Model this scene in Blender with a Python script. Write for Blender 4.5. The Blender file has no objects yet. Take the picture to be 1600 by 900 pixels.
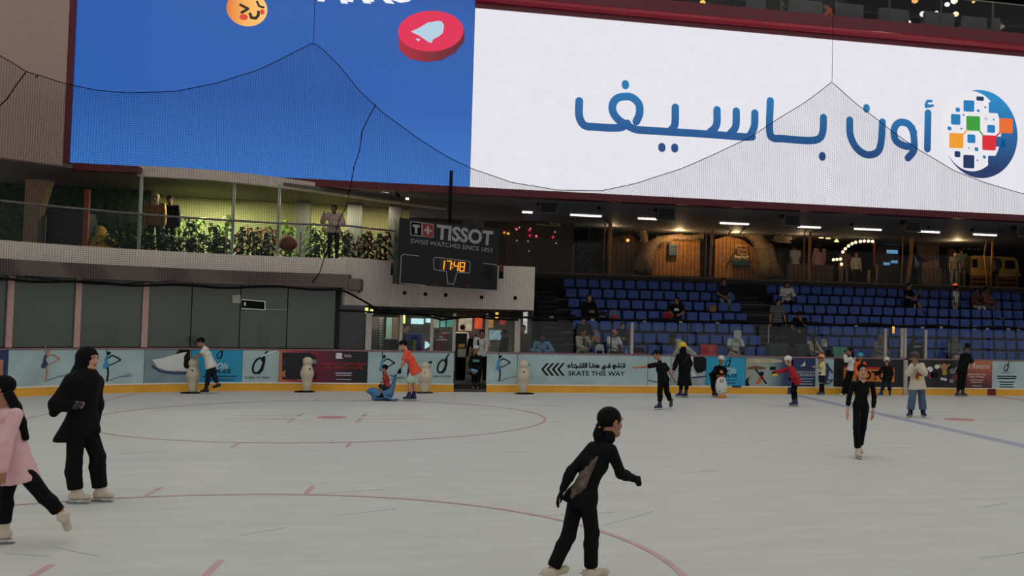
import bpy, math, random
import numpy as np
from mathutils import Vector, Matrix
random.seed(7)
PI = math.pi
SC = bpy.context.scene
COL = SC.collection

# ------------------------------------------------------------------ camera
FPX, CXP, YAW, PIT, ROL, EYE = 1570.1133, 1072.6939, 0.2225, 0.0365, 0.0221, 2.1005
def _rot():
    f = np.array([math.sin(YAW)*math.cos(PIT), math.cos(YAW)*math.cos(PIT), math.sin(PIT)])
    r0 = np.array([math.cos(YAW), -math.sin(YAW), 0.0]); u0 = np.cross(r0, f)
    return r0*math.cos(ROL)+u0*math.sin(ROL), -r0*math.sin(ROL)+u0*math.cos(ROL), f
CR, CU, CF = _rot()
cam = bpy.data.cameras.new('camera'); camo = bpy.data.objects.new('camera', cam); COL.objects.link(camo)
cam.sensor_fit = 'HORIZONTAL'; cam.sensor_width = 36.0; cam.lens = FPX/1600*36
cam.shift_x = (800-CXP)/1600; cam.clip_start = .1; cam.clip_end = 300
camo.matrix_world = Matrix(((CR[0], CU[0], -CF[0], 0), (CR[1], CU[1], -CF[1], 0), (CR[2], CU[2], -CF[2], EYE), (0, 0, 0, 1)))
SC.camera = camo
SC.view_settings.view_transform = 'Standard'; SC.view_settings.look = 'None'
SC.view_settings.exposure = 0.0; SC.view_settings.gamma = 1.0; SC.view_settings.use_curve_mapping = False

def ray(x, y): return CF+(x-CXP)/FPX*CR-(y-450)/FPX*CU
def G(x, y, z=0.0):                       # where the sight line meets the level z
    d = ray(x, y); return d*((z-EYE)/d[2])+np.array([0, 0, EYE])
def W(x, y, Y):                           # where it meets the upright plane Y metres away
    d = ray(x, y); return d*(Y/d[1])+np.array([0, 0, EYE])

def PX(p):                                # and back
    d = np.array(p, float)-np.array([0, 0, EYE]); z = d@CF
    return CXP+FPX*(d@CR)/z, 450-FPX*(d@CU)/z
# ------------------------------------------------------------------ world and lamps
wd = bpy.data.worlds.new('hall_air'); SC.world = wd; wd.use_nodes = True
wd.node_tree.nodes['Background'].inputs[0].default_value = (1.0, .985, .95, 1)
wd.node_tree.nodes['Background'].inputs[1].default_value = .5
def area(name, loc, size, watts, col=(1, 1, 1), rot=(0, 0, 0), sy=None):
    l = bpy.data.lights.new(name, 'AREA'); l.energy = watts; l.size = size; l.color = col
    if sy: l.shape = 'RECTANGLE'; l.size_y = sy
    o = bpy.data.objects.new(name, l); COL.objects.link(o); o.location = loc; o.rotation_euler = rot
    return o
def point(name, loc, watts, col=(1, .75, .45), r=.08):
    l = bpy.data.lights.new(name, 'POINT'); l.energy = watts; l.color = col; l.shadow_soft_size = r
    o = bpy.data.objects.new(name, l); COL.objects.link(o); o.location = loc
    return o
for ix, lx in enumerate((-9, 3, 15)):     # the hall's ceiling lamps above the ice
    for iy, ly in enumerate((6, 16, 25)):
        area('hall_ceiling_lamp', (lx, ly, 19), 8.0, 110, (1.0, .985, .95))

# ------------------------------------------------------------------ materials
def lin(c):
    return tuple((v/255/12.92 if v/255 <= .04045 else ((v/255+.055)/1.055)**2.4) for v in c)
MATS = {}
def M(name, c, rough=.6, metal=0.0, emit=0.0, var=.08, scale=6.0, bump=0.0, stripe=None, spec=.4):
    """procedural material: colour c (sRGB 0-255) with a little noise; stripe=(axis, period, depth)"""
    if name in MATS: return MATS[name]
    m = bpy.data.materials.new(name); m.use_nodes = True; nt = m.node_tree; N = nt.nodes; L = nt.links
    b = N['Principled BSDF']; b.inputs['Roughness'].default_value = rough; b.inputs['Metallic'].default_value = metal
    b.inputs['Specular IOR Level'].default_value = spec
    base = lin(c)
    tc = N.new('ShaderNodeTexCoord'); no = N.new('ShaderNodeTexNoise'); no.inputs['Scale'].default_value = scale; no.inputs['Detail'].default_value = 4
    L.new(tc.outputs['Object'], no.inputs['Vector'])
    rp = N.new('ShaderNodeValToRGB'); L.new(no.outputs['Fac'], rp.inputs['Fac'])
    rp.color_ramp.elements[0].position = .3; rp.color_ramp.elements[1].position = .7
    rp.color_ramp.elements[0].color = tuple(max(0, v*(1-var)) for v in base)+(1,)
    rp.color_ramp.elements[1].color = tuple(min(1, v*(1+var)) for v in base)+(1,)
    out = rp.outputs['Color']
    if stripe:
        ax, per, dep = stripe
        wv = N.new('ShaderNodeTexWave'); wv.wave_type = 'BANDS'; wv.bands_direction = ax
        wv.inputs['Scale'].default_value = 2*PI/20/per; wv.inputs['Distortion'].default_value = .3; wv.inputs['Detail'].default_value = 1
        L.new(tc.outputs['Object'], wv.inputs['Vector'])
        mx = N.new('ShaderNodeMixRGB'); mx.blend_type = 'MULTIPLY'; mx.inputs[2].default_value = (1-dep, 1-dep, 1-dep, 1)
        L.new(wv.outputs['Fac'], mx.inputs[0]); L.new(out, mx.inputs[1]); out = mx.outputs[0]
    if emit:
        b.inputs['Base Color'].default_value = (.02, .02, .02, 1); L.new(out, b.inputs['Emission Color']); b.inputs['Emission Strength'].default_value = emit
    else:
        L.new(out, b.inputs['Base Color'])
    if bump:
        bp = N.new('ShaderNodeBump'); bp.inputs['Strength'].default_value = bump; bp.inputs['Distance'].default_value = .02
        L.new(no.outputs['Fac'], bp.inputs['Height']); L.new(bp.outputs['Normal'], b.inputs['Normal'])
    MATS[name] = m
    return m
def grad(name, stops, axis=0, emit=0.0, rough=.5, lo=0.0, hi=1.0):
    """printed or screen artwork whose colour runs along one object axis between lo and hi"""
    if name in MATS: return MATS[name]
    m = bpy.data.materials.new(name); m.use_nodes = True; nt = m.node_tree; N = nt.nodes; L = nt.links
    b = N['Principled BSDF']; b.inputs['Roughness'].default_value = rough
    tc = N.new('ShaderNodeTexCoord'); sp = N.new('ShaderNodeSeparateXYZ'); L.new(tc.outputs['Object'], sp.inputs[0])
    mr = N.new('ShaderNodeMapRange'); mr.inputs[1].default_value = lo; mr.inputs[2].default_value = hi
    L.new(sp.outputs[axis], mr.inputs[0]); rp = N.new('ShaderNodeValToRGB'); L.new(mr.outputs[0], rp.inputs[0])
    cr = rp.color_ramp
    while len(cr.elements) < len(stops): cr.elements.new(.5)
    for e, (p, c) in zip(cr.elements, stops): e.position = p; e.color = lin(c)+(1,)
    if emit:
        b.inputs['Base Color'].default_value = (.02, .02, .02, 1); L.new(rp.outputs[0], b.inputs['Emission Color']); b.inputs['Emission Strength'].default_value = emit
    else: L.new(rp.outputs[0], b.inputs['Base Color'])
    MATS[name] = m; return m
def glass(name, tint=(.8, .86, .84), refl=.12, haze=.0, hazecol=(120, 125, 130)):
    if name in MATS: return MATS[name]
    m = bpy.data.materials.new(name); m.use_nodes = True; nt = m.node_tree; N = nt.nodes; L = nt.links
    N.remove(N['Principled BSDF']); out = N['Material Output']
    tr = N.new('ShaderNodeBsdfTransparent'); tr.inputs[0].default_value = tint+(1,)
    gl = N.new('ShaderNodeBsdfGlossy'); gl.inputs['Roughness'].default_value = .03; gl.inputs[0].default_value = (1, 1, 1, 1)
    fr = N.new('ShaderNodeFresnel'); fr.inputs[0].default_value = 1.45
    mu = N.new('ShaderNodeMath'); mu.operation = 'MULTIPLY'; mu.inputs[1].default_value = refl*8; mu.use_clamp = True
    L.new(fr.outputs[0], mu.inputs[0])
    mx = N.new('ShaderNodeMixShader'); L.new(mu.outputs[0], mx.inputs[0]); L.new(tr.outputs[0], mx.inputs[1]); L.new(gl.outputs[0], mx.inputs[2])
    last = mx
    if haze:
        df = N.new('ShaderNodeBsdfDiffuse'); df.inputs[0].default_value = lin(hazecol)+(1,)
        m2 = N.new('ShaderNodeMixShader'); no = N.new('ShaderNodeTexNoise'); no.inputs['Scale'].default_value = 1.5
        tc = N.new('ShaderNodeTexCoord'); L.new(tc.outputs['Object'], no.inputs['Vector'])
        mm = N.new('ShaderNodeMath'); mm.operation = 'MULTIPLY'; mm.inputs[1].default_value = haze*2; mm.use_clamp = True
        L.new(no.outputs['Fac'], mm.inputs[0]); L.new(mm.outputs[0], m2.inputs[0]); L.new(mx.outputs[0], m2.inputs[1]); L.new(df.outputs[0], m2.inputs[2]); last = m2
    L.new(last.outputs[0], out.inputs[0]); MATS[name] = m; return m

# ------------------------------------------------------------------ mesh helpers
WLOC = {}
class MB:
    def __init__(s): s.v = []; s.f = []; s.m = []; s.sm = []
    def add(s, vs, fs, m=0, smooth=False):
        o = len(s.v); s.v += [tuple(map(float, p)) for p in vs]
        for f in fs: s.f.append(tuple(i+o for i in f)); s.m.append(m); s.sm.append(smooth)
        return s
    def box(s, a, b, m=0):
        x0, y0, z0 = [min(p, q) for p, q in zip(a, b)]; x1, y1, z1 = [max(p, q) for p, q in zip(a, b)]
        return s.add([(x0, y0, z0), (x1, y0, z0), (x1, y1, z0), (x0, y1, z0), (x0, y0, z1), (x1, y0, z1), (x1, y1, z1), (x0, y1, z1)],
                     [(0, 3, 2, 1), (4, 5, 6, 7), (0, 1, 5, 4), (1, 2, 6, 5), (2, 3, 7, 6), (3, 0, 4, 7)], m)
    def bar(s, a, b, w, h, m=0, up=(0, 0, 1)):       # a beam from a to b, w wide, h high
        a = Vector(a); b = Vector(b); d = (b-a).normalized(); u = Vector(up); r = d.cross(u)
        if r.length < 1e-4: r = Vector((1, 0, 0))
        r.normalize(); u = r.cross(d); V = []
        for p in (a, b):
            for i, j in ((-1, -1), (1, -1), (1, 1), (-1, 1)): V.append(p+r*(i*w/2)+u*(j*h/2))
        return s.add(V, [(0, 1, 2, 3), (7, 6, 5, 4), (0, 4, 5, 1), (1, 5, 6, 2), (2, 6, 7, 3), (3, 7, 4, 0)], m)
    def tube(s, pts, r, n=8, m=0, cap=True):
        P = [Vector(p) for p in pts]; R = r if isinstance(r, (list, tuple)) else [r]*len(P)
        V = []; F = []; prev = None
        for i, p in enumerate(P):
            d = (P[min(i+1, len(P)-1)]-P[max(i-1, 0)])
            d = d.normalized() if d.length > 1e-9 else Vector((0, 0, 1))
            if prev is None:
                a = d.orthogonal().normalized()
            else:
                a = prev-d*prev.dot(d); a = a.normalized() if a.length > 1e-6 else d.orthogonal().normalized()
            prev = a; b = d.cross(a)
            for k in range(n):
                t = 2*PI*k/n; V.append(p+(a*math.cos(t)+b*math.sin(t))*R[i])
        for i in range(len(P)-1):
            for k in range(n):
                F.append((i*n+k, i*n+(k+1) % n, (i+1)*n+(k+1) % n, (i+1)*n+k))
        if cap: F += [tuple(range(n-1, -1, -1)), tuple(range((len(P)-1)*n, len(P)*n))]
        return s.add(V, F, m, n > 4)
    def lathe(s, prof, c=(0, 0, 0), n=20, m=0, sx=1, sy=1):
        V = []; F = []
        for r, z in prof:
            for k in range(n): V.append((c[0]+sx*r*math.cos(2*PI*k/n), c[1]+sy*r*math.sin(2*PI*k/n), c[2]+z))
        for i in range(len(prof)-1):
            for k in range(n): F.append((i*n+k, i*n+(k+1) % n, (i+1)*n+(k+1) % n, (i+1)*n+k))
        F += [tuple(range(n-1, -1, -1)), tuple(range((len(prof)-1)*n, len(prof)*n))]
        return s.add(V, F, m, True)
    def ball(s, c, r, m=0, n=12):
        rr = r if isinstance(r, (tuple, list)) else (r, r, r)
        prof = [(max(1e-4, math.sin(PI*i/(n//2+2))), -math.cos(PI*i/(n//2+2))) for i in range(n//2+3)]
        V = []; F = []
        for a, z in prof:
            for k in range(n): V.append((c[0]+rr[0]*a*math.cos(2*PI*k/n), c[1]+rr[1]*a*math.sin(2*PI*k/n), c[2]+rr[2]*z))
        for i in range(len(prof)-1):
            for k in range(n): F.append((i*n+k, i*n+(k+1) % n, (i+1)*n+(k+1) % n, (i+1)*n+k))
        return s.add(V, F, m, True)
    def prism(s, poly, ax, lo, hi, m=0):
        """polygon in the plane across axis ax ('y': points are (x,z); 'z': (x,y); 'x': (y,z)) swept from lo to hi"""
        n = len(poly)
        def pt(p, t): return (p[0], t, p[1]) if ax == 'y' else ((p[0], p[1], t) if ax == 'z' else (t, p[0], p[1]))
        return s.add([pt(p, lo) for p in poly]+[pt(p, hi) for p in poly],
                     [tuple(range(n)), tuple(range(2*n-1, n-1, -1))]+[(i, i+n, (i+1) % n+n, (i+1) % n) for i in range(n)], m)
    def wall(s, path, z0, z1, th, m=0):                # upright slab along an (x,y) path, thickness to the left of travel
        P = [Vector(p) for p in path]; V = []
        for i, p in enumerate(P):
            d = (P[min(i+1, len(P)-1)]-P[max(i-1, 0)]).normalized(); q = p+Vector((-d.y, d.x))*th
            V += [(p.x, p.y, z0), (q.x, q.y, z0), (q.x, q.y, z1), (p.x, p.y, z1)]
        F = []
        for i in range(len(P)-1):
            for k in range(4): F.append((i*4+k, (i+1)*4+k, (i+1)*4+(k+1) % 4, i*4+(k+1) % 4))
        F += [(0, 1, 2, 3), tuple(len(P)*4-4+k for k in (3, 2, 1, 0))]
        return s.add(V, F, m)
    def stroke(s, pts, w, fr, d=.012, m=0, caps=True, closed=False):
        """a flat painted stroke of width w along 2-D points, raised d from the plane frame fr(u,v,h)"""
        P = [Vector(p) for p in pts]
        for i in range(len(P)-1):
            a, b = P[i], P[i+1]; t = (b-a)
            if t.length < 1e-6: continue
            t.normalize(); q = Vector((-t.y, t.x))*w/2
            c = [a+q, a-q, b-q, b+q]
            h = d+.0006*(i % 3)
            s.add([fr(p.x, p.y, 0) for p in c]+[fr(p.x, p.y, h) for p in c], [(4, 5, 6, 7), (0, 1, 5, 4), (1, 2, 6, 5), (2, 3, 7, 6), (3, 0, 4, 7)], m)
        for i, p in enumerate(P):
            if not caps and i in (0, len(P)-1): continue
            n = 14; h = d+.0006*((i+1) % 3)+.0002
            s.add([fr(p.x+w/2*math.cos(2*PI*k/n), p.y+w/2*math.sin(2*PI*k/n), h) for k in range(n)], [tuple(range(n))], m)
        return s
    def ribbon(s, pts, w, fr, d=.012, m=0):            # the same stroke as one continuous strip with round ends
        P = [np.array(p, float) for p in pts]; n = len(P); T = [P[min(i+1, n-1)]-P[max(i-1, 0)] for i in range(n)]
        T = [t/(np.linalg.norm(t)+1e-9) for t in T]; N = [np.array([-t[1], t[0]])*w/2 for t in T]
        a0 = math.atan2(N[0][1], N[0][0]); a1 = math.atan2(-N[-1][1], -N[-1][0])
        L = [p+q for p, q in zip(P, N)]; R = [p-q for p, q in zip(P, N)]
        c0 = [P[0]+w/2*np.array([math.cos(a0+PI*k/8), math.sin(a0+PI*k/8)]) for k in range(1, 8)]; c1 = [P[-1]+w/2*np.array([math.cos(a1+PI*k/8), math.sin(a1+PI*k/8)]) for k in range(1, 8)]
        V = L+R+c0+c1; F = [(i, n+i, n+i+1, i+1) for i in range(n-1)]
        F += [tuple([0]+[2*n+k for k in range(7)]+[n]), tuple([2*n-1]+[2*n+7+k for k in range(7)]+[n-1])]
        return s.add([fr(v[0], v[1], d) for v in V], F, m)
    def blob(s, poly, fr, h=.01, m=0):                 # a flat painted polygon
        n = len(poly)
        return s.add([fr(p[0], p[1], h) for p in poly]+[fr(p[0], p[1], 0) for p in poly], [tuple(range(n))]+[(i, (i+1) % n, (i+1) % n+n, i+n) for i in range(n)], m)
    def build(s, name, mats, parent=None, bev=0, loc=None, smooth=None):
        me = bpy.data.meshes.new(name); me.from_pydata(s.v, [], s.f)
        if not isinstance(mats, (list, tuple)): mats = [mats]
        for mt in mats: me.materials.append(mt)
        me.polygons.foreach_set('material_index', s.m)
        me.polygons.foreach_set('use_smooth', [bool(x) if smooth is None else smooth for x in s.sm])
        me.update()
        o = bpy.data.objects.new(name, me); COL.objects.link(o)
        if parent: o.parent = parent
        pl = WLOC.get(parent, (0, 0, 0)) if parent else (0, 0, 0)
        if loc is not None:
            o.location = loc; WLOC[o] = tuple(a+b for a, b in zip(pl, loc))
        else:                                          # vertices were given in world coordinates
            o.location = tuple(-a for a in pl); WLOC[o] = (0, 0, 0)
        if bev:
            md = o.modifiers.new('edge', 'BEVEL'); md.width = bev; md.segments = 2; md.limit_method = 'ANGLE'
        return o
def tag(o, label, cat, group=None, kind=None):
    o['label'] = label; o['category'] = cat
    if group: o['group'] = group
    if kind: o['kind'] = kind
    return o
def thing(name, label, cat, loc=(0, 0, 0), rz=0.0, group=None):
    o = bpy.data.objects.new(name, None); COL.objects.link(o); o.location = loc; o.rotation_euler = (0, 0, rz); o.empty_display_size = .1; WLOC[o] = tuple(map(float, loc))
    return tag(o, label, cat, group)
def struct(o): o['kind'] = 'structure'; return o
def fxz(x0, y, z0): return lambda u, v, h: (x0+u, y-h, z0+v)      # a frame on a wall facing the camera side (-Y)
def fpath(path):                                                  # a frame along an (x,y) path: u is distance along it
    P = [Vector(p) for p in path]; S = [0]
    for i in range(len(P)-1): S.append(S[-1]+(P[i+1]-P[i]).length)
    def fr(u, v, h):
        i = max(0, min(len(P)-2, next((k for k in range(len(S)-1) if u <= S[k+1]), len(P)-2)))
        d = (P[i+1]-P[i]).normalized(); p = P[i]+d*(u-S[i])+Vector((d.y, -d.x))*h
        return (p.x, p.y, v)
    fr.length = S[-1]
    return fr
FONT_CACHE = {}
def text(mb, s, size, fr, u, v, m=0, h=.008, align='CENTER', bold=0.0, sx=1.0, shear=0.0):
    """lettering on a plane frame: u,v is the anchor on the base line"""
    key = (s, size, align, bold, shear)
    if key not in FONT_CACHE:
        c = bpy.data.curves.new('lettering', 'FONT'); c.body = s; c.size = size; c.align_x = align; c.offset = bold*size; c.resolution_u = 3; c.shear = shear
        o = bpy.data.objects.new('lettering', c); COL.objects.link(o); bpy.context.view_layer.update()
        me = bpy.data.meshes.new_from_object(o.evaluated_get(bpy.context.evaluated_depsgraph_get()))
        FONT_CACHE[key] = ([tuple(p.co) for p in me.vertices], [tuple(p.vertices) for p in me.polygons])
        bpy.data.objects.remove(o); bpy.data.curves.remove(c); bpy.data.meshes.remove(me)
    V, F = FONT_CACHE[key]
    mb.add([fr(u+x*sx, v+y, h) for x, y, z in V], F, m)
    return mb
def arc2(cx, cy, rx, ry, a0, a1, n=16):
    return [(cx+rx*math.cos(math.radians(a0+(a1-a0)*i/n)), cy+ry*math.sin(math.radians(a0+(a1-a0)*i/n))) for i in range(n+1)]
def clone(o, parent=None):
    c = o.copy(); COL.objects.link(c); c.parent = parent
    for ch in list(o.children): clone(ch, c)
    return c

# ------------------------------------------------------------------ shared colours
m_black = M('black_fabric', (14, 14, 16), .9, spec=.15)
m_dark = M('dark_grey_paint', (34, 35, 38), .6)
m_steel = M('brushed_steel', (150, 148, 142), .35, .7)
m_white = M('white_paint', (205, 203, 198), .5)
m_cream = M('cream_plaster', (226, 213, 203), .75, var=.04)
m_maroon = M('maroon_paint', (92, 22, 36), .45, var=.05)
m_red = M('glossy_crimson_paint', (150, 22, 46), .25, var=.05)
m_brown = M('brown_soffit_paint', (88, 74, 70), .6, var=.06)
m_dteal = M('deep_navy_print', (22, 30, 58), .5)
# ================================================================== THE RINK
def BP(o, x1=26.0, a0=172, n=40):          # path of the boards pushed out by o metres: corner arc, then straight along the far side
    r = 8.5+o
    P = [(-4.2+r*math.cos(math.radians(a)), 21.58+r*math.sin(math.radians(a))) for a in np.linspace(a0, 90, n)]
    return P+[(x1, 30.08+o)]
def hit(path, px, py):                     # distance along an (x,y) path where the sight line crosses it, and the point
    d = ray(px, py); acc = 0; best = None
    for i in range(len(path)-1):
        a = np.array(path[i]); b = np.array(path[i+1]); e = b-a; L = np.hypot(*e)
        den = d[0]*e[1]-d[1]*e[0]
        if abs(den) > 1e-9:
            t = (a[0]*e[1]-a[1]*e[0])/den; k = ((d[0]*t-a[0])*e[0]+(d[1]*t-a[1])*e[1])/L/L
            if t > 0 and -1e-6 <= k <= 1+1e-6 and d[1]*t > 20: best = (acc+k*L, np.array([0, 0, EYE])+d*t)
        acc += L
    return best
def cut(path, u0, u1):                     # the piece of a path between two distances
    out = []; acc = 0
    for i in range(len(path)-1):
        a = np.array(path[i]); b = np.array(path[i+1]); L = np.hypot(*(b-a))
        if acc <= u0 <= acc+L: out.append(tuple(a+(b-a)*(u0-acc)/L))
        if u0 < acc+L < u1: out.append(tuple(b))
        if acc <= u1 <= acc+L: out.append(tuple(a+(b-a)*(u1-acc)/L))
        acc += L
    return out

# ---- ice
mi = bpy.data.materials.new('resurfaced_ice'); mi.use_nodes = True
def _ice():
    N = mi.node_tree.nodes; L = mi.node_tree.links; b = N['Principled BSDF']
    b.inputs['Roughness'].default_value = .5; b.inputs['Specular IOR Level'].default_value = .06
    tc = N.new('ShaderNodeTexCoord'); mp = N.new('ShaderNodeMapping'); L.new(tc.outputs['Object'], mp.inputs[0]); mp.inputs['Scale'].default_value = (.35, 1.6, 1)
    n1 = N.new('ShaderNodeTexNoise'); n1.inputs['Scale'].default_value = 2.2; n1.inputs['Detail'].default_value = 8; n1.inputs['Roughness'].default_value = .7; L.new(mp.outputs[0], n1.inputs['Vector'])
    r1 = N.new('ShaderNodeValToRGB'); L.new(n1.outputs['Fac'], r1.inputs[0])
    r1.color_ramp.elements[0].position = .25; r1.color_ramp.elements[0].color = lin((188, 188, 183))+(1,)
    r1.color_ramp.elements[1].position = .75; r1.color_ramp.elements[1].color = lin((205, 205, 200))+(1,)
    m2 = N.new('ShaderNodeMapping'); L.new(tc.outputs['Object'], m2.inputs[0]); m2.inputs['Scale'].default_value = (.5, 7, 1); m2.inputs['Rotation'].default_value = (0, 0, .12)
    n2 = N.new('ShaderNodeTexNoise'); n2.inputs['Scale'].default_value = 1.3; n2.inputs['Detail'].default_value = 6; n2.inputs['Roughness'].default_value = .65; L.new(m2.outputs[0], n2.inputs['Vector'])
    r2 = N.new('ShaderNodeValToRGB'); L.new(n2.outputs['Fac'], r2.inputs[0])
    r2.color_ramp.elements[0].position = .66; r2.color_ramp.elements[0].color = (1, 1, 1, 1); r2.color_ramp.elements[1].position = .74; r2.color_ramp.elements[1].color = (.86, .87, .87, 1)
    mx = N.new('ShaderNodeMixRGB'); mx.blend_type = 'MULTIPLY'; mx.inputs[0].default_value = .8; L.new(r1.outputs[0], mx.inputs[1]); L.new(r2.outputs[0], mx.inputs[2]); L.new(mx.outputs[0], b.inputs['Base Color'])
_ice()
ice = struct(MB().add([(-16, -4, 0), (32, -4, 0), (32, 30.3, 0), (-16, 30.3, 0)], [(0, 1, 2, 3)]).build('floor', mi))
fl = lambda u, v, h: (u, v, h)
m_pink = M('faded_red_ice_paint', (192, 156, 154), .5, var=.12, scale=3)
m_pinkd = M('red_ice_paint', (190, 136, 136), .5, var=.1, scale=3)
m_bluel = M('faded_blue_ice_paint', (160, 160, 180), .5, var=.08, scale=3)
def marking(name, mb, m): o = mb.build(name, m, ice); o['kind'] = 'structure'; return o
for cy in (22.2154, 8.2274):
    c = MB(); cx = -2.57
    A = arc2(cx, cy, 4.5, 4.5, 0, 360, 96); B = arc2(cx, cy, 4.44, 4.44, 0, 360, 96)
    c.add([(p[0], p[1], .004) for p in A]+[(p[0], p[1], .004) for p in B], [(i, i+1, 98+i, 97+i) for i in range(96)])
    for sx in (-.87, .87):
        for sy in (-1, 1): c.box((cx+sx-.03, cy+sy*4.48, 0), (cx+sx+.03, cy+sy*5.05, .004))
    marking('face_off_circle', c, m_pink)
    c = MB()
    for sx in (-1, 1):
        for sy in (-1, 1):
            c.box((cx+sx*.62, cy+sy*.28, 0), (cx+sx*1.9, cy+sy*.33, .004)); c.box((cx+sx*.62, cy+sy*.28, 0), (cx+sx*.68, cy+sy*1.1, .004))
    marking('face_off_hash_mark', c, m_pink)
    marking('face_off_spot', MB().blob(arc2(cx+.05, cy, .3, .3, 0, 360, 32)[:-1], fl, .004), m_pinkd)
q = G(1499, 655.5); marking('neutral_zone_spot', MB().blob(arc2(q[0], q[1], .36, .36, 0, 360, 32)[:-1], fl, .004), m_pinkd)
marking('blue_line', MB().box((10.09, -3, 0), (10.39, 30.05, .004)), m_bluel)
marking('red_line', MB().box((17.0, -3, 0), (17.3, 30.05, .004)), m_pink)
marking('goal_line', MB().box((-8.12, -3, 0), (-8.06, 29.0, .004)), m_pink)
sc = MB()
for i in range(34):
    x = random.uniform(-5, 13); y = random.uniform(8, 28); a = random.gauss(.1, .35); l = random.uniform(.3, 1.5)
    sc.stroke([(x+l*t*math.cos(a), y+l*t*math.sin(a)+.12*l*(t*t)) for t in (0, .33, .66, 1)], random.uniform(.006, .014), fl, .0025, caps=False)
o = marking('skate_scratch', sc, M('scored_ice', (168, 170, 168), .5)); o['kind'] = 'stuff'

# ---- dasher boards, one thing per advert panel
P0 = BP(0); F0 = fpath(P0)
m_kick = M('yellow_kick_plate', (226, 164, 48), .45, var=.1, scale=1.5)
m_ledge = M('white_board_ledge', (226, 212, 194), .5)
m_cap = M('dull_pink_cap_rail', (132, 100, 104), .5)
m_teal = M('pale_teal_marbled_print', (162, 186, 188), .5, var=.16, scale=1.6)
m_ink = M('black_print', (12, 14, 18), .5, spec=.2)
m_wht = M('white_print', (214, 214, 214), .5)
m_navy = M('navy_print', (34, 56, 96), .5, var=.12, scale=1.5)
m_cyan = M('cyan_print', (34, 150, 190), .5, var=.08, scale=1.0)
m_bk = M('charcoal_print', (26, 24, 32), .5)
m_blue2 = M('bright_blue_print', (60, 140, 190), .5)
m_skinp = M('tan_print', (176, 120, 90), .5)
m_grp = M('grey_print', (120, 128, 132), .5, var=.3, scale=4)
m_yel = M('yellow_print', (222, 178, 50), .5)
m_redp = M('red_print', (184, 36, 40), .5)
m_org = M('orange_print', (216, 128, 52), .5)
def U(px, py=580): return hit(P0, px, py)[0]
def pxy(px, py):                           # (distance along the boards, height) of a point of the printed face
    u, p = hit(P0, px, py); return (u, p[2])
def board(px0, px1, mat, label, ltxt=None, kick=None, cap=True):
    u0, u1 = U(px0), U(px1); seg = cut(P0, u0, u1); mid = F0((u0+u1)/2, 0, 0)
    t = thing('advert_board', label, 'advert', (mid[0], mid[1], 0), 0, 'advert boards around the rink')
    g = .006
    MB().wall(cut(P0, u0+g, u1-g), .235, 1.13, .1).build('printed_panel', mat, t)
    MB().wall(cut(BP(-.02), hit(BP(-.02), px0, 600)[0], hit(BP(-.02), px1, 600)[0]), 0, .2, .12).build('kick_plate', m_kick, t)
    MB().wall(cut(BP(-.03), hit(BP(-.03), px0, 600)[0], hit(BP(-.03), px1, 600)[0]), .2, .24, .13).build('ledge', m_ledge, t)
    MB().wall(cut(BP(-.015), hit(BP(-.015), px0, 550)[0], hit(BP(-.015), px1, 550)[0]), 1.13, 1.175, .16).build('cap_rail', m_cap, t)
    return t
def fr0(u, v, h): return F0(u, v, h)
def skater(t, px, py, s, mat, dress):      # printed ballet-skater figure, about s metres tall, with a long cast shadow as printed
    u, v = pxy(px, py); f = MB(); k = s
    L = lambda pts, w, m=0, h=.005: f.stroke([(u+a*k, v+b*k) for a, b in pts], w*k, fr0, h, m)
    L([(0, 0), (.03, .25), (.0, .5)], .055); L([(.0, .5), (-.06, .66), (-.02, .8)], .09, 1); L([(-.05, .7), (.12, .84), (.22, .8), (.38, .7), (.36, .66)], .045)
    L([(.0, .5), (.18, .56), (.36, .68)], .035); L([(-.02, .8), (-.05, 1.02), (-.04, 1.12)], .03); L([(.02, .9), (.03, .92)], .1)
    f.blob([(u+a*k, v+b*k) for a, b in [(-.14, .4), (.02, .4), (.04, .58), (-.06, .64), (-.14, .52)]], fr0, .004, 1)
    f.build('skater_print', [mat, dress], t)
    g = MB(); g.stroke([(u+.02*k, v), (u+.4*k, v+.13*k), (u+.75*k, v+.15*k)], .04*k, fr0, .004); g.stroke([(u+.4*k, v+.12*k), (u+.7*k, v+.22*k)], .03*k, fr0, .004); g.build('shadow_print', m_grp, t)
def swirl(t, px, py, s, cap=None):         # looped "d" emblem with a line of lettering under it
    u, v = pxy(px, py); f = MB()
    f.stroke([(u+s*(.0+.19*math.cos(a)+.08*math.sin(a)), v+s*(.34*math.sin(a)-.04)) for a in np.linspace(.6, 2*PI+.3, 20)], .085*s, fr0, .005)
    f.stroke([(u+s*a, v+s*b) for a, b in [(.24, .34), (.24, .1), (.17, -.22), (.06, -.36)]], .12*s, fr0, .006)
    f.stroke([(u+s*a, v+s*b) for a, b in [(.16, .2), (.24, .42), (.36, .6)]], .07*s, fr0, .0055)
    f.build('emblem_print', m_ink, t)
    if cap:
        g = MB(); text(g, cap, .13*s/.9, fr0, u, v-.62*s, 0, .005); g.build('caption_print', m_ink, t)
def lines(t, px, py, n, w, gap, mat, th=.022, jit=.25):
    f = MB(); u, v = pxy(px, py)
    for i in range(n):
        k = w*(1-jit*((i*37) % 10)/10); f.stroke([(u-k/2, v-i*gap), (u+k/2, v-i*gap)], th, fr0, .005, caps=False)
    f.build('small_print', mat, t)
def poly(t, name, pts, mat, h=.004):
    return MB().blob([pxy(*p) for p in pts], fr0, h).build(name, mat, t)
def word(t, s, size, px, py, mat, bold=0, sx=1, shear=0, name='lettering', align='CENTER'):
    u, v = pxy(px, py); return text(MB(), s, size, fr0, u, v, 0, .006, align, bold, sx, shear).build(name, mat, t)

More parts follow.
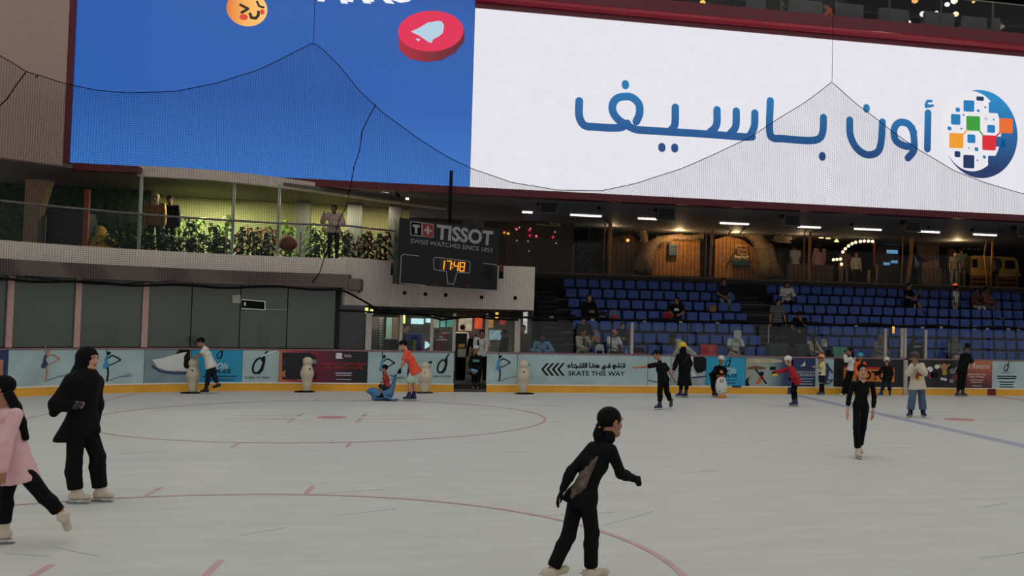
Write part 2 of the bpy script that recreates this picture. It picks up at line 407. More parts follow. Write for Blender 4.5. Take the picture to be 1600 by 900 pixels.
t = board(-40, 12, m_navy, 'navy advert board at the far left end, with a small picture on it')
poly(t, 'picture_print', [(-4, 562), (5, 562), (4, 595), (-5, 596)], m_skinp); poly(t, 'band_print', [(-20, 598), (6, 596), (6, 602), (-20, 604)], m_cyan)
t = board(12, 225, m_teal, 'long pale teal board printed with two figure skaters and their shadows')
skater(t, 71, 595, .78, m_skinp, m_navy); skater(t, 167, 595, .78, m_ink, m_blue2)
t = board(225, 298, M('misty_blue_print', (128, 150, 158), .5, var=.25, scale=2), 'grey blue board with a picture of an ice skate and a dark head')
f = MB(); f.blob([pxy(*p) for p in [(238, 562), (252, 560), (292, 549), (297, 549), (297, 580), (262, 579), (246, 574)]], fr0, .004, 0)
f.blob([pxy(*p) for p in [(270, 560), (280, 546), (297, 545), (297, 576), (281, 576), (278, 569)]], fr0, .006, 1)
f.stroke([pxy(*p) for p in [(238, 572), (250, 580), (270, 583), (296, 583)]], .05, fr0, .007, 2); f.build('skate_picture_print', [m_wht, m_ink, m_navy], t)
t = board(298, 378, m_cyan, 'cyan board with ice party lettering behind the boy in the white shirt')
swirl(t, 343, 554, .28); word(t, "DJs", .22, 346, 576, m_wht, .01, shear=.4); word(t, 'ON ICE', .15, 345, 583, m_ink, .02); lines(t, 344, 588, 3, .85, .09, m_navy)
t = board(378, 436, m_teal, 'pale teal board with a black looped emblem, next to the maroon cinema board')
swirl(t, 403, 570, .62, 'DUBAI ICE RINK'); f = MB(); f.stroke([pxy(410, 556), pxy(432, 548)], .04, fr0); f.build('streak_print', m_wht, t)
u0 = F0(U(436), 0, 0)[0]; u1 = F0(U(574), 0, 0)[0]
t = board(436, 574, grad('sunset_cinema_print', [(0, (204, 110, 60)), (.14, (176, 60, 70)), (.4, (120, 24, 58)), (.62, (74, 16, 48)), (.8, (24, 12, 26)), (1, (12, 10, 16))], 0, lo=u0, hi=u1), 'orange to maroon cinema board with a dark rounded photo and white lettering')
poly(t, 'photo_print', [(441, 551), (484, 551), (492, 556), (495, 563), (491, 575), (495, 592), (441, 593)], m_bk)
for a, b, w, m in [(458, 561, .2, m_grp), (469, 565, .16, m_grp), (460, 576, .24, m_skinp), (450, 584, .2, m_skinp), (470, 586, .26, m_skinp), (447, 566, .14, m_navy), (490, 565, .12, m_grp)]:
    u, v = pxy(a, b); MB().blob(arc2(u, v, w*.8, w*.6, 0, 360, 14)[:-1], fr0, .006).build('audience_print', m, t)
f = MB(); u, v = pxy(530, 556); f.blob([(u-.09, v-.08), (u+.1, v-.08), (u+.06, v-.01), (u+.09, v+.04), (u+.06, v+.08), (u-.09, v+.08)], fr0, .005); f.build('emblem_print', m_wht, t)
word(t, 'REEL', .1, 544, 558, m_wht); word(t, 'WHERE LITTLE FILM FANS', .105, 537, 570.5, m_redp, .006); word(t, 'FEEL RIGHT AT HOME', .105, 537, 576.5, m_redp, .006); lines(t, 537, 583, 2, .45, .06, m_wht, .02, .1); lines(t, 537, 593, 1, .4, .06, m_wht, .014)
t = board(574, 709, m_teal, 'pale teal board left of the dark gateway, with a skater print and a looped emblem')
skater(t, 598, 597, .8, m_ink, m_blue2); swirl(t, 690, 571, .55, 'DUBAI ICE RINK'); f = MB(); f.stroke([pxy(670, 566), pxy(675, 566)], .06, fr0, caps=False); f.build('mark_print', m_ink, t)
t = board(760, 808, m_teal, 'short pale teal board right of the dark gateway, with a single skater print')
skater(t, 780, 595, .78, m_ink, m_blue2)
t = board(808, 1012, m_teal, 'long pale teal board reading SKATE THIS WAY with four black chevrons')
f = MB()
for i in range(4):
    x = 845.5+8.3*i
    f.blob([pxy(*p) for p in [(x, 577), (x+8.6, 567.3), (x+12.4, 567.3), (x+4, 577), (x+12.2, 587), (x+8.2, 587)]], fr0, .006)
f.build('chevron_print', m_ink, t)
word(t, 'SKATE THIS WAY', .195, 932, 587, m_ink, .016, 1.12)
def strokes(mb, S, w, fr, cv, h=.006, m=0):
    for pts in S: mb.stroke([cv(*p) for p in pts], w, fr, h, m)
# Arabic line, drawn pen stroke by pen stroke in photograph coordinates (scale 9 from 800,530)
AR = [[(783, 378), (795, 362), (812, 366), (818, 385), (805, 398), (790, 394), (783, 378)], [(840, 330), (842, 390), (850, 396), (925, 396), (900, 366), (880, 356), (868, 362)], [(925, 396), (950, 396), (955, 370)],
      [(925, 396), (990, 396), (985, 372)], [(1010, 394), (990, 396)], [(1000, 338), (1012, 394), (1035, 394), (1047, 370), (1050, 332)], [(1022, 340), (1040, 380)], [(1050, 332), (1050, 394)],
      [(1092, 332), (1092, 390), (1100, 396), (1130, 396), (1150, 385), (1146, 366), (1130, 360)], [(1170, 396), (1195, 396), (1222, 395), (1222, 378), (1205, 360), (1190, 372), (1200, 385)], [(1170, 396), (1172, 366)],
      [(1265, 396), (1262, 408), (1280, 414), (1305, 408), (1308, 396), (1285, 392), (1288, 376), (1310, 372)], [(1308, 396), (1380, 396), (1382, 372), (1368, 362), (1355, 372), (1362, 388), (1380, 392)],
      [(1420, 380), (1436, 362), (1460, 372), (1420, 396), (1424, 412), (1445, 414)], [(1455, 388), (1500, 390), (1498, 340)], [(1500, 390), (1530, 390), (1530, 372)], [(1545, 405), (1566, 396), (1570, 366)], [(1566, 392), (1585, 390), (1585, 366)]]
DT = [(905, 410), (955, 350), (968, 350), (1140, 342), (1278, 430), (1296, 430), (1370, 344), (1440, 400), (1530, 352), (1566, 345), (1580, 345)]
f = MB(); cv = lambda x, y: pxy(800+x/9, 530+y/9)
strokes(f, AR, .034, fr0, cv)
for p in DT: f.stroke([cv(*p), cv(p[0]+3, p[1])], .034, fr0)
f.build('arabic_lettering', m_ink, t)
t = board(1012, 1048, m_teal, 'plain narrow pale teal board behind the boy in black with his arm out')
f = MB(); f.stroke([pxy(1013, 594), pxy(1030, 598)], .02, fr0); f.build('streak_print', m_ink, t)
t = board(1048, 1103, M('pale_skate_photo_print', (150, 162, 166), .5, var=.2, scale=2), 'board with a photo of a white skate and a black glove, behind the yellow helmet')
f = MB(); f.blob([pxy(*p) for p in [(1083, 558), (1090, 557), (1098, 557), (1103, 560), (1103, 578), (1096, 582), (1089, 583), (1084, 574)]], fr0, .006, 1); f.blob([pxy(*p) for p in [(1078, 556), (1084, 558), (1081, 578), (1088, 588), (1100, 586), (1103, 590), (1082, 590)]], fr0, .004, 0)
f.stroke([pxy(1082, 590), pxy(1103, 588)], .05, fr0, .007, 2); f.build('skate_picture_print', [m_wht, m_ink, m_navy], t)
t = board(1103, 1165, m_cyan, 'cyan board with ice party lettering behind the child with the penguin')
swirl(t, 1137, 567, .3); word(t, 'DJs', .24, 1141, 583, m_wht, .01, shear=.4); word(t, 'ON ICE', .14, 1140, 589.5, m_ink, .02); lines(t, 1139, 594, 3, .55, .09, m_navy)
x0 = F0(U(1165), 0, 0)[0]; x1 = F0(U(1274), 0, 0)[0]
t = board(1165, 1274, grad('river_to_navy_print', [(0, (150, 150, 138)), (.3, (140, 160, 152)), (.45, (96, 116, 128)), (.55, (30, 52, 92)), (1, (28, 50, 92))], 0, lo=x0, hi=x1), 'board with a kayak photo fading to navy, behind the girl in red')
f = MB()
for r_, c_ in [([(1168, 562), (1185, 560), (1222, 562), (1222, 566), (1168, 568)], 0), ([(1168, 574), (1180, 571), (1196, 574), (1196, 577), (1168, 577)], 1), ([(1203, 573), (1212, 573), (1212, 578), (1203, 578)], 2), ([(1165, 594), (1171, 588), (1169, 596), (1171, 603), (1165, 603)], 2),
               ([(1181, 597), (1187, 593), (1190, 596), (1187, 599), (1182, 600)], 3), ([(1186, 590), (1191, 584), (1194, 590), (1190, 594), (1186, 594)], 3), ([(1206, 585), (1216, 582), (1214, 588), (1206, 588)], 4)]:
    f.blob([pxy(*p) for p in r_], fr0, .006, c_)
f.stroke([pxy(1181, 577), pxy(1197, 599)], .05, fr0, .008, 2); u, v = pxy(1190, 584); f.blob(arc2(u, v, .07, .07, 0, 360, 12)[:-1], fr0, .009, 2)
f.build('kayak_picture_print', [M('stone_print', (178, 164, 140), .5, var=.2), M('rust_print', (110, 70, 56), .5), m_ink, M('kayak_orange_print', (206, 84, 46), .5), m_yel], t)
f = MB(); f.blob([pxy(*p) for p in [(1250, 572), (1254, 570), (1258, 564), (1258, 572)]], fr0, .006); f.build('sail_emblem_print', m_wht, t)
word(t, 'ON YOUR FOUNTAIN', .1, 1257, 583, m_wht); word(t, 'LAKE EXPERIENCE', .11, 1257, 588, m_wht); lines(t, 1257, 592, 3, .6, .08, m_wht, .016)
t = board(1274, 1303, m_teal, 'narrow pale teal board with a dark blue leaning figure, behind the peach helmet')
f = MB(); f.stroke([pxy(*p) for p in [(1291, 570), (1294, 575), (1291, 590), (1289, 598)]], .12, fr0, .005); f.stroke([pxy(*p) for p in [(1293, 572), (1297, 577), (1300, 582)]], .06, fr0); f.stroke([pxy(*p) for p in [(1288, 598), (1293, 600), (1301, 594), (1292, 593)]], .035, fr0); f.build('skater_print', m_navy, t)
t = board(1303, 1413, m_bk, 'charcoal board with a large orange and red name panel')
poly(t, 'orange_print', [(1318, 574.5), (1397.5, 578), (1397, 597), (1318, 595)], m_org, .005); poly(t, 'red_print', [(1318, 572), (1397.5, 574.5), (1397.5, 578), (1318, 575)], m_redp, .006); word(t, 'OTO', .38, 1367, 593, m_ink, .03, 1.05)
t = board(1421, 1510, M('smoky_photo_print', (42, 40, 44), .5, var=.4, scale=3), 'dark board with a photo of cheering fans, one in yellow')
f = MB(); f.stroke([pxy(*p) for p in [(1468, 570), (1474, 578), (1483, 570)]], .06, fr0, .005, 0); f.blob([pxy(*p) for p in [(1472, 577), (1479, 577), (1479, 586), (1473, 586)]], fr0, .006, 0); u, v = pxy(1475.5, 573.5); f.blob(arc2(u, v, .1, .12, 0, 360, 12)[:-1], fr0, .007, 1)
for a, b, w, m in [(1453, 577, .11, 2), (1453, 587, .12, 3), (1464, 573, .09, 2), (1488, 580, .11, 4), (1493, 590, .12, 3), (1500, 592, .09, 2), (1472, 592, .06, 2), (1477, 593, .06, 2), (1460, 586, .14, 5), (1448, 582, .1, 3), (1484, 573, .08, 5), (1496, 577, .1, 4), (1503, 580, .08, 3), (1487, 595, .09, 4)]:
    u, v = pxy(a, b); f.blob(arc2(u, v, w, w*.8, 0, 360, 12)[:-1], fr0, .004, m)
f.build('fans_picture_print', [M('mustard_print', (176, 150, 60), .5), m_skinp, m_wht, M('plum_print', (120, 40, 52), .5), m_grp, m_ink], t)
t = board(1510, 1550, grad('rust_print_fade', [(0, (52, 20, 28)), (.35, (128, 52, 46)), (1, (186, 108, 66))], 2, lo=.25, hi=1.13), 'rust orange board with white script lettering, beside the man in black')
word(t, 'Ka Reemi', .25, 1524, 576, m_wht, .0, shear=.3); word(t, 'connections city', .1, 1526, 586, m_wht); word(t, 'laugh of mind', .1, 1526, 590, m_wht); lines(t, 1526, 594, 2, .5, .07, m_wht, .014); lines(t, 1526, 603, 1, .34, .07, m_wht, .014)
t = board(1550, 1790, m_teal, 'pale teal board at the far right edge, with a looped emblem and bold small print')
swirl(t, 1572, 574, .32, 'DUBAI ICE RINK'); lines(t, 1573, 588, 2, .72, .07, m_ink, .035, .1); lines(t, 1573, 597, 3, .56, .08, m_ink, .03, .2)
for name, pa, pb, m, lab in [('line_marker', 1231, 1241, m_navy, 'small navy marker on the kick plate where the blue line meets the boards'), ('line_marker', 1543, 1556, m_maroon, 'small maroon marker on the kick plate where the red line meets the boards')]:
    Q = BP(-.03); tag(MB().wall(cut(Q, hit(Q, pa, 608)[0], hit(Q, pb, 608)[0]), .003, .215, .02).build(name, m), lab, 'marker')
tag(MB().wall(cut(BP(-.04), hit(BP(-.04), 1144, 604)[0], hit(BP(-.04), 1158, 604)[0]), .195, .25, .02).build('ledge_sticker', m_navy), 'small navy sticker on the white ledge below the cyan board with the penguin child', 'sticker')

# ---- rink glass on the straight side
m_glass = glass('clear_rink_glass', (.86, .9, .9), .05, .018, (130, 136, 142)); m_post = M('pale_alloy_post', (168, 160, 152), .45, .2)
gx = lambda px, py=540: W(px, py, 30.12)[0]
posts = [(573, 2.3), (577.5, 2.3), (626, 2.26), (674, 2.26), (709, 2.28), (760, 2.3), (806, 2.16), (810, 2.16), (987, 2.14), (1383, 2.12), (1409, 2.14), (1414, 2.14), (1446, 2.11)]
pn = ['left of the pair beside the maroon cinema board', 'right of the pair beside the maroon cinema board', 'above the pale board behind the orange shirt', 'above the pale board left of the gateway', 'at the left side of the dark gateway', 'at the right side of the dark gateway', 'left of the pair beside the man in the blue shirt', 'right of the pair beside the man in the blue shirt', 'single post in front of the left seating block', 'left post of the players door on the right', 'middle post, left of a pair, at the players door', 'middle post, right of a pair, at the players door', 'right post of the players door on the right']
for (px, z), lb in zip(posts, pn):
    x = gx(px); tag(MB().box((x-.045, 30.08, 1.175), (x+.045, 30.17, z)).build('glass_post', m_post, bev=.008), 'pale upright glass post, '+lb, 'post', 'glass posts on the rink boards')
edges = [(577.5, 626), (626, 674), (674, 709), (760, 806), (810, 898), (898, 987), (987, 1085), (1085, 1183), (1183, 1283), (1283, 1383), (1383, 1409), (1414, 1446), (1446, 1545), (1545, 1780)]
gn = ['between the cinema board post pair and the next post', 'behind the boy in the orange shirt', 'directly left of the gateway', 'directly right of the gateway', 'in front of the man in the blue shirt', 'in front of the two seated women', 'in front of the robed man leaning over', 'in front of the red cloth on a seat', 'in front of the seated person in a tan jacket', 'in front of the green bag', 'narrow pane left of the players door', 'in the players door, before the person in navy', 'in front of the woman with folded arms', 'at the far right edge']
for (a, b), lb in zip(edges, gn):
    x0, x1 = gx(a)+.05, gx(b)-.05
    tag(MB().box((x0, 30.115, 1.18), (x1, 30.13, 2.1)).build('rink_glass_pane', m_glass), 'clear rink glass pane '+lb, 'glass pane', 'glass panes on the rink boards')
x0 = gx(1412.5, 590); tag(MB().box((x0-.06, 30.0, 0), (x0+.08, 30.12, 1.13)).build('door_post', m_post, bev=.01), 'pale door post set in the boards between the charcoal board and the fans board', 'post')

# ---- tinted glazing and canopy on the left
m_tint = M('frosted_olive_glass', (70, 78, 70), .12, var=.1, scale=.5, spec=.5); m_pinkpost = M('pinkish_post_paint', (176, 142, 136), .5)
PG = BP(.02); jo = [-70, 16, 122, 227, 299, 375, 449, 524]
gl_l = ['at the far left edge', 'between the first two pink posts from the left', 'between the second and third pink posts, above the two skaters board', 'right of the third pink post', 'above the boy in the white shirt', 'behind the small lit sign', 'last before the corner, above the cinema board']
for i in range(7):
    ua, ub = hit(PG, jo[i], 490)[0]+.012, hit(PG, jo[i+1], 490)[0]-.012
    tag(MB().wall(cut(PG, ua, ub), 1.2, 2.95, .05).build('tinted_glass_panel', m_tint), 'olive tinted glass panel '+gl_l[i], 'glass panel', 'tinted glass panels on the left')
PG2 = BP(-.04)
for px, lb in [(16, 'leftmost of the three'), (122, 'middle of the three'), (225, 'rightmost of the three, left of a pair'), (229.5, 'rightmost of the three, right of a pair')]:
    u = hit(PG2, px, 490)[0]; tag(MB().wall(cut(PG2, u-(.07 if px < 200 else .038), u+(.07 if px < 200 else .038)), 1.19, 2.93, .05).build('glazing_post', m_pinkpost), 'pinkish upright post on the tinted glazing, '+lb, 'post', 'pink posts on the tinted glazing')
F4 = fpath(BP(-.02))
def wsign():
    t0 = hit(BP(-.02), 395, 476); t = thing('window_sign', 'small lit shop sign seen in the tinted glazing above the teal emblem board', 'sign', tuple(t0[1]))
    p = lambda x, y: (hit(BP(-.02), x, y)[0], hit(BP(-.02), x, y)[1][2])
    MB().blob([p(*q) for q in [(378, 468), (414, 471), (414, 484), (378, 482)]], F4, .01).build('board', m_black, t)
    f = MB(); f.stroke([p(*q) for q in [(378, 468), (414, 471), (414, 484), (378, 482)]], .018, F4, .014); u, v = p(387, 477.5); text(f, 'BIG', .13, F4, u, v, 0, .014, bold=.02); f.build('lit_lettering', M('lit_white_sign', (190, 194, 186), emit=.6), t)
    MB().blob([p(*q) for q in [(363, 461), (376, 461), (376, 474), (363, 473)]], F4, .012).build('plate', M('pale_plate', (150, 156, 140), .5), t)
    f = MB(); f.stroke([p(*q) for q in [(414, 483.5), (448, 483.5)]], .02, F4, .012); f.build('rail', M('pale_plate', (150, 156, 140), .5), t)
wsign()
struct(MB().wall(BP(.3, x1=-3.3), .2, 2.95, .1).build('wall_backing', m_dark))  # unseen dark wall added to stop background light showing through the joints
Q = BP(-.3, x1=-3.05); struct(MB().wall(Q, 2.93, 3.31, .9).build('trim_1', m_brown))
struct(MB().box((-3.05, 29.75, 2.86), (-2.72, 30.6, 3.2)).build('trim_2', m_brown, bev=.03))
Q = BP(.25, x1=-3.2); struct(MB().wall(Q, 3.31, 3.78, .2).build('trim_3', m_cream))
bulk = [(-3.2, 30.33), (-2.6, 30.9), (-2.0, 31.5), (-1.2, 31.95), (0, 32.15), (2.33, 32.2)]
struct(MB().wall(bulk, 2.45, 3.83, .3).build('wall_bulkhead', m_cream))
q0, q1 = W(531, 500, 30.4), W(570, 500, 30.4); tag(MB().box((q0[0], 30.35, 1.18), (q1[0], 30.42, 2.45)).build('smoked_glass_panel', M('smoked_grey_glass', (58, 60, 64), .15, var=.2, scale=1)), 'smoked grey glass panel left of the lobby glazing, above the cinema board', 'glass panel')
# round downlight holes along the bulkhead
Fb = fpath(bulk); m_hole = M('dark_hole', (12, 11, 11), .8)
for i, (px, py) in enumerate([(561, 454), (632, 457.5), (664.5, 459.5), (696.5, 461), (752.5, 464.5), (805, 465.5)]):
    u, p = hit(bulk, px, py); t = thing('wall_downlight', ['first', 'second', 'third', 'fourth', 'fifth', 'sixth'][i]+' round recessed fitting from the left along the cream bulkhead under the scoreboard', 'light fitting', tuple(p), 0, 'round fittings in the bulkhead')
    f = MB(); f.stroke([(u+.075*math.cos(a), p[2]+.075*math.sin(a)) for a in np.linspace(0, 2*PI, 17)], .022, Fb, .015); f.build('ring', m_cream, t)
    MB().blob([(u+.06*math.cos(a), p[2]+.06*math.sin(a)) for a in np.linspace(0, 2*PI, 17)[:-1]], Fb, .008).build('hole', m_hole, t)
for px0, px1, lb in [(611, 622, 'left'), (780, 787, 'right')]:
    a = W(px0, 413, 31.05); b = W(px1, 413, 31.05)
    t = thing('edge_lamp_box', 'small red and black box at the %s side of the scoreboard' % lb, 'box', (a[0], 31.3, a[2]))
    MB().box((a[0], 31.05, 3.6), (b[0], 31.2, 3.76)).build('red_lens', m_maroon, t); MB().box((a[0], 31.05, 3.38), (b[0], 31.2, 3.6)).build('housing', m_black, t)
# wall returning along the stairs, with its exit sign
m_slat = M('grey_slatted_wall', (62, 60, 60), .7, stripe=('Z', .05, .25))
struct(MB().wall([(2.33, 32.2), (2.45, 34), (2.62, 38.0)], .6, 3.83, .1).build('wall_stair', m_slat))
e = W(829, 447, 33.2)
t = thing('exit_sign', 'small yellowish lit exit sign on the slatted stair wall', 'sign', tuple(e))
MB().box((e[0]-.12, 33.2, e[2]-.12), (e[0]+.13, 33.25, e[2]+.13)).build('housing', m_black, t); g = MB().box((e[0]-.11, 33.185, e[2]-.1), (e[0]+.12, 33.2, e[2]+.09)); g.build('lit_face', M('lit_yellow_face', (176, 166, 96), emit=.5), t)
text(MB(), 'EXIT', .1, fxz(e[0], 33.185, e[2]-.04), 0, 0).build('lettering', m_ink, t)

# ================================================================== LEFT BALCONY
m_deck = M('balcony_floor', (60, 54, 50), .6)
deck = [p for p in BP(.45, x1=-3.2)]+[(-2.6, 31.1), (-2.0, 31.75), (-1.2, 32.2), (0, 32.4), (2.3, 32.45), (2.3, 37.5), (-14, 37.5)]
struct(MB().prism(deck, 'z', 3.6, 3.78).build('floor_balcony', m_deck))
m_bglass = glass('balcony_glass', (.84, .88, .88), .035)
m_rail = M('grey_handrail', (118, 114, 110), .35, .4)
RP = BP(.3, x1=-3.15)+[(-2.5, 31.0), (-1.8, 31.6)]
t = thing('balcony_balustrade', 'glass balustrade with grey handrail along the left balcony', 'railing', (RP[20][0], RP[20][1], 3.78))
MB().wall(RP, 3.8, 4.68, .014).build('glass', m_bglass, t); MB().tube([(p[0], p[1], 4.73) for p in RP], .032, 8).build('handrail', m_rail, t)
for px in (70, 150, 353, 470, 560):
    u, p = hit(RP, px, 350); f = MB(); f.tube([(p[0], p[1]+.05, 3.78), (p[0], p[1]+.05, 4.5)], .018, 6); f.build('baluster', m_rail, t)
for px, lb in ((218, 'left of the lit corn plants'), (364, 'in the middle of the left balcony'), (435, 'beside the reddish ball')):
    u, p = hit(BP(.45, x1=-2), px, 340); tag(MB().box((p[0]-.035, p[1], 3.78), (p[0]+.035, p[1]+.06, 5.85)).build('mullion', M('pale_mullion', (150, 156, 148), .5)), 'thin pale full height glazing mullion '+lb, 'mullion', 'mullions on the left balcony')
struct(MB().prism([(-14, 26.5), (-11.6, 27.6), (-10, 29.2), (-9, 29.7), (-5, 30.8), (-2, 33.0), (2, 34.2), (2.2, 38.6), (-14, 38.6)], 'z', 5.85, 5.95).build('ceiling_balcony', M('balcony_soffit', (96, 90, 84), .8)))
Lw = [tuple(W(-60, 246, 26.9)[:2]), tuple(W(0, 246, 27.4)[:2]), tuple(W(97.5, 256, 28.4)[:2])]
struct(MB().wall(Lw, 5.8, 13.5, .3).build('wall_left', M('taupe_plaster', (158, 134, 124), .75, var=.04)))
bm = [tuple(W(px, 275, Y)[:2]) for px, Y in [(214, 29.7), (270, 29.75), (330, 29.8), (385, 30.2), (432, 30.65), (490, 31.4), (546, 32.2), (640, 33.8), (700, 34.8)]]
struct(MB().wall(bm, 5.8, 6.08, .25).build('trim_4', M('ivory_beam_plaster', (206, 190, 176), .7)))
struct(MB().wall([(-14, 34.6), (-1.75, 35.95)], 3.78, 5.9, .2).build('wall_balcony', M('yellow_green_backdrop', (214, 210, 156), .8, var=.06, scale=1)))
for px, lb, w in ((475, 'left', .2), (555, 'right', .22), (618, 'rightmost', .2)):
    p = W(px, 330, 34.6); struct(MB().box((p[0]-w, 34.4, 3.78), (p[0]+w, 34.8, 5.9)).build('trim_5', M('grey_column', (92, 92, 92), .7)))
struct(MB().wall([(-14.5, 33.2), (-9.3, 33.6)], 3.78, 5.9, .2).build('wall_hedge', M('dark_hedge_wall', (44, 58, 44), .9, var=.7, scale=7, bump=.6)))
p = W(40, 330, 30); tag(MB().prism([(-.19, 3.78), (.16, 3.78), (.16, 4.7), (.38, 5.65), (-.19, 5.65)], 'y', -.2, .2).build('column', M('beige_column', (150, 120, 100), .8), loc=(p[0], 30.6, 0)), 'beige column flaring to the right, at the left end of the balcony', 'column')
p = W(90, 345, 31); tag(MB().box((p[0]-.75, 31, 3.78), (p[0]+.78, 31.6, 4.85)).build('cabinet', M('blue_black_cabinet', (24, 26, 34), .5), bev=.02), 'low blue black cabinet behind the balcony glass on the left', 'cabinet')
a = W(134, 330, 30.9); tag(MB().box((a[0]-.06, 30.9, 3.78), (a[0]+.07, 31.0, 5.5)).build('orange_pillar', M('orange_pillar_paint', (164, 78, 48), .6)), 'thin orange pillar beside the yellow mound on the left balcony', 'pillar')
a = W(150, 350, 31.6)
t = thing('straw_mound', 'yellow stepped mound among the plants on the left balcony', 'mound', (a[0], 31.6, 3.78))
f = MB(); f.lathe([(.62, 0), (.6, .18), (.5, .2), (.42, .42), (.3, .46), (.12, .74), (.02, .78)], (a[0]+.1, 31.6, 3.78), 16); f.build('mound', M('straw_yellow', (190, 142, 54), .8, var=.25, scale=9), t)
a = W(450, 380, 31.6); tag(MB().ball((a[0], 31.6, a[2]), (.27, .27, .24), 0, 16).build('planter_ball', M('terracotta', (124, 58, 40), .7, var=.2)), 'reddish rounded pot in the planting at the middle of the balcony', 'pot')
# corn-like plants
def plant(h, seed, mats):
    rnd = random.Random(seed); t = bpy.data.objects.new('corn_plant', None); COL.objects.link(t); WLOC[t] = (0, 0, 0)
    MB().tube([(0, 0, 0), (.02, 0, h*.5), (0, .02, h)], [.018, .014, .006], 5).build('stem', mats[1], t)
    f = MB()
    for i in range(22):
        z = h*(.04+.92*i/22); a = i*2.4+rnd.random(); l = (.36 if i < 15 else .2)*(.8+.4*rnd.random()); wd_ = .05
        pts = [(l*s_*math.cos(a), l*s_*math.sin(a), z+.28*s_-.42*s_*s_) for s_ in (0, .25, .5, .75, 1)]
        V = []
        for k, p in enumerate(pts):
            ww = 1.5*wd_*(.5, 1, .9, .6, .05)[k]; V += [(p[0]-ww*math.sin(a), p[1]+ww*math.cos(a), p[2]), (p[0]+ww*math.sin(a), p[1]-ww*math.cos(a), p[2]+.01)]
        f.add(V, [(2*k, 2*k+1, 2*k+3, 2*k+2) for k in range(4)])
    f.build('leaves', mats[0], t)
    return t
m_gst = M('green_stem', (70, 84, 36), .8)
kinds = [plant(1.25, 1, (M('bright_leaf', (110, 136, 44), .8, var=.3, scale=9), m_gst)), plant(1.0, 2, (M('rusty_leaf', (110, 62, 40), .8, var=.3, scale=9), m_gst)), plant(.95, 3, (M('deep_green_leaf', (44, 66, 36), .8, var=.3, scale=9), m_gst))]
cnt = {}; ORDP = ['first', 'second', 'third', 'fourth', 'fifth', 'sixth', 'seventh', 'eighth', 'ninth', 'tenth', 'eleventh', 'twelfth', 'thirteenth', 'fourteenth']; used = set(); pw = ['bright green', 'rust coloured', 'deep green']
spots = [(150, 2, 32.5), (165, 2, 32.2), (182, 2, 32.4), (200, 2, 32.6), (212, 2, 32.0), (232, 2, 32.4), (262, 2, 32.0), (280, 0, 33), (296, 0, 32.6), (312, 0, 33), (329, 0, 32.5), (345, 0, 33), (356, 0, 32.4), (300, 2, 31.8), (336, 2, 31.9), (374, 1, 32.8), (388, 1, 33), (402, 1, 32.7), (416, 1, 33), (428, 1, 32.6), (380, 2, 32.1), (398, 2, 32.0), (420, 2, 32.1), (448, 0, 33.2), (456, 0, 33), (486, 0, 33), (496, 0, 33.2), (508, 0, 32.8), (536, 0, 33.1), (545, 1, 33), (562, 1, 33.1), (575, 1, 33), (590, 1, 33.2), (604, 1, 33), (520, 2, 32.5), (494, 2, 32.5), (540, 2, 32.6), (570, 2, 32.5), (596, 2, 32.6)]
spots += [(px_, 2, 31.35) for px_ in (146, 160, 176, 194, 208, 228, 240, 254, 268, 284, 302, 320, 340, 352)]
spots.sort()
for i, (px, k, Y) in enumerate(spots):
    o = kinds[k] if k not in used else clone(kinds[k]); used.add(k)
    x = W(px, 350, Y)[0]; s_ = (1.0+.12*math.sin(i*2.1))*(.62 if Y < 31.4 else 1)
    o.location = (x, Y, 3.78); o.rotation_euler = (0, 0, i*1.3); o.scale = (1, 1, s_)
    where = 'before the first mullion' if px < 218 else ('between the first two mullions' if px < 364 else ('before the reddish pot' if px < 440 else 'past the reddish pot'))
    cnt[(k, where)] = cnt.get((k, where), 0)+1
    tag(o, pw[k]+' stalk plant on the left balcony, '+ORDP[cnt[(k, where)]-1]+' from left '+where, 'plant', 'planting on the left balcony')
area('balcony_spot_and_fill', (W(322, 285, 33)[0], 33.1, 5.8), .25, 170, (.95, 1.0, .62)); area('balcony_spot_and_fill', (W(520, 300, 33.4)[0], 33.6, 5.8), .3, 110, (1, .95, .6)); area('balcony_spot_and_fill', (W(420, 300, 32.5)[0], 32.4, 5.8), .2, 26, (1, .95, .65)); area('balcony_spot_and_fill', (W(590, 300, 34)[0], 34.2, 5.8), .3, 40, (1, .85, .6))  # one visible spot; the other ceiling lamps are added to brighten plants and backdrop

# ================================================================== SCREENS
SY = 31.5
def S2(px, py): p = W(px, py, SY); return (p[0], p[2])
fs = lambda u, v, h: (u, SY-h, v)
zb = 6.18; zt = 11.75; xl = S2(114, 150)[0]; xm = S2(738, 150)[0]; xr = 21.0
t = thing('led_screen', 'huge blue video screen on the left showing a laughing face and a red bell button', 'screen', ((xl+xm)/2, SY, zb))
MB().box((xl, SY, zb), (xm, SY+.3, 13.4)).build('panel', grad('blue_picture', [(0, (52, 118, 204)), (.35, (28, 92, 178)), (.75, (26, 90, 176)), (1, (16, 74, 152))], 2, emit=.9, lo=zb, hi=13), t)
t2 = thing('led_screen', 'huge white video screen on the right with blue Arabic lettering and a round emblem', 'screen', ((xm+xr)/2, SY, zb))
MB().box((xm+.01, SY, zb), (xr, SY+.3, zt)).build('panel', M('white_picture', (232, 230, 238), emit=.95, var=.02, scale=3), t2)
def em(n, c, e=.9): return M(n, c, emit=e, var=.02)
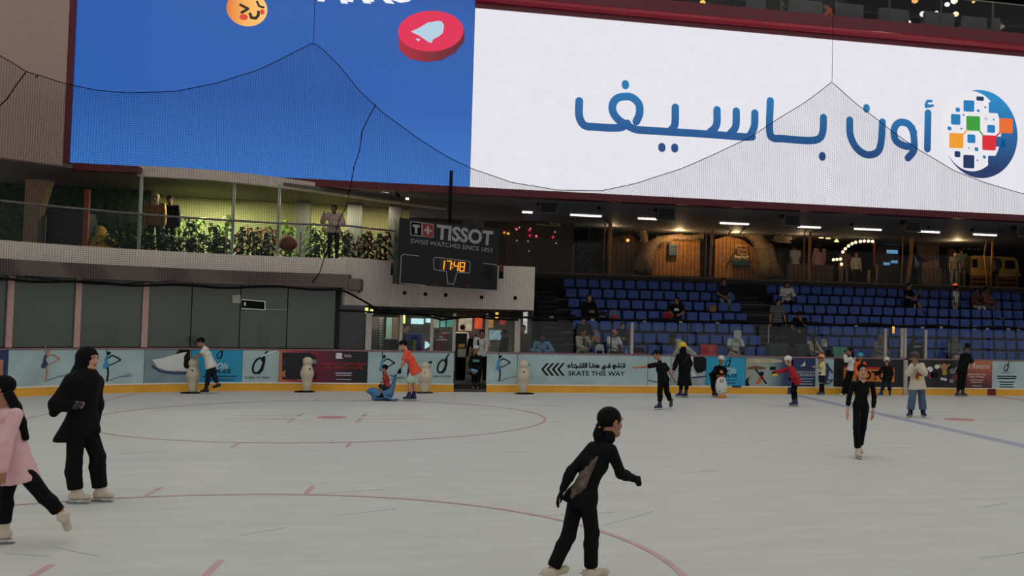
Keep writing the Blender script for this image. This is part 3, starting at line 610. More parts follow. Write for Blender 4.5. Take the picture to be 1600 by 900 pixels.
# blue picture: face, button, lower edge of big white letters
def disc(mb, px, py, rx, ry, h, m=0, n=32, rot=0):
    c = S2(px, py); k = abs(S2(px+10, py)[0]-c[0])/10; ca, sa = math.cos(rot), math.sin(rot)
    mb.blob([(c[0]+k*(rx*math.cos(a)*ca-ry*math.sin(a)*sa), c[1]+k*(rx*math.cos(a)*sa+ry*math.sin(a)*ca)) for a in np.linspace(0, 2*PI, n+1)[:-1]], fs, h, m)
f = MB(); disc(f, 386, 14, 32, 29.5, .02, 0)
cE = S2(386, 14)
gE = grad('face_orange', [(0, (228, 110, 36)), (.45, (250, 180, 90)), (1, (255, 205, 120))], 0, emit=.95, lo=cE[0]-.6, hi=cE[0]+.65)
disc(f, 381, 27, 6.5, 5, .026, 1); disc(f, 410, 19, 3.5, 4.5, .026, 1)
f.stroke([S2(*p) for p in [(376, 8), (388, 14), (378, 20)]], .075, fs, .03, 2); f.stroke([S2(*p) for p in [(402, 3), (405, 10), (412, 12)]], .06, fs, .03, 2); f.stroke([S2(*p) for p in [(391, 22), (393, 28), (400, 29), (404, 24), (404, 19)]], .08, fs, .03, 2)
f.build('laughing_face', [gE, em('blush_red', (232, 66, 60)), em('dark_line', (36, 24, 20))], t)
f = MB(); c0 = S2(674, 63); R1 = [S2(*p) for p in [(622, 58), (624, 78), (640, 92), (665, 97), (690, 94), (712, 82), (726, 64), (725, 45), (700, 60), (660, 75)]]
f.blob(R1, fs, .02, 0); disc(f, 673.5, 49, 51.5, 33, .028, 1, rot=.16)
f.blob([S2(*p) for p in [(642, 50), (655, 44), (668, 36), (685, 33), (690, 34), (694, 40), (692, 52), (686, 57), (677, 62), (674, 68), (668, 65), (655, 56)]], fs, .036, 2); f.blob([S2(*p) for p in [(650, 60), (657, 62), (654, 65), (651, 63)]], fs, .036, 2)
f.build('bell_button', [grad('button_side', [(0, (180, 20, 50)), (.6, (120, 10, 40)), (1, (90, 6, 36))], 0, emit=.9, lo=c0[0]-1, hi=c0[0]+1), em('button_red', (232, 40, 84)), em('bell_pale', (186, 216, 234))], t)
f = MB(); zl = S2(560, 6)[1]
for s_, px in (('A', 520), ('R', 558), ('K', 592), ('O', 626)): text(f, s_, 1.15, fs, S2(px, 5)[0], S2(px, 5)[1]+.05, 0, .02, bold=.03)
f.build('big_lettering', em('letter_white', (240, 240, 244), 1.0), t)
# Arabic wordmark, heavy round pen strokes
B1 = [[(905, 158), (905, 182), (913, 196), (930, 198.5), (955, 200), (971, 199), (980, 193)], [(994, 190), (999, 178), (998, 163), (988, 153), (977, 151), (964, 154), (957, 164), (958, 176), (966, 187), (978, 195), (992, 202), (1010, 204), (1100, 209.5), (1160, 214), (1175, 214)],
      [(1055, 168), (1054, 195), (1046, 206)], [(1120, 172), (1119, 196), (1108, 208)], [(1150, 174), (1149, 198), (1140, 210)], [(1179, 177), (1178, 198), (1171, 213)],
      [(1203, 158), (1202, 205), (1208, 216), (1222, 217), (1262, 220), (1279, 217), (1285, 206), (1286, 184)], [(1327, 188), (1328, 212), (1338, 232), (1354, 242), (1370, 238), (1376, 222), (1378, 191)],
      [(1427, 207), (1418, 194), (1404, 192), (1396, 203), (1399, 220), (1412, 228), (1426, 230)], [(1424, 200), (1427, 215), (1427, 235), (1418, 247)], [(1449, 177), (1448, 233)]]
gB = grad('blue_wordmark', [(0, (2, 56, 118)), (.35, (4, 84, 148)), (1, (8, 122, 184))], 2, emit=.9, lo=S2(1200, 255)[1], hi=S2(1200, 140)[1])
def curve(pts, n=5):                       # a smooth line through the given points
    P = [np.array(p, float) for p in pts]; P = [2*P[0]-P[1]]+P+[2*P[-1]-P[-2]]; out = []
    for i in range(1, len(P)-2):
        for k in range(n):
            t_ = k/n; a, b, c, d = P[i-1:i+3]; out.append(tuple(.5*((2*b)+(c-a)*t_+(2*a-5*b+4*c-d)*t_*t_+(3*b-a-3*c+d)*t_**3)))
    return out+[tuple(P[-2])]
f = MB(); f2 = MB()
for i, s_ in enumerate(B1): (f if i < 6 else f2).ribbon([S2(*p) for p in (curve(s_) if len(s_) > 2 else s_)], .25, fs, .02+.003*i)
for p in [(977, 131), (1034, 229), (1054, 230), (1284.5, 243), (1353.5, 168)]: (f if p[0] < 1300 else f2).stroke([S2(*p), S2(p[0]+.1, p[1]+3)], .235, fs, .02)
f.build('arabic_word', gB, t2); f = f2
f.stroke([S2(*p) for p in [(1455, 158), (1449, 158), (1446, 164), (1454, 166)]], .09, fs, .02); f.stroke([S2(*p) for p in [(1446, 167), (1457, 165)]], .09, fs, .02)
f.build('arabic_word', gB, t2)
# round emblem of tiles
cg = S2(1533, 210); kx = abs(S2(1543, 210)[0]-cg[0])/10
f = MB(); disc(f, 1532, 209.5, 58, 63, .016, 0, 64); disc(f, 1518, 205, 46, 57.5, .022, 1, 48)
E2 = lambda x, y: S2(1200+x/3, y/3)
def sq(x0, y0, x1, y1, m, h=.03): f.blob([E2(*p) for p in [(x0+4, y0), (x1-4, y0+2), (x1, y0+6), (x1, y1-4), (x1-4, y1), (x0+4, y1-2), (x0, y1-6), (x0, y0+4)]], fs, h, m)
for a in [(915, 470, 965, 525), (878, 504, 898, 526), (977, 512, 990, 527), (1012, 498, 1022, 510), (856, 535, 900, 586), (910, 534, 920, 545), (840, 593, 858, 612), (900, 598, 910, 609), (1026, 585, 1062, 624), (933, 630, 970, 672), (967, 690, 984, 710), (1051, 556, 1061, 567), (1005, 728, 1019, 745), (935, 690, 944, 700), (975, 747, 985, 757)]: sq(*a, 2)
for a in [(975, 452, 1010, 474), (1033, 478, 1082, 532), (1080, 500, 1100, 545), (1060, 640, 1110, 690), (1090, 655, 1145, 710), (1030, 730, 1080, 790), (914, 726, 965, 790), (873, 708, 900, 738), (1075, 710, 1090, 726)]: sq(*a, 0 if a[0] > 1025 else 3, .028)
sq(928, 544, 992, 614, 4); sq(1082, 555, 1145, 626, 5); sq(848, 624, 914, 696, 6); sq(1003, 634, 1066, 706, 7); sq(1012, 548, 1028, 566, 8)
for a, b, m in [((914, 630), (932, 610), 6), ((990, 614), (1005, 634), 4), ((1066, 640), (1084, 624), 7)]: f.stroke([E2(*a), E2(*b)], .05, fs, .031, m)
gR = grad('emblem_blue', [(0, (4, 44, 100)), (.5, (6, 96, 160)), (1, (10, 138, 198))], 2, emit=.9, lo=cg[1]-1.2, hi=cg[1]+1.3)
f.build('emblem', [gR, em('emblem_white', (236, 234, 240), .95), em('emblem_mid_blue', (14, 124, 186)), em('emblem_navy', (6, 44, 92)), em('emblem_green', (54, 158, 54)), em('emblem_orange', (240, 110, 40)), em('emblem_amber', (246, 160, 40)), em('emblem_red', (222, 28, 48)), em('emblem_grey', (196, 208, 216))], t2)
# maroon surround
t = thing('screen_surround', 'maroon painted frame around the two video screens', 'frame', (xm, SY, zb))
MB().box((xl-.24, SY-.06, zb-.2), (xl, SY+.4, 13.6)).build('side_frame', m_maroon, t)
MB().box((W(105, 264, 29.2)[0], 29.2, W(160, 267, 29.2)[2]), (W(215, 268, 29.2)[0], 29.6, W(160, 256.5, 29.2)[2])).build('corner_frame', m_maroon, t)
MB().box((xl, SY-.06, zb-.22), (xr, SY+.5, zb)).build('bottom_frame', m_maroon, t)
MB().box((xm, SY-.04, zt), (xr, SY+.3, zt+.17)).build('lower_band', m_maroon, t)
MB().tube([(xm, SY-.08, zt+.28), (xr, SY-.08, zt+.28)], .12, 14).build('round_tube', m_red, t)
MB().box((xm, SY-.02, zt+.38), (xr, SY+.3, zt+.82)).build('upper_band', m_maroon, t)
struct(MB().box((xl, SY+.32, zb-.1), (xr, SY+.6, 12.5)).build('wall_screen', m_dark))
# ================================================================== SEATING
m_tier = M('black_tier_carpet', (26, 27, 30), .85); m_nose = M('grey_step_edge', (92, 88, 84), .6)
def RY(i): return 37.1-.85*i
def RZ(i): return 3.71-.385*i               # top of the backrests in row i
def FZ(i): return RZ(i)-.78                 # tread the row stands on
tier = MB(); nose = MB()
for i in range(7):
    zb_ = FZ(i); y0 = RY(i)-.66
    tier.box((3.35, y0, 0 if i == 6 else zb_-.45), (24.5, 38.0, zb_)); nose.box((3.35, y0-.012, zb_-.045), (24.5, y0+.03, zb_+.004))
st = struct(tier.build('floor_tier', m_tier)); struct(nose.build('trim_6', m_nose))
struct(MB().box((2.75, 37.95, .3), (25, 38.25, 3.75)).build('wall_tier', M('black_wall', (24, 24, 26), .8)))
struct(MB().box((25.0, 28.5, 0), (25.3, 47, 6.0)).build('wall_right', m_dark))
def stairs(x0, x1, lb, n=14):
    t = thing('aisle_stairs', lb, 'stairs', ((x0+x1)/2, 34, .6)); f = MB(); g = MB()
    for k in range(n):
        z = .62+(k+1)*.185; y = 31.75+k*.425; f.box((x0, y, z-.19), (x1, y+.45, z)); g.box((x0, y-.01, z-.04), (x1, y+.02, z+.003))
    f.build('steps', m_tier, t); g.build('nosing', M('dark_step_edge', (52, 50, 48), .6), t)
    return t
stairs(2.75, 3.5, 'dark aisle stairs left of the seating, beside the slatted wall'); stairs(10.25, 11.35, 'dark aisle stairs between the two seating blocks')
# seat: shell backrest and pan on a pedestal, origin on the tread below the backrest, facing -Y
m_seat = M('blue_seat_plastic', (48, 80, 158), .42, var=.06, scale=3, spec=.35); m_sleg = M('seat_pedestal', (30, 30, 34), .5, .4)
def shell(prof, hw, n=8, th=.018, rnd=.1):
    V = []; F = []; m = len(prof)
    for side in (0, 1):
        for j, (y, z, k) in enumerate(prof):
            for i in range(n+1):
                u = -1+2*i/n; w = hw*k; dish = .022*(1-u*u)
                yy = y+dish*(1 if j >= m//2 else .6)+(th if side else 0); zz = z-(0 if j >= m//2 else dish*.7)-(th*.5 if side and j < m//2 else 0)
                V.append((u*w, yy, zz))
    q = n+1
    for side in (0, 1):
        o = side*m*q
        for j in range(m-1):
            for i in range(n):
                f = (o+j*q+i, o+j*q+i+1, o+(j+1)*q+i+1, o+(j+1)*q+i); F.append(f if not side else f[::-1])
    o = m*q
    for j in range(m-1): F += [(j*q, (j+1)*q, o+(j+1)*q, o+j*q), (j*q+n, o+j*q+n, o+(j+1)*q+n, (j+1)*q+n)]
    for i in range(n): F += [(i, o+i, o+i+1, i+1), ((m-1)*q+i, (m-1)*q+i+1, o+(m-1)*q+i+1, o+(m-1)*q+i)]
    return V, F
V, F = shell([(-.012, .485, .9), (-.004, .5, .97), (.0, .56, 1), (.012, .66, .99), (.024, .745, .92), (.03, .775, .74)], .196)
bk = MB().add(V, F, 0, True)
V, F = shell([(-.4, .36, .8), (-.385, .385, .94), (-.3, .385, 1), (-.15, .375, 1), (-.06, .375, .96), (-.035, .39, .86)], .196)
pn_ = MB().add(V, F, 0, True)
seat0 = bpy.data.objects.new('stadium_seat', None); COL.objects.link(seat0); WLOC[seat0] = (0, 0, 0)
bk.build('backrest', m_seat, seat0, loc=(0, 0, 0)); pn_.build('seat_pan', m_seat, seat0, loc=(0, 0, 0))
MB().box((-.03, -.3, .0), (.03, -.22, .35)).box((-.16, -.33, .34), (.16, -.19, .365)).box((-.13, .03, .36), (-.09, .05, .66)).box((.09, .03, .36), (.13, .05, .66)).box((-.13, -.2, .345), (.13, .05, .362)).build('pedestal', m_sleg, seat0, loc=(0, 0, 0))
ORD = ['first', 'second', 'third', 'fourth', 'fifth', 'sixth', 'seventh', 'eighth', 'ninth', 'tenth', 'eleventh', 'twelfth', 'thirteenth', 'fourteenth', 'fifteenth', 'sixteenth', 'seventeenth', 'eighteenth', 'nineteenth', 'twentieth', 'twenty-first', 'twenty-second', 'twenty-third', 'twenty-fourth']
ROWN = ['top row', 'second row down', 'third row down', 'fourth row down', 'fifth row down', 'second row up', 'front row']
def SX(block, k): return (3.72+.455*(k+.5)) if block == 0 else (11.55+.455*(k+.5))
first = True
for i in range(7):
    for b in (0, 1):
        n = 14 if b == 0 else 24
        for k in range(n):
            if b == 1 and i == 6 and k < 2: continue
            o = seat0 if first else clone(seat0); first = False
            o.location = (SX(b, k), RY(i), FZ(i)); o.rotation_euler = (random.gauss(0, .01), 0, random.gauss(0, .015))
            rn = ROWN[i]
            tag(o, ('blue plastic seat, %s from the left in the %s, left block' if b == 0 else 'blue plastic seat, %s from the aisle in the %s, right block') % (ORD[k], rn), 'seat', 'blue stadium seats')
# dark rail with pale clamps along the stand
rz_ = 2.22
def rail(x0, x1, lb, clamps):
    t = thing('stand_rail', lb, 'rail', (x0, 30.75, rz_)); MB().tube([(x0, 30.75, rz_), (x1, 30.75, rz_)], .028, 8).build('rail', m_black, t)
    for px in clamps:
        x = W(px, 500, 30.7)[0]; MB().box((x-.055, 30.7, rz_-.07), (x+.055, 30.73, rz_+.05)).build('clamp_plate', M('pale_clamp', (134, 130, 126), .5), t)
    for x in np.arange(x0+.4, x1, 2.4): MB().tube([(x, 30.75, .6), (x, 30.75, rz_)], .02, 6).build('post', m_black, t)
rail(W(812, 500, 30.75)[0], W(1180, 500, 30.75)[0], 'dark rail with pale clamp plates in front of the left seating block', (862, 926, 1007, 1064, 1121)); rail(W(1255, 500, 30.75)[0], 21, 'dark rail with pale clamp plates in front of the right seating block', (1338, 1442, 1471, 1523, 1543, 1576, 1592))
tag(MB().box((3.0, 30.35, .3), (25, 31.4, .6)).build('front_walkway', m_tier), 'dark walkway behind the boards in front of the seats', 'walkway'); bpy.data.objects['front_walkway']['kind'] = 'structure'
p = W(1391, 515, 30.6); lt = thing('amber_lamp', 'small amber lamp at the top of the players door', 'lamp', tuple(p)); MB().tube([(p[0], 30.35, p[2]-.12), (p[0], 30.35, p[2]+.12)], .04, 8).build('tube', M('amber_glow', (250, 170, 60), emit=1.2), lt); MB().tube([(p[0], 30.4, .6), (p[0], 30.4, p[2]-.1)], .012, 6).build('stalk', m_dark, lt)
# black stage boxes in the front aisle
for i, (a, b, lb) in enumerate([(1196, 1230, 'left, with clutter on it'), (1240, 1264, 'right, beside the person in the tan jacket')]):
    x0, x1 = W(a, 545, 31.2)[0], W(b, 545, 31.2)[0]
    tag(MB().prism([(x0, .6), (x1, .6), (x1, 1.55), (x0+.14, 1.55)], 'y', 31.1, 31.6).build('flight_case', M('grey_flight_case', (52, 54, 58), .6), bev=.03), 'dark grey equipment case in the aisle front, '+lb, 'case')

# ================================================================== CONCOURSE ABOVE THE SEATS
m_cfl = M('concourse_floor', (48, 42, 38), .6)
struct(MB().box((2.2, 38.0, 3.75), (30, 46.5, 3.94)).build('floor_concourse', m_cfl)); struct(MB().box((2.3, 37.97, 3.9), (30, 38.02, 3.97)).build('trim_7', M('bronze_edge', (104, 84, 66), .5)))
m_ceil = M('slatted_grey_ceiling', (128, 128, 130), .7, stripe=('Y', .12, .3))
struct(MB().box((-2.2, 32.1, 5.95), (30, 46.5, 6.05)).build('ceiling_concourse', m_ceil)); struct(MB().box((2.2, 46.3, 3.9), (30, 46.6, 6.0)).build('wall_concourse', M('black_shopfront', (26, 25, 27), .7)))
struct(MB().box((-2, 31.95, 5.95), (-1.9, 46, 6.05)).build('trim_8', m_dark))
m_bslat = M('brown_slatted_wall', (98, 76, 64), .7, stripe=('Z', .09, .3))
x0, x1 = W(636, 370, 38.9)[0], W(896, 370, 38.9)[0]; struct(MB().box((x0, 38.9, 3.7), (x1, 39.1, 5.97)).build('wall_brown', m_bslat))
struct(MB().box((x1-.03, 38.85, 3.7), (x1+.04, 39.15, 5.1)).build('trim_9', M('tan_edge', (150, 120, 92), .6)))
p = W(740, 350, 38.8)
t = thing('picture_frame', 'pale framed picture on the brown wall above the scoreboard', 'picture', tuple(p)); f = MB()
fp = fxz(p[0], 38.88, p[2]); f.stroke([(-.36, -.3), (.36, -.3), (.36, .26), (-.36, .26), (-.36, -.3)], .06, fp, .03, caps=True); f.build('frame', M('pale_frame', (140, 132, 122), .5), t); MB().box((p[0]-.33, 38.87, p[2]-.27), (p[0]+.33, 38.89, p[2]+.23)).build('picture', m_grp, t)
# glowing dots standing in for coloured light reflections on the wall
for i, (px, py, c) in enumerate([(788, 363.5, 'amber'), (794, 365, 'yellow'), (807, 358, 'pink'), (827, 359.5, 'red'), (828, 368, 'red'), (838, 369, 'pink'), (864, 370.5, 'red'), (811.5, 355.5, 'white'), (829, 357, 'white'), (867, 362.5, 'white'), (807.5, 376, 'white'), (825, 377, 'white'), (869, 380, 'white'), (826.5, 392.5, 'white')]):
    p = W(px, py, 38.84); cc = {'amber': (240, 130, 60), 'yellow': (240, 210, 70), 'pink': (240, 110, 130), 'red': (220, 40, 80), 'white': (190, 180, 176)}[c]
    lb = ['amber light reflection at the left edge of the brown wall', 'yellow light reflection at the left edge of the brown wall', 'pink light reflection in the upper left of the brown wall', 'upper red light reflection at the middle of the brown wall', 'lower red light reflection at the middle of the brown wall', 'pink light reflection right of the two red ones', 'red light reflection toward the right of the brown wall', 'tiny white light reflection, highest on the brown wall', 'tiny white light reflection just above the upper red one', 'tiny white light reflection above the rightmost red one', 'tiny white light reflection below the upper left pink one', 'tiny white light reflection below the lower red one', 'tiny white light reflection at the lower right of the brown wall', 'tiny white light reflection, lowest on the brown wall'][i]
    r = .05 if c != 'white' else .028; tag(MB().ball((p[0], 38.84, p[2]), r, 0, 8).build('fairy_light', M('fairy_'+c, cc, emit=1.0)), lb, 'light', 'light reflections on the brown wall')
p = W(858, 351, 38.86); f = MB(); fp = fxz(p[0], 38.9, p[2]); f.stroke([(-.5, 0), (-.2, -.02), (-.05, -.03)], .05, fp, .02)
for k in range(4): f.stroke([(.02+.11*k, -.05), (.1+.11*k, .09)], .04, fp, .02); f.stroke([(.02+.11*k, .07), (.12+.11*k, -.03)], .035, fp, .02)
tag(f.build('wall_lettering', M('pale_lime_letters', (176, 180, 130), .5)), 'small pale scrawled lettering high on the brown wall', 'lettering')
# dark doorway right of the brown wall
xa, xb = W(897, 380, 40)[0], W(944, 380, 40)[0]
t = thing('dark_shopfront', 'dark glazed shopfront between the brown wall and the first bamboo pole', 'shopfront', ((xa+xb)/2, 40, 3.94)); MB().box((xa, 40.2, 3.94), (xb, 40.3, 5.9)).build('back_panel', m_black, t)
MB().box((xa, 40, 3.94), (xb, 40.02, 5.9)).build('glass', m_bglass, t); MB().box((xa, 39.98, 4.98), (xb, 40.05, 5.02)).build('transom', m_dark, t); MB().box(((xa+xb)/2-.02, 39.98, 3.94), ((xa+xb)/2+.02, 40.05, 5.9)).build('mullion', m_dark, t)
# thatched huts
m_plank = M('warm_plank_wood', (168, 112, 48), .7, var=.25, scale=5, stripe=('X', .17, .45)); m_plankd = M('dark_plank_wood', (92, 68, 48), .75, var=.25, scale=5, stripe=('X', .2, .5)); m_thatch = M('dry_thatch', (132, 108, 78), .9, var=.4, scale=14, bump=.8)
HY = 41.0
def H2(px, py, Y=HY): p = W(px, py, Y); return (p[0], p[2])
def hut(label, wall, arch, mat, extra=None, base=None):
    c = H2(*wall[0]); t = thing('thatched_hut', label, 'hut', (c[0], HY, 3.94))
    MB().prism([H2(*p) for p in wall], 'y', HY, HY+.15).build('plank_wall', mat, t)
    f = MB(); P = [(H2(*p[:2])[0], HY-.05, H2(*p[:2])[1]) for p in arch]
    f.tube(P, [p[2] for p in arch], 10)
    rnd = random.Random(int(c[0]*10))
    for k in range(220):
        i = rnd.randrange(len(P)-1); s_ = rnd.random(); a = Vector(P[i])*(1-s_)+Vector(P[i+1])*s_; r = arch[i][2]
        an = rnd.uniform(0, 2*PI); d = Vector((math.cos(an)*r, -abs(rnd.random())*r*.8, math.sin(an)*r)); f.tube([a+d*.8, a+d*1.25+Vector((rnd.uniform(-.1, .1), 0, -.12))], [.012, .003], 4)
    f.build('thatch_arch', m_thatch, t)
    return t
t = hut('dark plank hut with a curling thatch edge, beside the first bamboo pole', [(955, 432), (955, 372), (985, 366), (1000, 378), (1005, 395), (998, 415), (988, 432)], [(975, 352, .12), (992, 347, .2), (1003, 358, .16), (1007, 375, .14), (1012, 390, .1)], m_plankd)
MB().box((H2(970, 375)[0], HY-.1, H2(970, 377)[1]), (H2(990, 375)[0], HY, H2(970, 371)[1])).build('shelf', m_plankd, t); f = MB(); f.ball((H2(980, 376)[0], HY-.15, H2(980, 376)[1]), .07, 0, 8); f.build('lamp', M('warm_bulb', (255, 170, 80), emit=2), t)
t = hut('warmly lit round-topped plank hut with a blue grey letterbox', [(1019, 430), (1020, 395), (1024, 376), (1040, 367), (1065, 365), (1085, 370), (1094, 376), (1094, 432)], [(1002, 425, .42), (1010, 400, .34), (1016, 384, .26), (1030, 375, .18), (1052, 371, .13), (1078, 372, .12), (1098, 368, .12)], m_plank)
a = H2(1043, 400); b = H2(1057, 382); MB().box((a[0], HY-.22, a[1]), (b[0], HY, b[1])).build('letterbox', M('blue_grey_letterbox', (62, 82, 90), .5), t, bev=.02); MB().box((a[0]+.06, HY-.225, b[1]-.14), (b[0]-.06, HY-.21, b[1]-.11)).build('slot', m_black, t)
a = H2(1095, 428); b = H2(1104, 374); MB().box((a[0], HY-.05, a[1]), (b[0], HY+.1, b[1])).build('doorway', m_black, t)
t = hut('plank hut with an open window frame and green flower trough under a thatch arch', [(1117, 434), (1118, 374), (1135, 369), (1160, 374), (1178, 388), (1186, 405), (1184, 436)], [(1140, 362, .14), (1165, 361, .24), (1183, 370, .34), (1194, 390, .4), (1197, 412, .46), (1203, 432, .5)], m_plank)
f = MB(); fq = lambda u, v, h: (u, HY-.12-h, v)
f.stroke([H2(*p) for p in [(1149, 384), (1164, 385), (1166, 398), (1153, 397), (1149, 384)]], .06, fq, .04); f.stroke([H2(1156, 384.5), H2(1159.5, 397.5)], .045, fq, .04); f.stroke([H2(1151, 391), H2(1165, 391.5)], .045, fq, .04); f.build('window_frame', M('pale_wood_frame', (176, 132, 84), .6), t)
a = H2(1143, 415); b = H2(1168, 408); MB().box((a[0], HY-.4, a[1]), (b[0], HY, b[1])).build('flower_trough', M('green_trough', (34, 70, 62), .6), t, bev=.02)
f = MB()
for k in range(7): p = H2(1147+3.2*k, 402+.9*(k % 3)); f.ball((p[0], HY-.22, p[1]), .07, 0, 8)
f.build('flowers', M('pale_flowers', (190, 172, 150), .8), t); f = MB(); f.stroke([H2(1136, 411), H2(1149, 390)], .07, fq, .05); f.build('brace', m_plankd, t)
struct(MB().prism([H2(*p, 43) for p in [(1205, 446), (1205, 394), (1224, 396), (1224, 446)]], 'y', 43, 43.1).build('wall_fence', m_plankd))
a = H2(1222, 440); b = H2(1292, 414)
tag(MB().box((a[0], 40.2, 3.94), (b[0], 40.3, 4.75)).build('plank_counter', m_plankd), 'grey brown plank counter below the standing visitors on the concourse', 'counter')
# bamboo poles
m_bam = M('lit_bamboo', (206, 140, 72), .6, var=.2, scale=4); m_bamd = M('dull_bamboo', (150, 112, 76), .7, var=.2, scale=4)  # lamplight is put into the brighter of the two bamboo colours
for (px0, py0, px1, py1, r, m, lb) in [(954, 341, 952.5, 424, .075, m_bam, 'thick lit bamboo pole left of the plank huts'), (946, 341, 944.5, 426, .025, m_bamd, 'thin dull bamboo pole left of the plank huts'), (1114, 348, 1109.5, 433, .055, m_bam, 'lit bamboo pole between the two warm huts'), (1104, 366, 1102, 432, .03, m_bamd, 'thin pole at the dark hut doorway'), (1257, 355, 1255.5, 437, .03, m_bamd, 'thin dull pole left of the woman in pink'), (1266.5, 356, 1264.5, 438, .06, m_bam, 'lit bamboo pole left of the woman in pink'), (1411, 363, 1408, 443, .035, m_bam, 'thin bamboo pole left of the leaning thick one'), (1424, 362, 1423.5, 398, .085, m_bam, 'upper half of the thick bamboo pole right of the lit signs'), (1423.5, 398, 1417.5, 444, .085, m_bam, 'lower leaning half of the thick bamboo pole right of the lit signs'), (1544, 369, 1538, 398, .04, m_bamd, 'short upper pole in front of the yellow van'), (1538, 398, 1542, 447, .04, m_bam, 'lower pole in front of the yellow van'), (1552, 369, 1548, 448, .05, m_bam, 'right bamboo pole in front of the yellow van'), (1370, 413, 1369, 442, .045, m_bam, 'short post right of the bulb arch'), (1358.5, 422, 1358, 439, .06, m_bam, 'short stump inside the bulb arch')]:
    a = W(px0, py0, 38.6); b = W(px1, py1, 38.6); b[2] = 3.94 if b[2] < 4.3 else b[2]; k = MB(); k.tube([a, (a+b)/2+np.array([random.uniform(-.03, .03), 0, 0]), b], r, 8); tag(k.build('bamboo_pole', m), lb, 'pole', 'bamboo poles on the concourse')
point('hut_lamp', (W(1060, 360, 40.3)[0], 40.1, 5.75), 60, (1, .66, .32)); point('hut_lamp', (W(1150, 360, 40)[0], 39.9, 5.75), 40, (1, .7, .36)); point('hut_lamp', (W(1260, 360, 39)[0], 39.4, 5.6), 18, (1, .7, .4)); point('hut_lamp', (W(1500, 360, 39)[0], 39.2, 5.7), 40, (1, .7, .36)); point('hut_lamp', (W(960, 360, 39)[0], 39.4, 5.7), 16, (1, .7, .4))
# bulb arch
t = thing('bulb_arch', 'small stall arch edged with glowing round bulbs', 'arch', (W(1340, 440, 40)[0], 40, 3.94))
Ap = [(1301, 406), (1306.5, 405.5), (1312, 405), (1313.5, 413), (1315.5, 394), (1319.5, 389), (1324.5, 384.5), (1330, 381), (1335.5, 379), (1343, 377.5), (1349, 377), (1355.5, 377), (1362, 377.5)]
A3 = [tuple(W(px, py, 40)) for px, py in Ap]
MB().tube([A3[4]]+A3[5:]+[tuple(W(1366, 377.5, 40)), tuple(W(1366.5, 415, 40))], .05, 8).build('red_tube', M('copper_red_tube', (150, 70, 44), .5), t)
MB().tube([A3[0], A3[2], A3[3], tuple(W(1312, 430, 40)), (W(1312, 430, 40)[0], 40, 3.94)], .045, 8).build('side_post', M('copper_red_tube', (150, 70, 44), .5), t)
for p in A3: MB().ball((p[0], p[1]-.1, p[2]), .065, 0, 10).build('bulb', M('glowing_bulb', (255, 226, 170), emit=3.0), t)
point('arch_glow', (W(1338, 395, 39.7)[0], 39.6, 5.0), 5, (1, .75, .4))
for i, (px, py) in enumerate([(1283, 372), (1294, 373), (1307, 378)]):
    p = W(px, py, 40.5); tag(MB().lathe([(.02, .12), (.1, .02), (.11, 0)], tuple(p), 12).build('pendant_shade', M('glowing_shade', (255, 214, 150) if i < 2 else (255, 240, 220), emit=2.2)), ['left small glowing pendant lamp near the bulb arch', 'middle small glowing pendant lamp near the bulb arch', 'right small bright pendant lamp near the bulb arch'][i], 'lamp', 'pendant lamps near the bulb arch')
f = MB(); fp = fxz(W(1388, 378, 43.05)[0], 43.02, W(1388, 380.5, 43)[2]); text(f, "2002'", .62, fp, 0, 0, 0, .03, sx=1.1, bold=.01); tag(f.build('lit_lettering', M('lit_grey_letters', (168, 172, 150), emit=.7)), "pale lit lettering 2002' above the dark stall right of the bulb arch", 'sign')
f = MB(); fp = fxz(W(1517, 388, 43)[0], 43, W(1517, 389, 43)[2]); text(f, 'Sunu', .5, fp, 0, 0, 0, .03, shear=.1, bold=.01); tag(f.build('lit_lettering', M('lit_yellow_letters', (214, 204, 80), emit=.8)), 'yellow lit lettering Sunu above the yellow van', 'sign')
t = thing('dark_stall', 'dark stall with small bluish lit screens under the pale lettering', 'stall', (W(1390, 440, 43)[0], 43, 3.94)); a, b = H2(1368, 440, 43), H2(1405, 386, 43)
MB().box((a[0], 43, 3.94), (b[0], 43.4, b[1])).build('front', M('dark_maroon_panel', (46, 24, 28), .6), t)
for q in [(1386, 391, 1403, 396), (1381, 410, 1391, 414), (1393, 407, 1403, 411)]:
    a, b = H2(q[0], q[3], 42.95), H2(q[2], q[1], 42.95); MB().box((a[0], 42.95, a[1]), (b[0], 43, b[1])).build('lit_screen', M('bluish_screen', (110, 170, 214), emit=.8), t)
a, b = H2(1431, 414, 42), H2(1466, 365, 42); t = thing('hanging_banner', 'large brown curved banner panel right of the thick bamboo pole', 'banner', (a[0], 42, a[1]))
MB().prism([H2(*p, 42) for p in [(1431, 364), (1467, 367), (1467, 408), (1445, 406), (1434, 396)]], 'y', 42, 42.1).build('cloth', M('brown_banner', (84, 66, 58), .8), t); MB().prism([H2(*p, 41.9) for p in [(1430, 400), (1440, 420), (1430, 419)]], 'y', 41.9, 41.98).build('pennant', M('pale_blue_pennant', (120, 150, 176), .7), t)
a, b = H2(1484, 412, 43), H2(1494, 375, 43); tag(MB().box((a[0], 43, 3.94), (b[0], 43.3, 5.9)).build('pillar', M('tan_pillar', (120, 90, 66), .7)), 'tan square pillar behind the two standing men on the concourse', 'pillar')
a, b = H2(1440, 442, 41), H2(1478, 420, 41); t = thing('brown_counter', 'low brown counter with goods below the banner', 'counter', (a[0], 41, 3.94)); MB().box((a[0], 41, 3.94), (b[0], 41.4, b[1])).build('front', m_plankd, t)
for k in range(3): c = H2(1446+9*k, 418, 41); MB().box((c[0]-.14, 41.05, b[1]), (c[0]+.12, 41.3, b[1]+.28+.06*k)).build('parcel', M('tan_parcel', (110, 78, 66), .8), t)
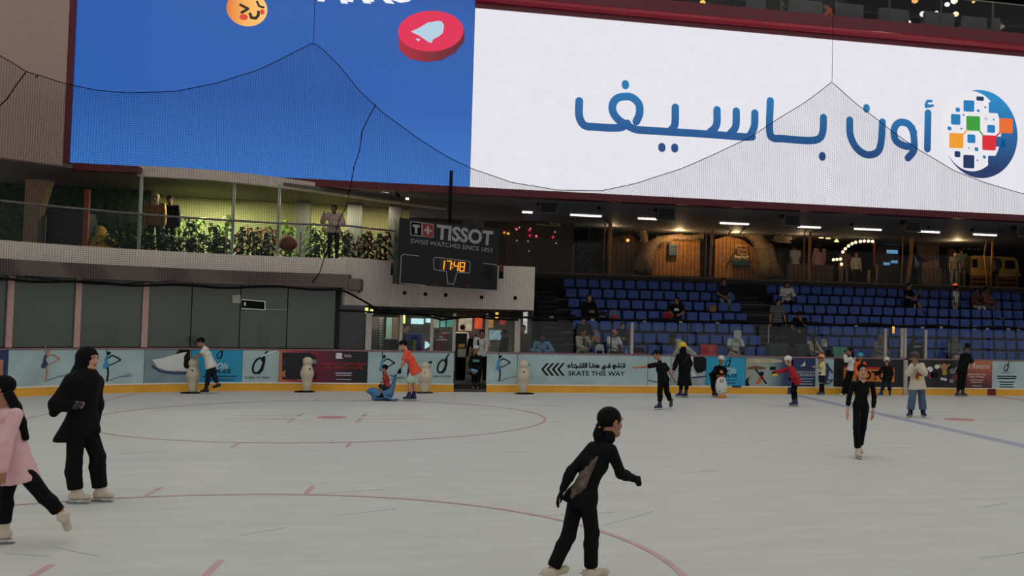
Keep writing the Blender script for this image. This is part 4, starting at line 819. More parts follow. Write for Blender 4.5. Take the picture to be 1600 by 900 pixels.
# shelves
t = thing('plank_rack', 'dark plank rack with three shelves left of the standing pair', 'rack', (H2(1475, 440, 41)[0], 41, 3.94))
for py in (425, 433, 441): a, b = H2(1472, py, 41), H2(1488, py-3, 41); MB().box((a[0], 40.9, a[1]), (b[0], 41.3, b[1])).build('shelf', m_plankd, t)
p = W(1492.5, 438.5, 38.5); tag(MB().ball((p[0], 38.5, 4.01), (.11, .08, .07), 0, 10).build('orange_lamp', M('orange_glow', (240, 84, 30), emit=1.2)), 'small orange glowing lamp at the foot of the standing pair', 'lamp')
# yellow van
VY = 40.8; v2 = lambda x, y: H2(x, y, VY)
t = thing('yellow_van', 'old yellow van body shown as a stall at the right end of the concourse', 'van', (v2(1555, 440)[0], VY, 3.94)); m_van = M('cream_yellow_van_paint', (206, 164, 92), .4, var=.06)
MB().prism([v2(*p) for p in [(1517, 426), (1517, 401), (1522, 399), (1560, 400.5), (1586, 402), (1591, 406), (1594, 427), (1580, 427.5), (1560, 428)]], 'y', VY, VY+1.4).build('body', m_van, t, bev=.05)
for i, q in enumerate([[(1519, 405), (1527, 405), (1527, 418), (1519, 418)], [(1558, 407), (1565, 407), (1565, 419), (1558, 419)], [(1571, 406.5), (1585, 408), (1586, 420), (1570, 420)]]): MB().prism([v2(*p) for p in q], 'y', VY-.015, VY+.02).build('side_window', m_black, t)
f = MB()
for k in range(6): a, b = v2(1531, 407+2*k), v2(1546, 408+2*k); f.box((a[0], VY-.02, b[1]), (b[0], VY, a[1]))
f.build('louvre', M('van_louvre', (150, 122, 74), .5), t); MB().prism([v2(*p) for p in [(1516, 432), (1516, 426), (1594, 428), (1594, 432)]], 'y', VY-.04, VY+.1).build('bumper', m_van, t)
for px in (1528, 1580): c = v2(px, 440); k = MB(); k.tube([(c[0], VY-.02, 4.2), (c[0], VY+.2, 4.2)], .28, 16); k.build('wheel', m_black, t)
for k, (a_, b_) in enumerate([(1518, 1545), (1558, 1592)]):
    a, b = v2(a_, 444), v2(b_, 433); t = thing('timber_crate', ['open timber crate left of the dark visitor, under the van', 'open timber crate right of the dark visitor, under the van'][k], 'crate', (a[0], 39.6, 3.94)); x0, x1 = a[0]*.97, b[0]*.97
    for j in range(3): MB().box((x0, 39.6, 3.98+.2*j), (x1, 39.66, 4.1+.2*j)).build('slat', M('orange_timber', (130, 74, 42), .7, var=.2), t)
    for xx in (x0, x1-.06): MB().box((xx, 39.62, 3.94), (xx+.06, 39.7, 4.6)).build('corner_post', M('orange_timber', (130, 74, 42), .7), t)
# concourse glazing, ceiling lights, speakers, track spots
m_cgl = glass('concourse_glass', (.9, .9, .9), .025)
cx_ = [W(px, 400, 38.1)[0] for px in (790, 900, 1010, 1091, 1205, 1320, 1430, 1540, 1660)]
for i in range(8): tag(MB().box((cx_[i]+.02, 38.1, 3.97), (cx_[i+1]-.02, 38.115, 5.2)).build('balustrade_pane', m_cgl), '%s clear glass balustrade pane from the left along the concourse edge' % ORD[i], 'glass pane', 'glass panes on the concourse edge')
m_strip = M('white_light_strip', (246, 240, 230), emit=1.6)
for i, (a, b, py) in enumerate([(598, 639, 310.5), (661, 700, 319), (668, 722, 325), (782, 832, 331.5), (891, 940, 337.5), (997, 1026, 342.5), (1125, 1170, 350), (1247, 1282, 355.5), (1335, 1377, 359), (1434, 1468, 363), (1521, 1557, 367.5)]):
    z = 5.9; Y = 37; d = ray((a+b)/2, py); Y = d[1]*(z-EYE)/d[2]; p = W(a, py-1.3, Y); q = W(b, py+1.3, Y)
    tag(MB().box((p[0], Y-.04, 5.88), (q[0], Y+.04, 5.945)).build('ceiling_light_strip', m_strip), '%s thin white light strip from the left under the concourse ceiling' % ORD[i], 'light', 'light strips under the concourse ceiling')
m_spk = M('dark_speaker_grille', (44, 44, 48), .8); m_spf = M('grey_speaker_frame', (92, 92, 94), .5)
for i, (a, b, y0, y1) in enumerate([(843, 872, 315, 333), (1027, 1056, 325, 344), (1225, 1251, 336, 353), (1414, 1439, 346, 362), (1589, 1618, 354, 370)]):
    Y = 32.75; p = W(a, y1, Y); q = W(b, y0, Y)
    t = thing('hanging_speaker', '%s dark box speaker from the left, hung below the white screen' % ORD[i], 'speaker', ((p[0]+q[0])/2, Y, p[2]), 0, 'box speakers below the white screen')
    MB().prism([(Y, p[2]), (Y, q[2]), (Y+.38, q[2]+.04), (Y+.38, p[2]+.12)], 'x', p[0], q[0]).build('cabinet', m_dark, t)
    f = MB(); fq_ = fxz(0, Y, 0); f.stroke([(p[0]+.02, p[2]+.02), (q[0]-.02, p[2]+.02), (q[0]-.02, q[2]-.02), (p[0]+.02, q[2]-.02), (p[0]+.02, p[2]+.02)], .035, fq_, .01); f.build('frame', m_spf, t); MB().box((p[0]+.04, Y-.006, p[2]+.04), (q[0]-.04, Y, q[2]-.04)).build('grille', m_spk, t)
    MB().box((p[0]-.1, Y+.05, q[2]-.12), (p[0], Y+.2, q[2]+.02)).build('bracket', m_black, t)
for i, (px, py) in enumerate([(1333, 346), (1453, 350), (1566, 355)]):
    p = W(px, py, 34.5); t = thing('track_spotlight', '%s black track spotlight from the left under the ceiling' % ORD[i], 'spotlight', tuple(p), 0, 'track spotlights'); MB().tube([(p[0]+.08, 34.5, p[2]+.12), (p[0]-.1, 34.45, p[2]-.13)], .07, 10).build('barrel', m_black, t); MB().box((p[0]-.35, 34.5, p[2]+.14), (p[0]+.5, 34.54, p[2]+.19)).build('track', m_black, t)
    MB().tube([(p[0]+.03, 34.5, p[2]+.05), (p[0]+.03, 34.5, p[2]+.18)], .02, 6).build('arm', m_black, t)
p = W(1519, 347, 34.5); tag(MB().ball((p[0], 34.5, 5.9), (.07, .07, .06), 0, 10).build('dome_camera', m_black), 'small black dome camera under the ceiling at the right', 'camera')
p = W(936, 316, 33); tag(MB().ball((p[0], 33, 5.9), (.07, .07, .06), 0, 10).build('dome_camera', m_black), 'small black dome camera under the white screen near the middle', 'camera')
# fan of hanging driftwood lamps
for i, (px, py) in enumerate([(1125, 354), (1143, 353), (1166, 354), (1172, 353), (1140, 363), (1157, 364), (1222, 368), (1243, 371), (1280, 360), (1310, 363), (1330, 364)]):
    p = W(px, py, 39); k = MB(); k.tube([p+np.array([-.07, 0, -.1]), p+np.array([.0, 0, .0]), p+np.array([.1, 0, .1])], [.025, .035, .02], 6); k.tube([p, (p[0], p[1], 5.96)], .006, 4); tag(k.build('hanging_wood_piece', m_bam), '%s small lit wooden piece from the left hanging under the concourse ceiling' % ORD[i], 'ornament', 'hanging wooden pieces')
# pale bird-like boat shape
p = W(1224, 372, 40); k = MB(); k.ball(tuple(p), (.42, .2, .16), 0, 12); k.prism([(p[0]-.55, p[2]-.08), (p[0]-.25, p[2]-.2), (p[0]+.35, p[2]-.2), (p[0]+.1, p[2])], 'y', 39.9, 40.1); tag(k.build('hanging_canoe', M('grey_driftwood', (104, 92, 78), .8)), 'pale grey boat-like shape hanging above the visitor in white', 'ornament')

# ================================================================== SCOREBOARD
a = np.array([-1.76, 30.3]); b = np.array([1.165, 31.6]); d = (b-a)/np.hypot(*(b-a)); Lw_ = float(np.hypot(*(b-a))); nrm = np.array([d[1], -d[0]]); roll = .03
ctr = (a+b)/2; zc = 4.03
def fsb(u, v, h):                          # scoreboard face: u right of centre, v above centre
    uu = u*math.cos(roll)+v*math.sin(roll); vv = -u*math.sin(roll)+v*math.cos(roll)
    return (ctr[0]+d[0]*uu+nrm[0]*h, ctr[1]+d[1]*uu+nrm[1]*h, zc+vv)
def fpix(px, py):                          # photograph point on the face -> (u, v)
    D = ray(px, py); o = np.array([0, 0, EYE]); N_ = np.array([nrm[0], nrm[1], 0]); s_ = (np.dot(np.array([ctr[0], ctr[1], zc])-o, N_))/np.dot(D, N_); p = o+D*s_
    uu = float(np.dot(p[:2]-ctr, d)); vv = float(p[2]-zc); return (uu*math.cos(roll)-vv*math.sin(roll), uu*math.sin(roll)+vv*math.cos(roll))
t = thing('scoreboard', 'black hanging scoreboard with the watch brand name and an amber clock', 'scoreboard', (ctr[0], ctr[1], zc))
C4 = [fpix(624, 340), fpix(781, 358), fpix(777, 453), fpix(620, 443)]
MB().add([fsb(u, v, 0) for u, v in C4]+[fsb(u, v, -.35) for u, v in C4], [(3, 2, 1, 0), (4, 5, 6, 7), (0, 1, 5, 4), (1, 2, 6, 5), (2, 3, 7, 6), (3, 0, 4, 7)]).build('cabinet', M('scoreboard_black', (14, 14, 18), .4), t)
m_sw = M('silver_lettering', (164, 164, 166), .5); m_sr = M('scoreboard_red', (150, 34, 40), .5)
bs = lambda px, py: fpix(px, py)
f = MB(); u, v = bs(728, 382)
def tline(mb, s, px0, px1, py0, py1, cap, bold, m=0):     # lettering between two pixel points, following the board's own slope
    A = fpix(px0, py0); B = fpix(px1, py1); w = math.hypot(B[0]-A[0], B[1]-A[1]); an = math.atan2(B[1]-A[1], B[0]-A[0]); key = (s, 1.0, 'LEFT', bold, 0)
    text(MB(), s, 1.0, lambda x, y, h: (x, y, h), 0, 0, 0, 0, 'LEFT', bold); V, F = FONT_CACHE[key]; mx = max(p[0] for p in V); mn = min(p[0] for p in V)
    k = w/(mx-mn); hk = cap/.73
    mb.add([fsb(A[0]+(x-mn)*k*math.cos(an)-y*hk*math.sin(an), A[1]+(x-mn)*k*math.sin(an)+y*hk*math.cos(an), .012) for x, y, z in V], F, m)
tline(f, 'TISSOT', 681, 769, 372.5, 383, .43, .035); f.build('brand_lettering', m_sw, t)
f = MB(); tline(f, 'SWISS WATCHES SINCE 1853', 641, 769, 379.5, 394.5, .135, .004); f.build('motto_lettering', m_sw, t)
f = MB(); q = [fpix(*p) for p in [(641.5, 346), (658.5, 348), (658.5, 369), (641.5, 367)]]; f.blob(q, fsb, .008, 0); f.stroke(q+[q[0]], .022, fsb, .012, 1); f.stroke([fpix(644.5, 352.5), fpix(655.5, 353.8)], .075, fsb, .013, 1, caps=False); f.stroke([fpix(650, 353), fpix(650, 365)], .075, fsb, .0136, 1, caps=False)
f.build('letter_badge', [m_black, m_sw], t)
f = MB(); q = [fpix(*p) for p in [(660, 348.5), (677, 350.5), (677, 371), (660, 369)]]; f.blob(q, fsb, .008, 0); f.stroke(q+[q[0]], .016, fsb, .012, 1); f.stroke([fpix(663, 359.4), fpix(674, 360.7)], .075, fsb, .013, 1, caps=False); f.stroke([fpix(668.5, 353.5), fpix(668.5, 366.5)], .075, fsb, .0136, 1, caps=False); f.build('cross_badge', [m_sr, m_sw], t)
f = MB(); wl = .022
for S_ in [[(654, 400), (631, 397.5), (627, 399.5), (624.5, 442), (664, 446)], [(755.5, 411.5), (774, 413.5), (778, 416.5), (776.5, 454.5), (742, 452)], [(680, 402), (732, 408), (734.5, 411), (733.5, 425), (732, 426.5), (714, 425.5), (708.5, 444), (699.5, 443.5), (697.5, 424), (678, 421.5), (677.5, 404.5), (680, 402)]]: f.stroke([fpix(*p) for p in S_], wl, fsb, .012)
f.build('outline', m_sw, t)
f = MB()
SEG = {'1': 'bc', '7': 'abc', '4': 'fgbc', '8': 'abcdefg'}
def dig(ch, px, py, w, h, sl):
    P = {'tl': (px+1.5, py), 'tr': (px+w+1.5, py+sl), 'ml': (px+.7, py+h/2), 'mr': (px+w+.7, py+h/2+sl), 'bl': (px, py+h), 'br': (px+w, py+h+sl)}
    E_ = {'a': ('tl', 'tr'), 'b': ('tr', 'mr'), 'c': ('mr', 'br'), 'd': ('bl', 'br'), 'e': ('ml', 'bl'), 'f': ('tl', 'ml'), 'g': ('ml', 'mr')}
    for s_ in SEG[ch]: f.stroke([fpix(*P[E_[s_][0]]), fpix(*P[E_[s_][1]])], .034, fsb, .014)
dig('1', 687, 407, 6, 13, .7); dig('7', 697, 407.5, 6.5, 13, .7); dig('4', 708.5, 409, 6.5, 13, .7); dig('8', 718, 410, 6.5, 13, .7)
for py in (412.5, 418.5): c = fpix(706.3, py); f.stroke([c, (c[0], c[1]+.01)], .035, fsb, .014)
f.build('clock_digits', M('amber_digits', (255, 160, 40), emit=1.3), t); q = [fpix(*p) for p in [(686, 404.5), (728, 409), (728, 425), (686, 421)]]; MB().blob(q, fsb, .006).build('clock_window', M('dark_amber_window', (44, 16, 10), emit=.4), t)
f = MB(); c = fpix(679, 445); f.stroke([(c[0]+.05*math.cos(x), c[1]+.05*math.sin(x)) for x in np.linspace(0, 6.3, 13)], .016, fsb, .012); c = fpix(730, 448); f.stroke([(c[0]-.05, c[1]), (c[0]+.02, c[1]+.07), (c[0]+.05, c[1])], .016, fsb, .012); f.build('lower_emblem', M('dull_copper_print', (120, 70, 54), .5), t)
f = MB(); q = fsb(0, 1.0, -.17); u = fpix(707, 345); q = fsb(u[0], u[1]-.3, -.18); f.tube([q, (q[0], q[1], 6.6)], .05, 10); f.build('pole', m_black, t)

# ================================================================== GATEWAY AND ROOM BEHIND
zc_ = .22
struct(MB().box((-4.2, 30.3, .0), (2.3, 37.2, zc_)).build('floor_lobby', M('rubber_floor', (34, 36, 40), .8))); struct(MB().box((-4.2, 32.3, 2.42), (2.3, 37.4, 2.5)).build('ceiling_lobby', m_dark))
struct(MB().box((-4.2, 37.0, .2), (2.3, 37.2, 2.45)).build('wall_lobby', M('lobby_wall', (104, 94, 82), .8, var=.3, scale=2)))
struct(MB().box((-4.3, 30.7, .2), (-4.15, 37.2, 2.45)).build('wall_lobby_side', M('lobby_side_wall', (96, 94, 92), .8)))
for x in (-2.4, -.6, 1.2): area('lobby_lamp', (x, 34.6, 2.38), .5, 24, (1, .95, .85), sy=2.2)
GROUNDED = ('locker', 'wooden_cupboard', 'front', 'blue_table', 'yellow_post', 'dark_bin', 'red_bench', 'padded_stool', 'teal_crate', 'shelf_unit', 'white_crate', 'dark_cabinet')
def B2(a, b, Y, D, name, m, lb, cat, par=None, bev=.0):     # upright box whose front fills a pixel rectangle at distance Y
    p = W(a[0], b[1], Y); q = W(b[0], a[1], Y)
    if name in GROUNDED: p[2] = zc_
    o = MB().box((p[0], Y, p[2]), (q[0], Y+D, q[2])).build(name, m, par, bev=bev)
    return tag(o, lb, cat) if lb else o
B2((603, 496), (613, 523), 36, .4, 'locker', M('mint_locker', (150, 182, 160), .6), 'pale mint locker in the room behind the glass', 'locker'); B2((613, 496), (623, 521), 35.9, .5, 'wooden_cupboard', M('brown_cupboard', (112, 92, 66), .6), 'brown wooden cupboard beside the mint locker', 'cupboard'); B2((579, 495), (600, 511), 36, .5, 'locker', M('taupe_locker', (112, 98, 88), .6), 'taupe upper locker left of the mint one', 'locker')
B2((579, 514), (594, 545), 35, .5, 'locker', M('grey_locker', (76, 76, 74), .6), 'grey lower locker at the left of the room', 'locker')
t = thing('skate_rack', 'ladder-like pale rack standing between the lockers', 'rack', tuple(W(595, 540, 34)))
for k in range(11): p = W(592, 498+4.1*k, 34); q = W(598, 499+4.1*k, 34); MB().box((p[0], 34, p[2]-.015), (q[0], 34.25, p[2]+.02)).build('rung', m_post, t)
for px in (592, 598): p = W(px, 498, 34); MB().box((p[0]-.015, 34.1, .25), (p[0]+.015, 34.15, p[2])).build('upright', m_dark, t)
t = thing('skate_counter', 'dark counter with a large round opening below the lockers', 'counter', tuple(W(610, 545, 33))); B2((598, 531), (622, 547), 33, .7, 'front', M('blue_black_counter', (30, 36, 44), .5), None, None, t); k = MB(); p = W(615, 538, 32.98); k.stroke([(p[0]+.09*math.cos(x), p[2]+.09*math.sin(x)) for x in np.linspace(0, 6.3, 17)], .05, fxz(0, 33, 0), .02); k.build('ring', m_black, t); B2((598, 530), (622, 531.5), 32.95, .8, 'top', m_dark, None, None, t)
B2((642, 498), (662, 506), 36.93, .07, 'lit_display', M('cool_lit_display', (190, 226, 226), emit=1.4), 'bright white lit display in the back of the lobby', 'display'); B2((665, 498), (674, 504), 36.93, .07, 'lit_display', M('cool_lit_display', (190, 226, 226), emit=1.4), 'small bright lit display right of the larger one', 'display')
B2((634, 522), (660, 526), 34, .8, 'blue_table', M('blue_table_top', (34, 60, 140), .5), 'blue table top in the lobby behind the orange shirt', 'table'); B2((645, 532), (650, 547), 32.5, .3, 'yellow_post', M('lime_post', (150, 150, 80), .6), 'lime yellow padded post in the lobby', 'post'); B2((636, 532), (645, 547), 32.6, .4, 'dark_bin', m_dark, 'dark bin beside the lime post', 'bin')
p = W(667, 539, 31.5); k = MB(); k.prism([(p[0]-.06, p[2]-.12), (p[0]+.03, p[2]-.08), (p[0]+.1, p[2]), (p[0]+.03, p[2]+.08), (p[0]-.06, p[2]+.12)], 'y', 31.5, 31.55); lt = thing('arrow_sign', 'pale cyan lit arrow-shaped sign behind the glass left of the gateway', 'sign', (p[0], 31.5, zc_)); k.build('lit_face', M('lit_cyan_sign', (190, 240, 240), emit=1.0), lt); MB().tube([(p[0], 31.53, zc_), (p[0], 31.53, p[2])], .02, 6).build('post', m_dark, lt)
B2((680, 531), (700, 545), 33, .8, 'red_bench', M('dark_red_vinyl', (110, 36, 40), .5), 'dark red bench in the lobby left of the gateway', 'bench', bev=.04); B2((691, 520), (701, 527), 34, .4, 'padded_stool', M('dark_red_vinyl', (110, 36, 40), .5), 'dark red seat behind the bench', 'seat', bev=.03); B2((700, 520), (708, 531), 33.5, .4, 'teal_crate', M('teal_crate', (92, 138, 136), .6), 'teal box beside the dark red bench', 'box')
for i, (a, b, c, lb) in enumerate([((676, 499), (686, 512), (176, 190, 150), 'pale green wall poster, first from the left'), ((688, 498), (696, 511), (120, 190, 180), 'aqua wall poster, second from the left'), ((698, 500), (708, 511), (90, 170, 150), 'teal wall poster, third from the left'), ((716, 497), (738, 517), (196, 178, 150), 'cream wall poster behind the backpack visitor'), ((741, 494), (754, 514), (220, 84, 46), 'orange wall panel left of the right glass post'), ((763, 499), (771, 512), (190, 140, 60), 'ochre wall poster right of the gateway'), ((781, 498), (790, 507), (190, 60, 44), 'red wall sign right of the gateway'), ((764, 516), (786, 531), (150, 180, 190), 'pale blue board with a dark figure, right of the gateway')]):
    o = B2(a, b, 36.94 if i < 7 else 36.9, .06, 'wall_poster', M('poster_%d_print' % i, c, .6, emit=.6, var=.35, scale=5), lb, 'poster'); o['group'] = 'posters in the lobby'  # posters given a glow of their own to brighten the dim lobby
LTL = ['tallest lime tube lamp at the left of the lobby', 'second lime tube lamp at the left of the lobby', 'small upper lime lamp above the orange shirt', 'long lower lime lamp above the orange shirt', 'upper amber lamp right of the gateway', 'lower amber lamp right of the gateway']
for i, (px, py, h) in enumerate([(573, 484, 10), (580.5, 487, 7), (631, 492, 5), (631, 500, 10), (776.5, 491, 5), (776, 497, 3)]):
    p = W(px, py, 33.5); q = np.array(p); k = MB(); k.tube([q-np.array([0, 0, h*.011]), q+np.array([0, 0, h*.011])], .045, 8); lt = thing('hanging_tube_lamp', LTL[i], 'lamp', p, 0, 'tube lamps in the lobby'); MB().tube([q, (q[0], q[1], 2.42)], .008, 5).build('cord', m_black, lt); (k.build('tube', M('lime_lamp' if i < 4 else 'amber_lamp_glow', (226, 236, 120) if i < 4 else (250, 190, 70), emit=1.5), lt))
struct(MB().box((-.1, 30.1, .0), (.85, 30.9, .08)).build('trim_10', M('gate_sill', (70, 64, 60), .6)))
B2((712, 521), (730, 530), 33.4, .5, 'shelf_unit', m_dark, 'dark shelf unit seen through the gateway', 'shelf'); B2((716, 538), (726, 543), 32.4, .3, 'orange_box', M('amber_box', (206, 140, 50), .6), 'small amber box on the white crate in the gateway', 'box'); B2((715, 545.5), (729, 558), 32.2, .3, 'white_crate', M('white_crate', (180, 176, 164), .6), 'white crate standing in the gateway', 'crate'); B2((712, 558), (728, 603), 32.2, .4, 'dark_cabinet', m_black, 'black cabinet under the white crate in the gateway', 'cabinet')

# ================================================================== UPPER GALLERY
UZ = 12.57
struct(MB().box((xm, 31.6, 12.3), (32, 40, UZ)).build('floor_gallery', m_dark)); struct(MB().box((xm, 40, 12.5), (32, 40.3, 18)).build('wall_gallery', M('gallery_black_wall', (22, 22, 26), .8))); struct(MB().box((xm, 31.6, 16.0), (32, 40, 16.2)).build('ceiling_gallery', m_dark))
t = thing('gallery_balustrade', 'glass balustrade with grey handrail along the upper gallery', 'railing', (15, 31.65, UZ)); MB().box((2, 31.62, UZ), (30, 31.635, UZ+1.0)).build('glass', m_bglass, t); MB().tube([(2, 31.63, UZ+1.05), (30, 31.63, UZ+1.05)], .03, 8).build('handrail', m_rail, t)
for px in (1043, 1167, 1220, 1306, 1389, 1470, 1551): x = W(px, 30, 31.7)[0]; MB().box((x-.03, 31.66, UZ), (x+.03, 31.7, UZ+1.05)).build('baluster', M('dull_baluster', (78, 74, 72), .5), t)
m_sofa = M('grey_lounge_fabric', (92, 82, 84), .8)
for i, (a, b, y0, y1) in enumerate([(1170, 1197, 6, 16), (1234, 1286, 10, 25), (1308, 1350, 18, 31), (1374, 1421, 24, 36), (1445, 1492, 31, 46), (1505, 1543, 36, 49), (1552, 1564, 43, 49)]):
    Y = 32.2+.1*(i % 2); p = W(a, y1, Y); q = W(b, y0, Y); t = thing('lounge_sofa', '%s grey lounge sofa from the left seen through the upper gallery glass' % ORD[i], 'sofa', ((p[0]+q[0])/2, Y, UZ), 0, 'sofas on the upper gallery')
    MB().box((p[0], Y, UZ+.12), (q[0], Y+.2, UZ+.72)).build('backrest', m_sofa, t, bev=.04); MB().box((p[0], Y+.2, UZ+.12), (q[0], Y+.8, UZ+.42)).build('seat', m_sofa, t, bev=.04); MB().box((p[0]+.05, Y+.05, UZ), (q[0]-.05, Y+.75, UZ+.12)).build('base', m_black, t)
for i, (px, py) in enumerate([(1150, 8), (1247, 6), (1358, 22), (1430, 20), (1498, 28), (1586, 32)]):
    p = W(px, py, 33.4); t = thing('gallery_table', '%s dark pedestal table from the left on the upper gallery' % ORD[i], 'table', (p[0], 33.4, UZ), 0, 'tables on the upper gallery'); MB().box((p[0]-.5, 33.0, UZ+.72), (p[0]+.5, 33.8, UZ+.76)).build('table_top', m_dark, t); MB().tube([(p[0], 33.4, UZ), (p[0], 33.4, UZ+.72)], .05, 8).build('pedestal', m_steel, t); MB().lathe([(.28, 0), (.26, .03), (.05, .05)], (p[0], 33.4, UZ), 14).build('foot', m_dark, t)
for i, (px, py, r, c) in enumerate([(1098, 4, .1, (250, 190, 90)), (1317, 9, .06, (250, 200, 60)), (1429.5, 1, .12, (255, 170, 90)), (1480, 7, .1, (235, 235, 235)), (1491, 1.5, .13, (255, 240, 220)), (1521, 3, .06, (250, 200, 90)), (1493.5, 22, .11, (255, 230, 180)), (1442, 22, .12, (225, 235, 225)), (1419, 35, .1, (235, 240, 235)), (1463.5, 19, .06, (235, 235, 230)), (1019, 0, .16, (230, 230, 230)), (1128, 11.5, .09, (230, 110, 50))]):
    p = W(px, py, 32.9+.1*(i % 3)); p = np.array(p); gt = thing('globe_lamp', '%s small glowing lamp from the left behind the upper gallery glass' % ORD[[1, 3, 5, 8, 9, 11, 10, 6, 4, 7, 0, 2][i]], 'lamp', tuple(p), 0, 'glowing lamps on the upper gallery'); MB().ball(tuple(p), (r, r, r*.8), 0, 10).build('globe', M('globe_glow_%d_%d_%d' % c, c, emit=1.5), gt); MB().tube([tuple(p), (p[0], p[1], 16.0)], .008, 4).build('cord', m_black, gt)
point('gallery_glow', (8, 35, 15), 130, (1, .7, .45), .3); point('gallery_glow', (16, 34, 15.2), 130, (1, .75, .5), .3)
a = W(1500, 34, 33.9); tag(MB().bar((a[0], 34, UZ), (a[0]+1.6, 34.2, UZ+1.0), .5, .12).build('stair_stringer', M('grey_stair', (96, 92, 88), .6)), 'pale grey sloping stair side on the upper gallery at the right', 'stairs')
a = W(1020, 4, 33); tag(MB().box((a[0]-.35, 33, UZ), (a[0]+.25, 33.4, UZ+.5)).build('menu_stand', M('dark_menu_stand', (60, 50, 48), .6)), 'low dark stand at the left end of the upper gallery', 'stand')

# ================================================================== SAFETY NET
NP = BP(-.3, x1=24, n=60); NF = fpath(NP)
top_px = [(-40, 60), (0, 88), (20, 99), (40, 112), (70, 120), (100, 130), (150, 141), (200, 145), (270, 143), (340, 130), (400, 110), (450, 87), (480, 72), (490, 66), (505, 78), (530, 104), (560, 140), (600, 177), (650, 215), (700, 245), (740, 265), (800, 285), (870, 297), (940, 298), (1000, 285), (1060, 265), (1120, 240), (1170, 215), (1210, 190), (1250, 165), (1280, 143), (1300, 128), (1315, 141), (1340, 164), (1390, 202), (1440, 237), (1490, 266), (1540, 286), (1600, 303), (1660, 315)]
T3 = [(hit(NP, *p)[0], hit(NP, *p)[1][2]) for p in top_px]
bot_px = [(-40, 434), (0, 436), (150, 442), (300, 447), (450, 449), (530, 452), (600, 488), (650, 489), (700, 497), (760, 492), (815, 497), (900, 497), (1000, 499), (1180, 503), (1400, 508), (1660, 514)]
B3 = [(hit(NP, *p)[0], hit(NP, *p)[1][2]) for p in bot_px]
tu = np.array(T3); bu = np.array(B3); u_lo, u_hi = tu[0, 0], tu[-1, 0]
NU = int((u_hi-u_lo)/.062); us = np.linspace(u_lo, u_hi, NU)
zt_ = np.interp(us, tu[:, 0], tu[:, 1]); zb__ = np.interp(us, bu[:, 0], bu[:, 1])
rn = np.random.RandomState(3); sag = np.interp(us, np.linspace(u_lo, u_hi, 60), rn.normal(0, .05, 60))
base = np.array([NF(u, 0, 0)[:2] for u in us]); nv = np.array([np.array(NF(u, 0, 1)[:2]) for u in us])-base
def npt(i, v):                             # v from 0 at the hem to 1 at the head rope
    z = zb__[i]+(zt_[i]-zb__[i])*v; w = sag[i]*math.sin(PI*v)+.03*math.sin(us[i]*2.3+v*9)*math.sin(PI*v)
    p = base[i]+nv[i]*w; k = .02*math.sin(7*v+us[i]*3.1); return (p[0]+k, p[1], z)
m_net = M('black_net_twine', (16, 16, 18), .9, spec=.1)
def strand(mb, pts, r):                    # three-sided cord
    P = np.array(pts); n = len(P); off = np.array([(0, -1.0), (.87, .5), (-.87, .5)])*r
    T = np.gradient(P, axis=0); hz = np.abs(T[:, 2]) < np.hypot(T[:, 0], T[:, 1])
    V = np.zeros((n, 3, 3))
    for k in range(3):
        V[:, k] = P; V[:, k, 1] += off[k, 0]; V[:, k, 2] += np.where(hz, off[k, 1], 0); V[:, k, 0] += np.where(hz, 0, off[k, 1])
    mb.add(V.reshape(-1, 3), [(i*3+k, i*3+(k+1) % 3, i*3+3+(k+1) % 3, i*3+3+k) for i in range(n-1) for k in range(3)], 0)
t = thing('safety_net', 'black fine-mesh safety net draped in two peaks before the screens', 'net', tuple(NF(us[NU//2], 0, 0)[:2])+(2.2,))
f = MB(); NV = 104
for i in range(NU): strand(f, [npt(i, v) for v in np.linspace(0, 1, 26)], .0031)
for j in range(NV+1):
    v = j/NV; strand(f, [npt(i, v) for i in list(range(0, NU, 3))+[NU-1]], .0031)
o = f.build('mesh_twine', m_net, t); o['kind'] = 'stuff'
MB().tube([npt(i, 1) for i in range(0, NU, 2)], .012, 5).build('head_rope', m_net, t); f = MB(); hem = [npt(i, 0) for i in range(0, NU, 4)]; hem = [(p[0], p[1], p[2]+.03*math.sin(k*.7)) for k, p in enumerate(hem)]; f.tube(hem, .03, 6); f.build('hem_rope', m_net, t)
for px, py, x2, y2 in ((490, 66, 487, -40), (1300, 128, 1305, 60)):
    a = hit(NP, px, py)[1]; f = MB(); b = (a[0], a[1], 15.5); f.tube([a, b], .008, 5); f.build('lifting_cord', m_net, t)
for S_ in ([(588, 163), (578, 180), (566, 205), (562, 235), (553, 262), (549, 285), (545, 305), (540, 325), (530, 345), (522, 372), (508, 400), (500, 425), (488, 442)], [(42, 112), (25, 135), (12, 155), (0, 166)], [(60, 118), (56, 122)]):
    f = MB(); f.tube([hit(NP, *p)[1]-np.array([0, .03, 0]) for p in S_], .014, 6); f.build('gather_cord', m_net, t)
# second dark cable slung before the lobby glass
f = MB(); Q = BP(-.28); f.tube([hit(Q, *p)[1] for p in [(528, 485), (560, 486), (600, 490), (640, 491), (665, 493), (690, 500), (715, 497), (740, 494), (765, 498), (810, 500)]], .028, 7); tag(f.build('slung_cable', m_black), 'thick black cable slung across the top of the lobby glazing', 'cable')
f = MB(); f.tube([hit(Q, *p)[1] for p in [(40, 432), (110, 440), (150, 444), (200, 443.5), (235, 440), (290, 438)]], .014, 6); tag(f.build('slung_cable', m_black), 'thin black cable sagging across the top of the tinted panels on the left', 'cable')
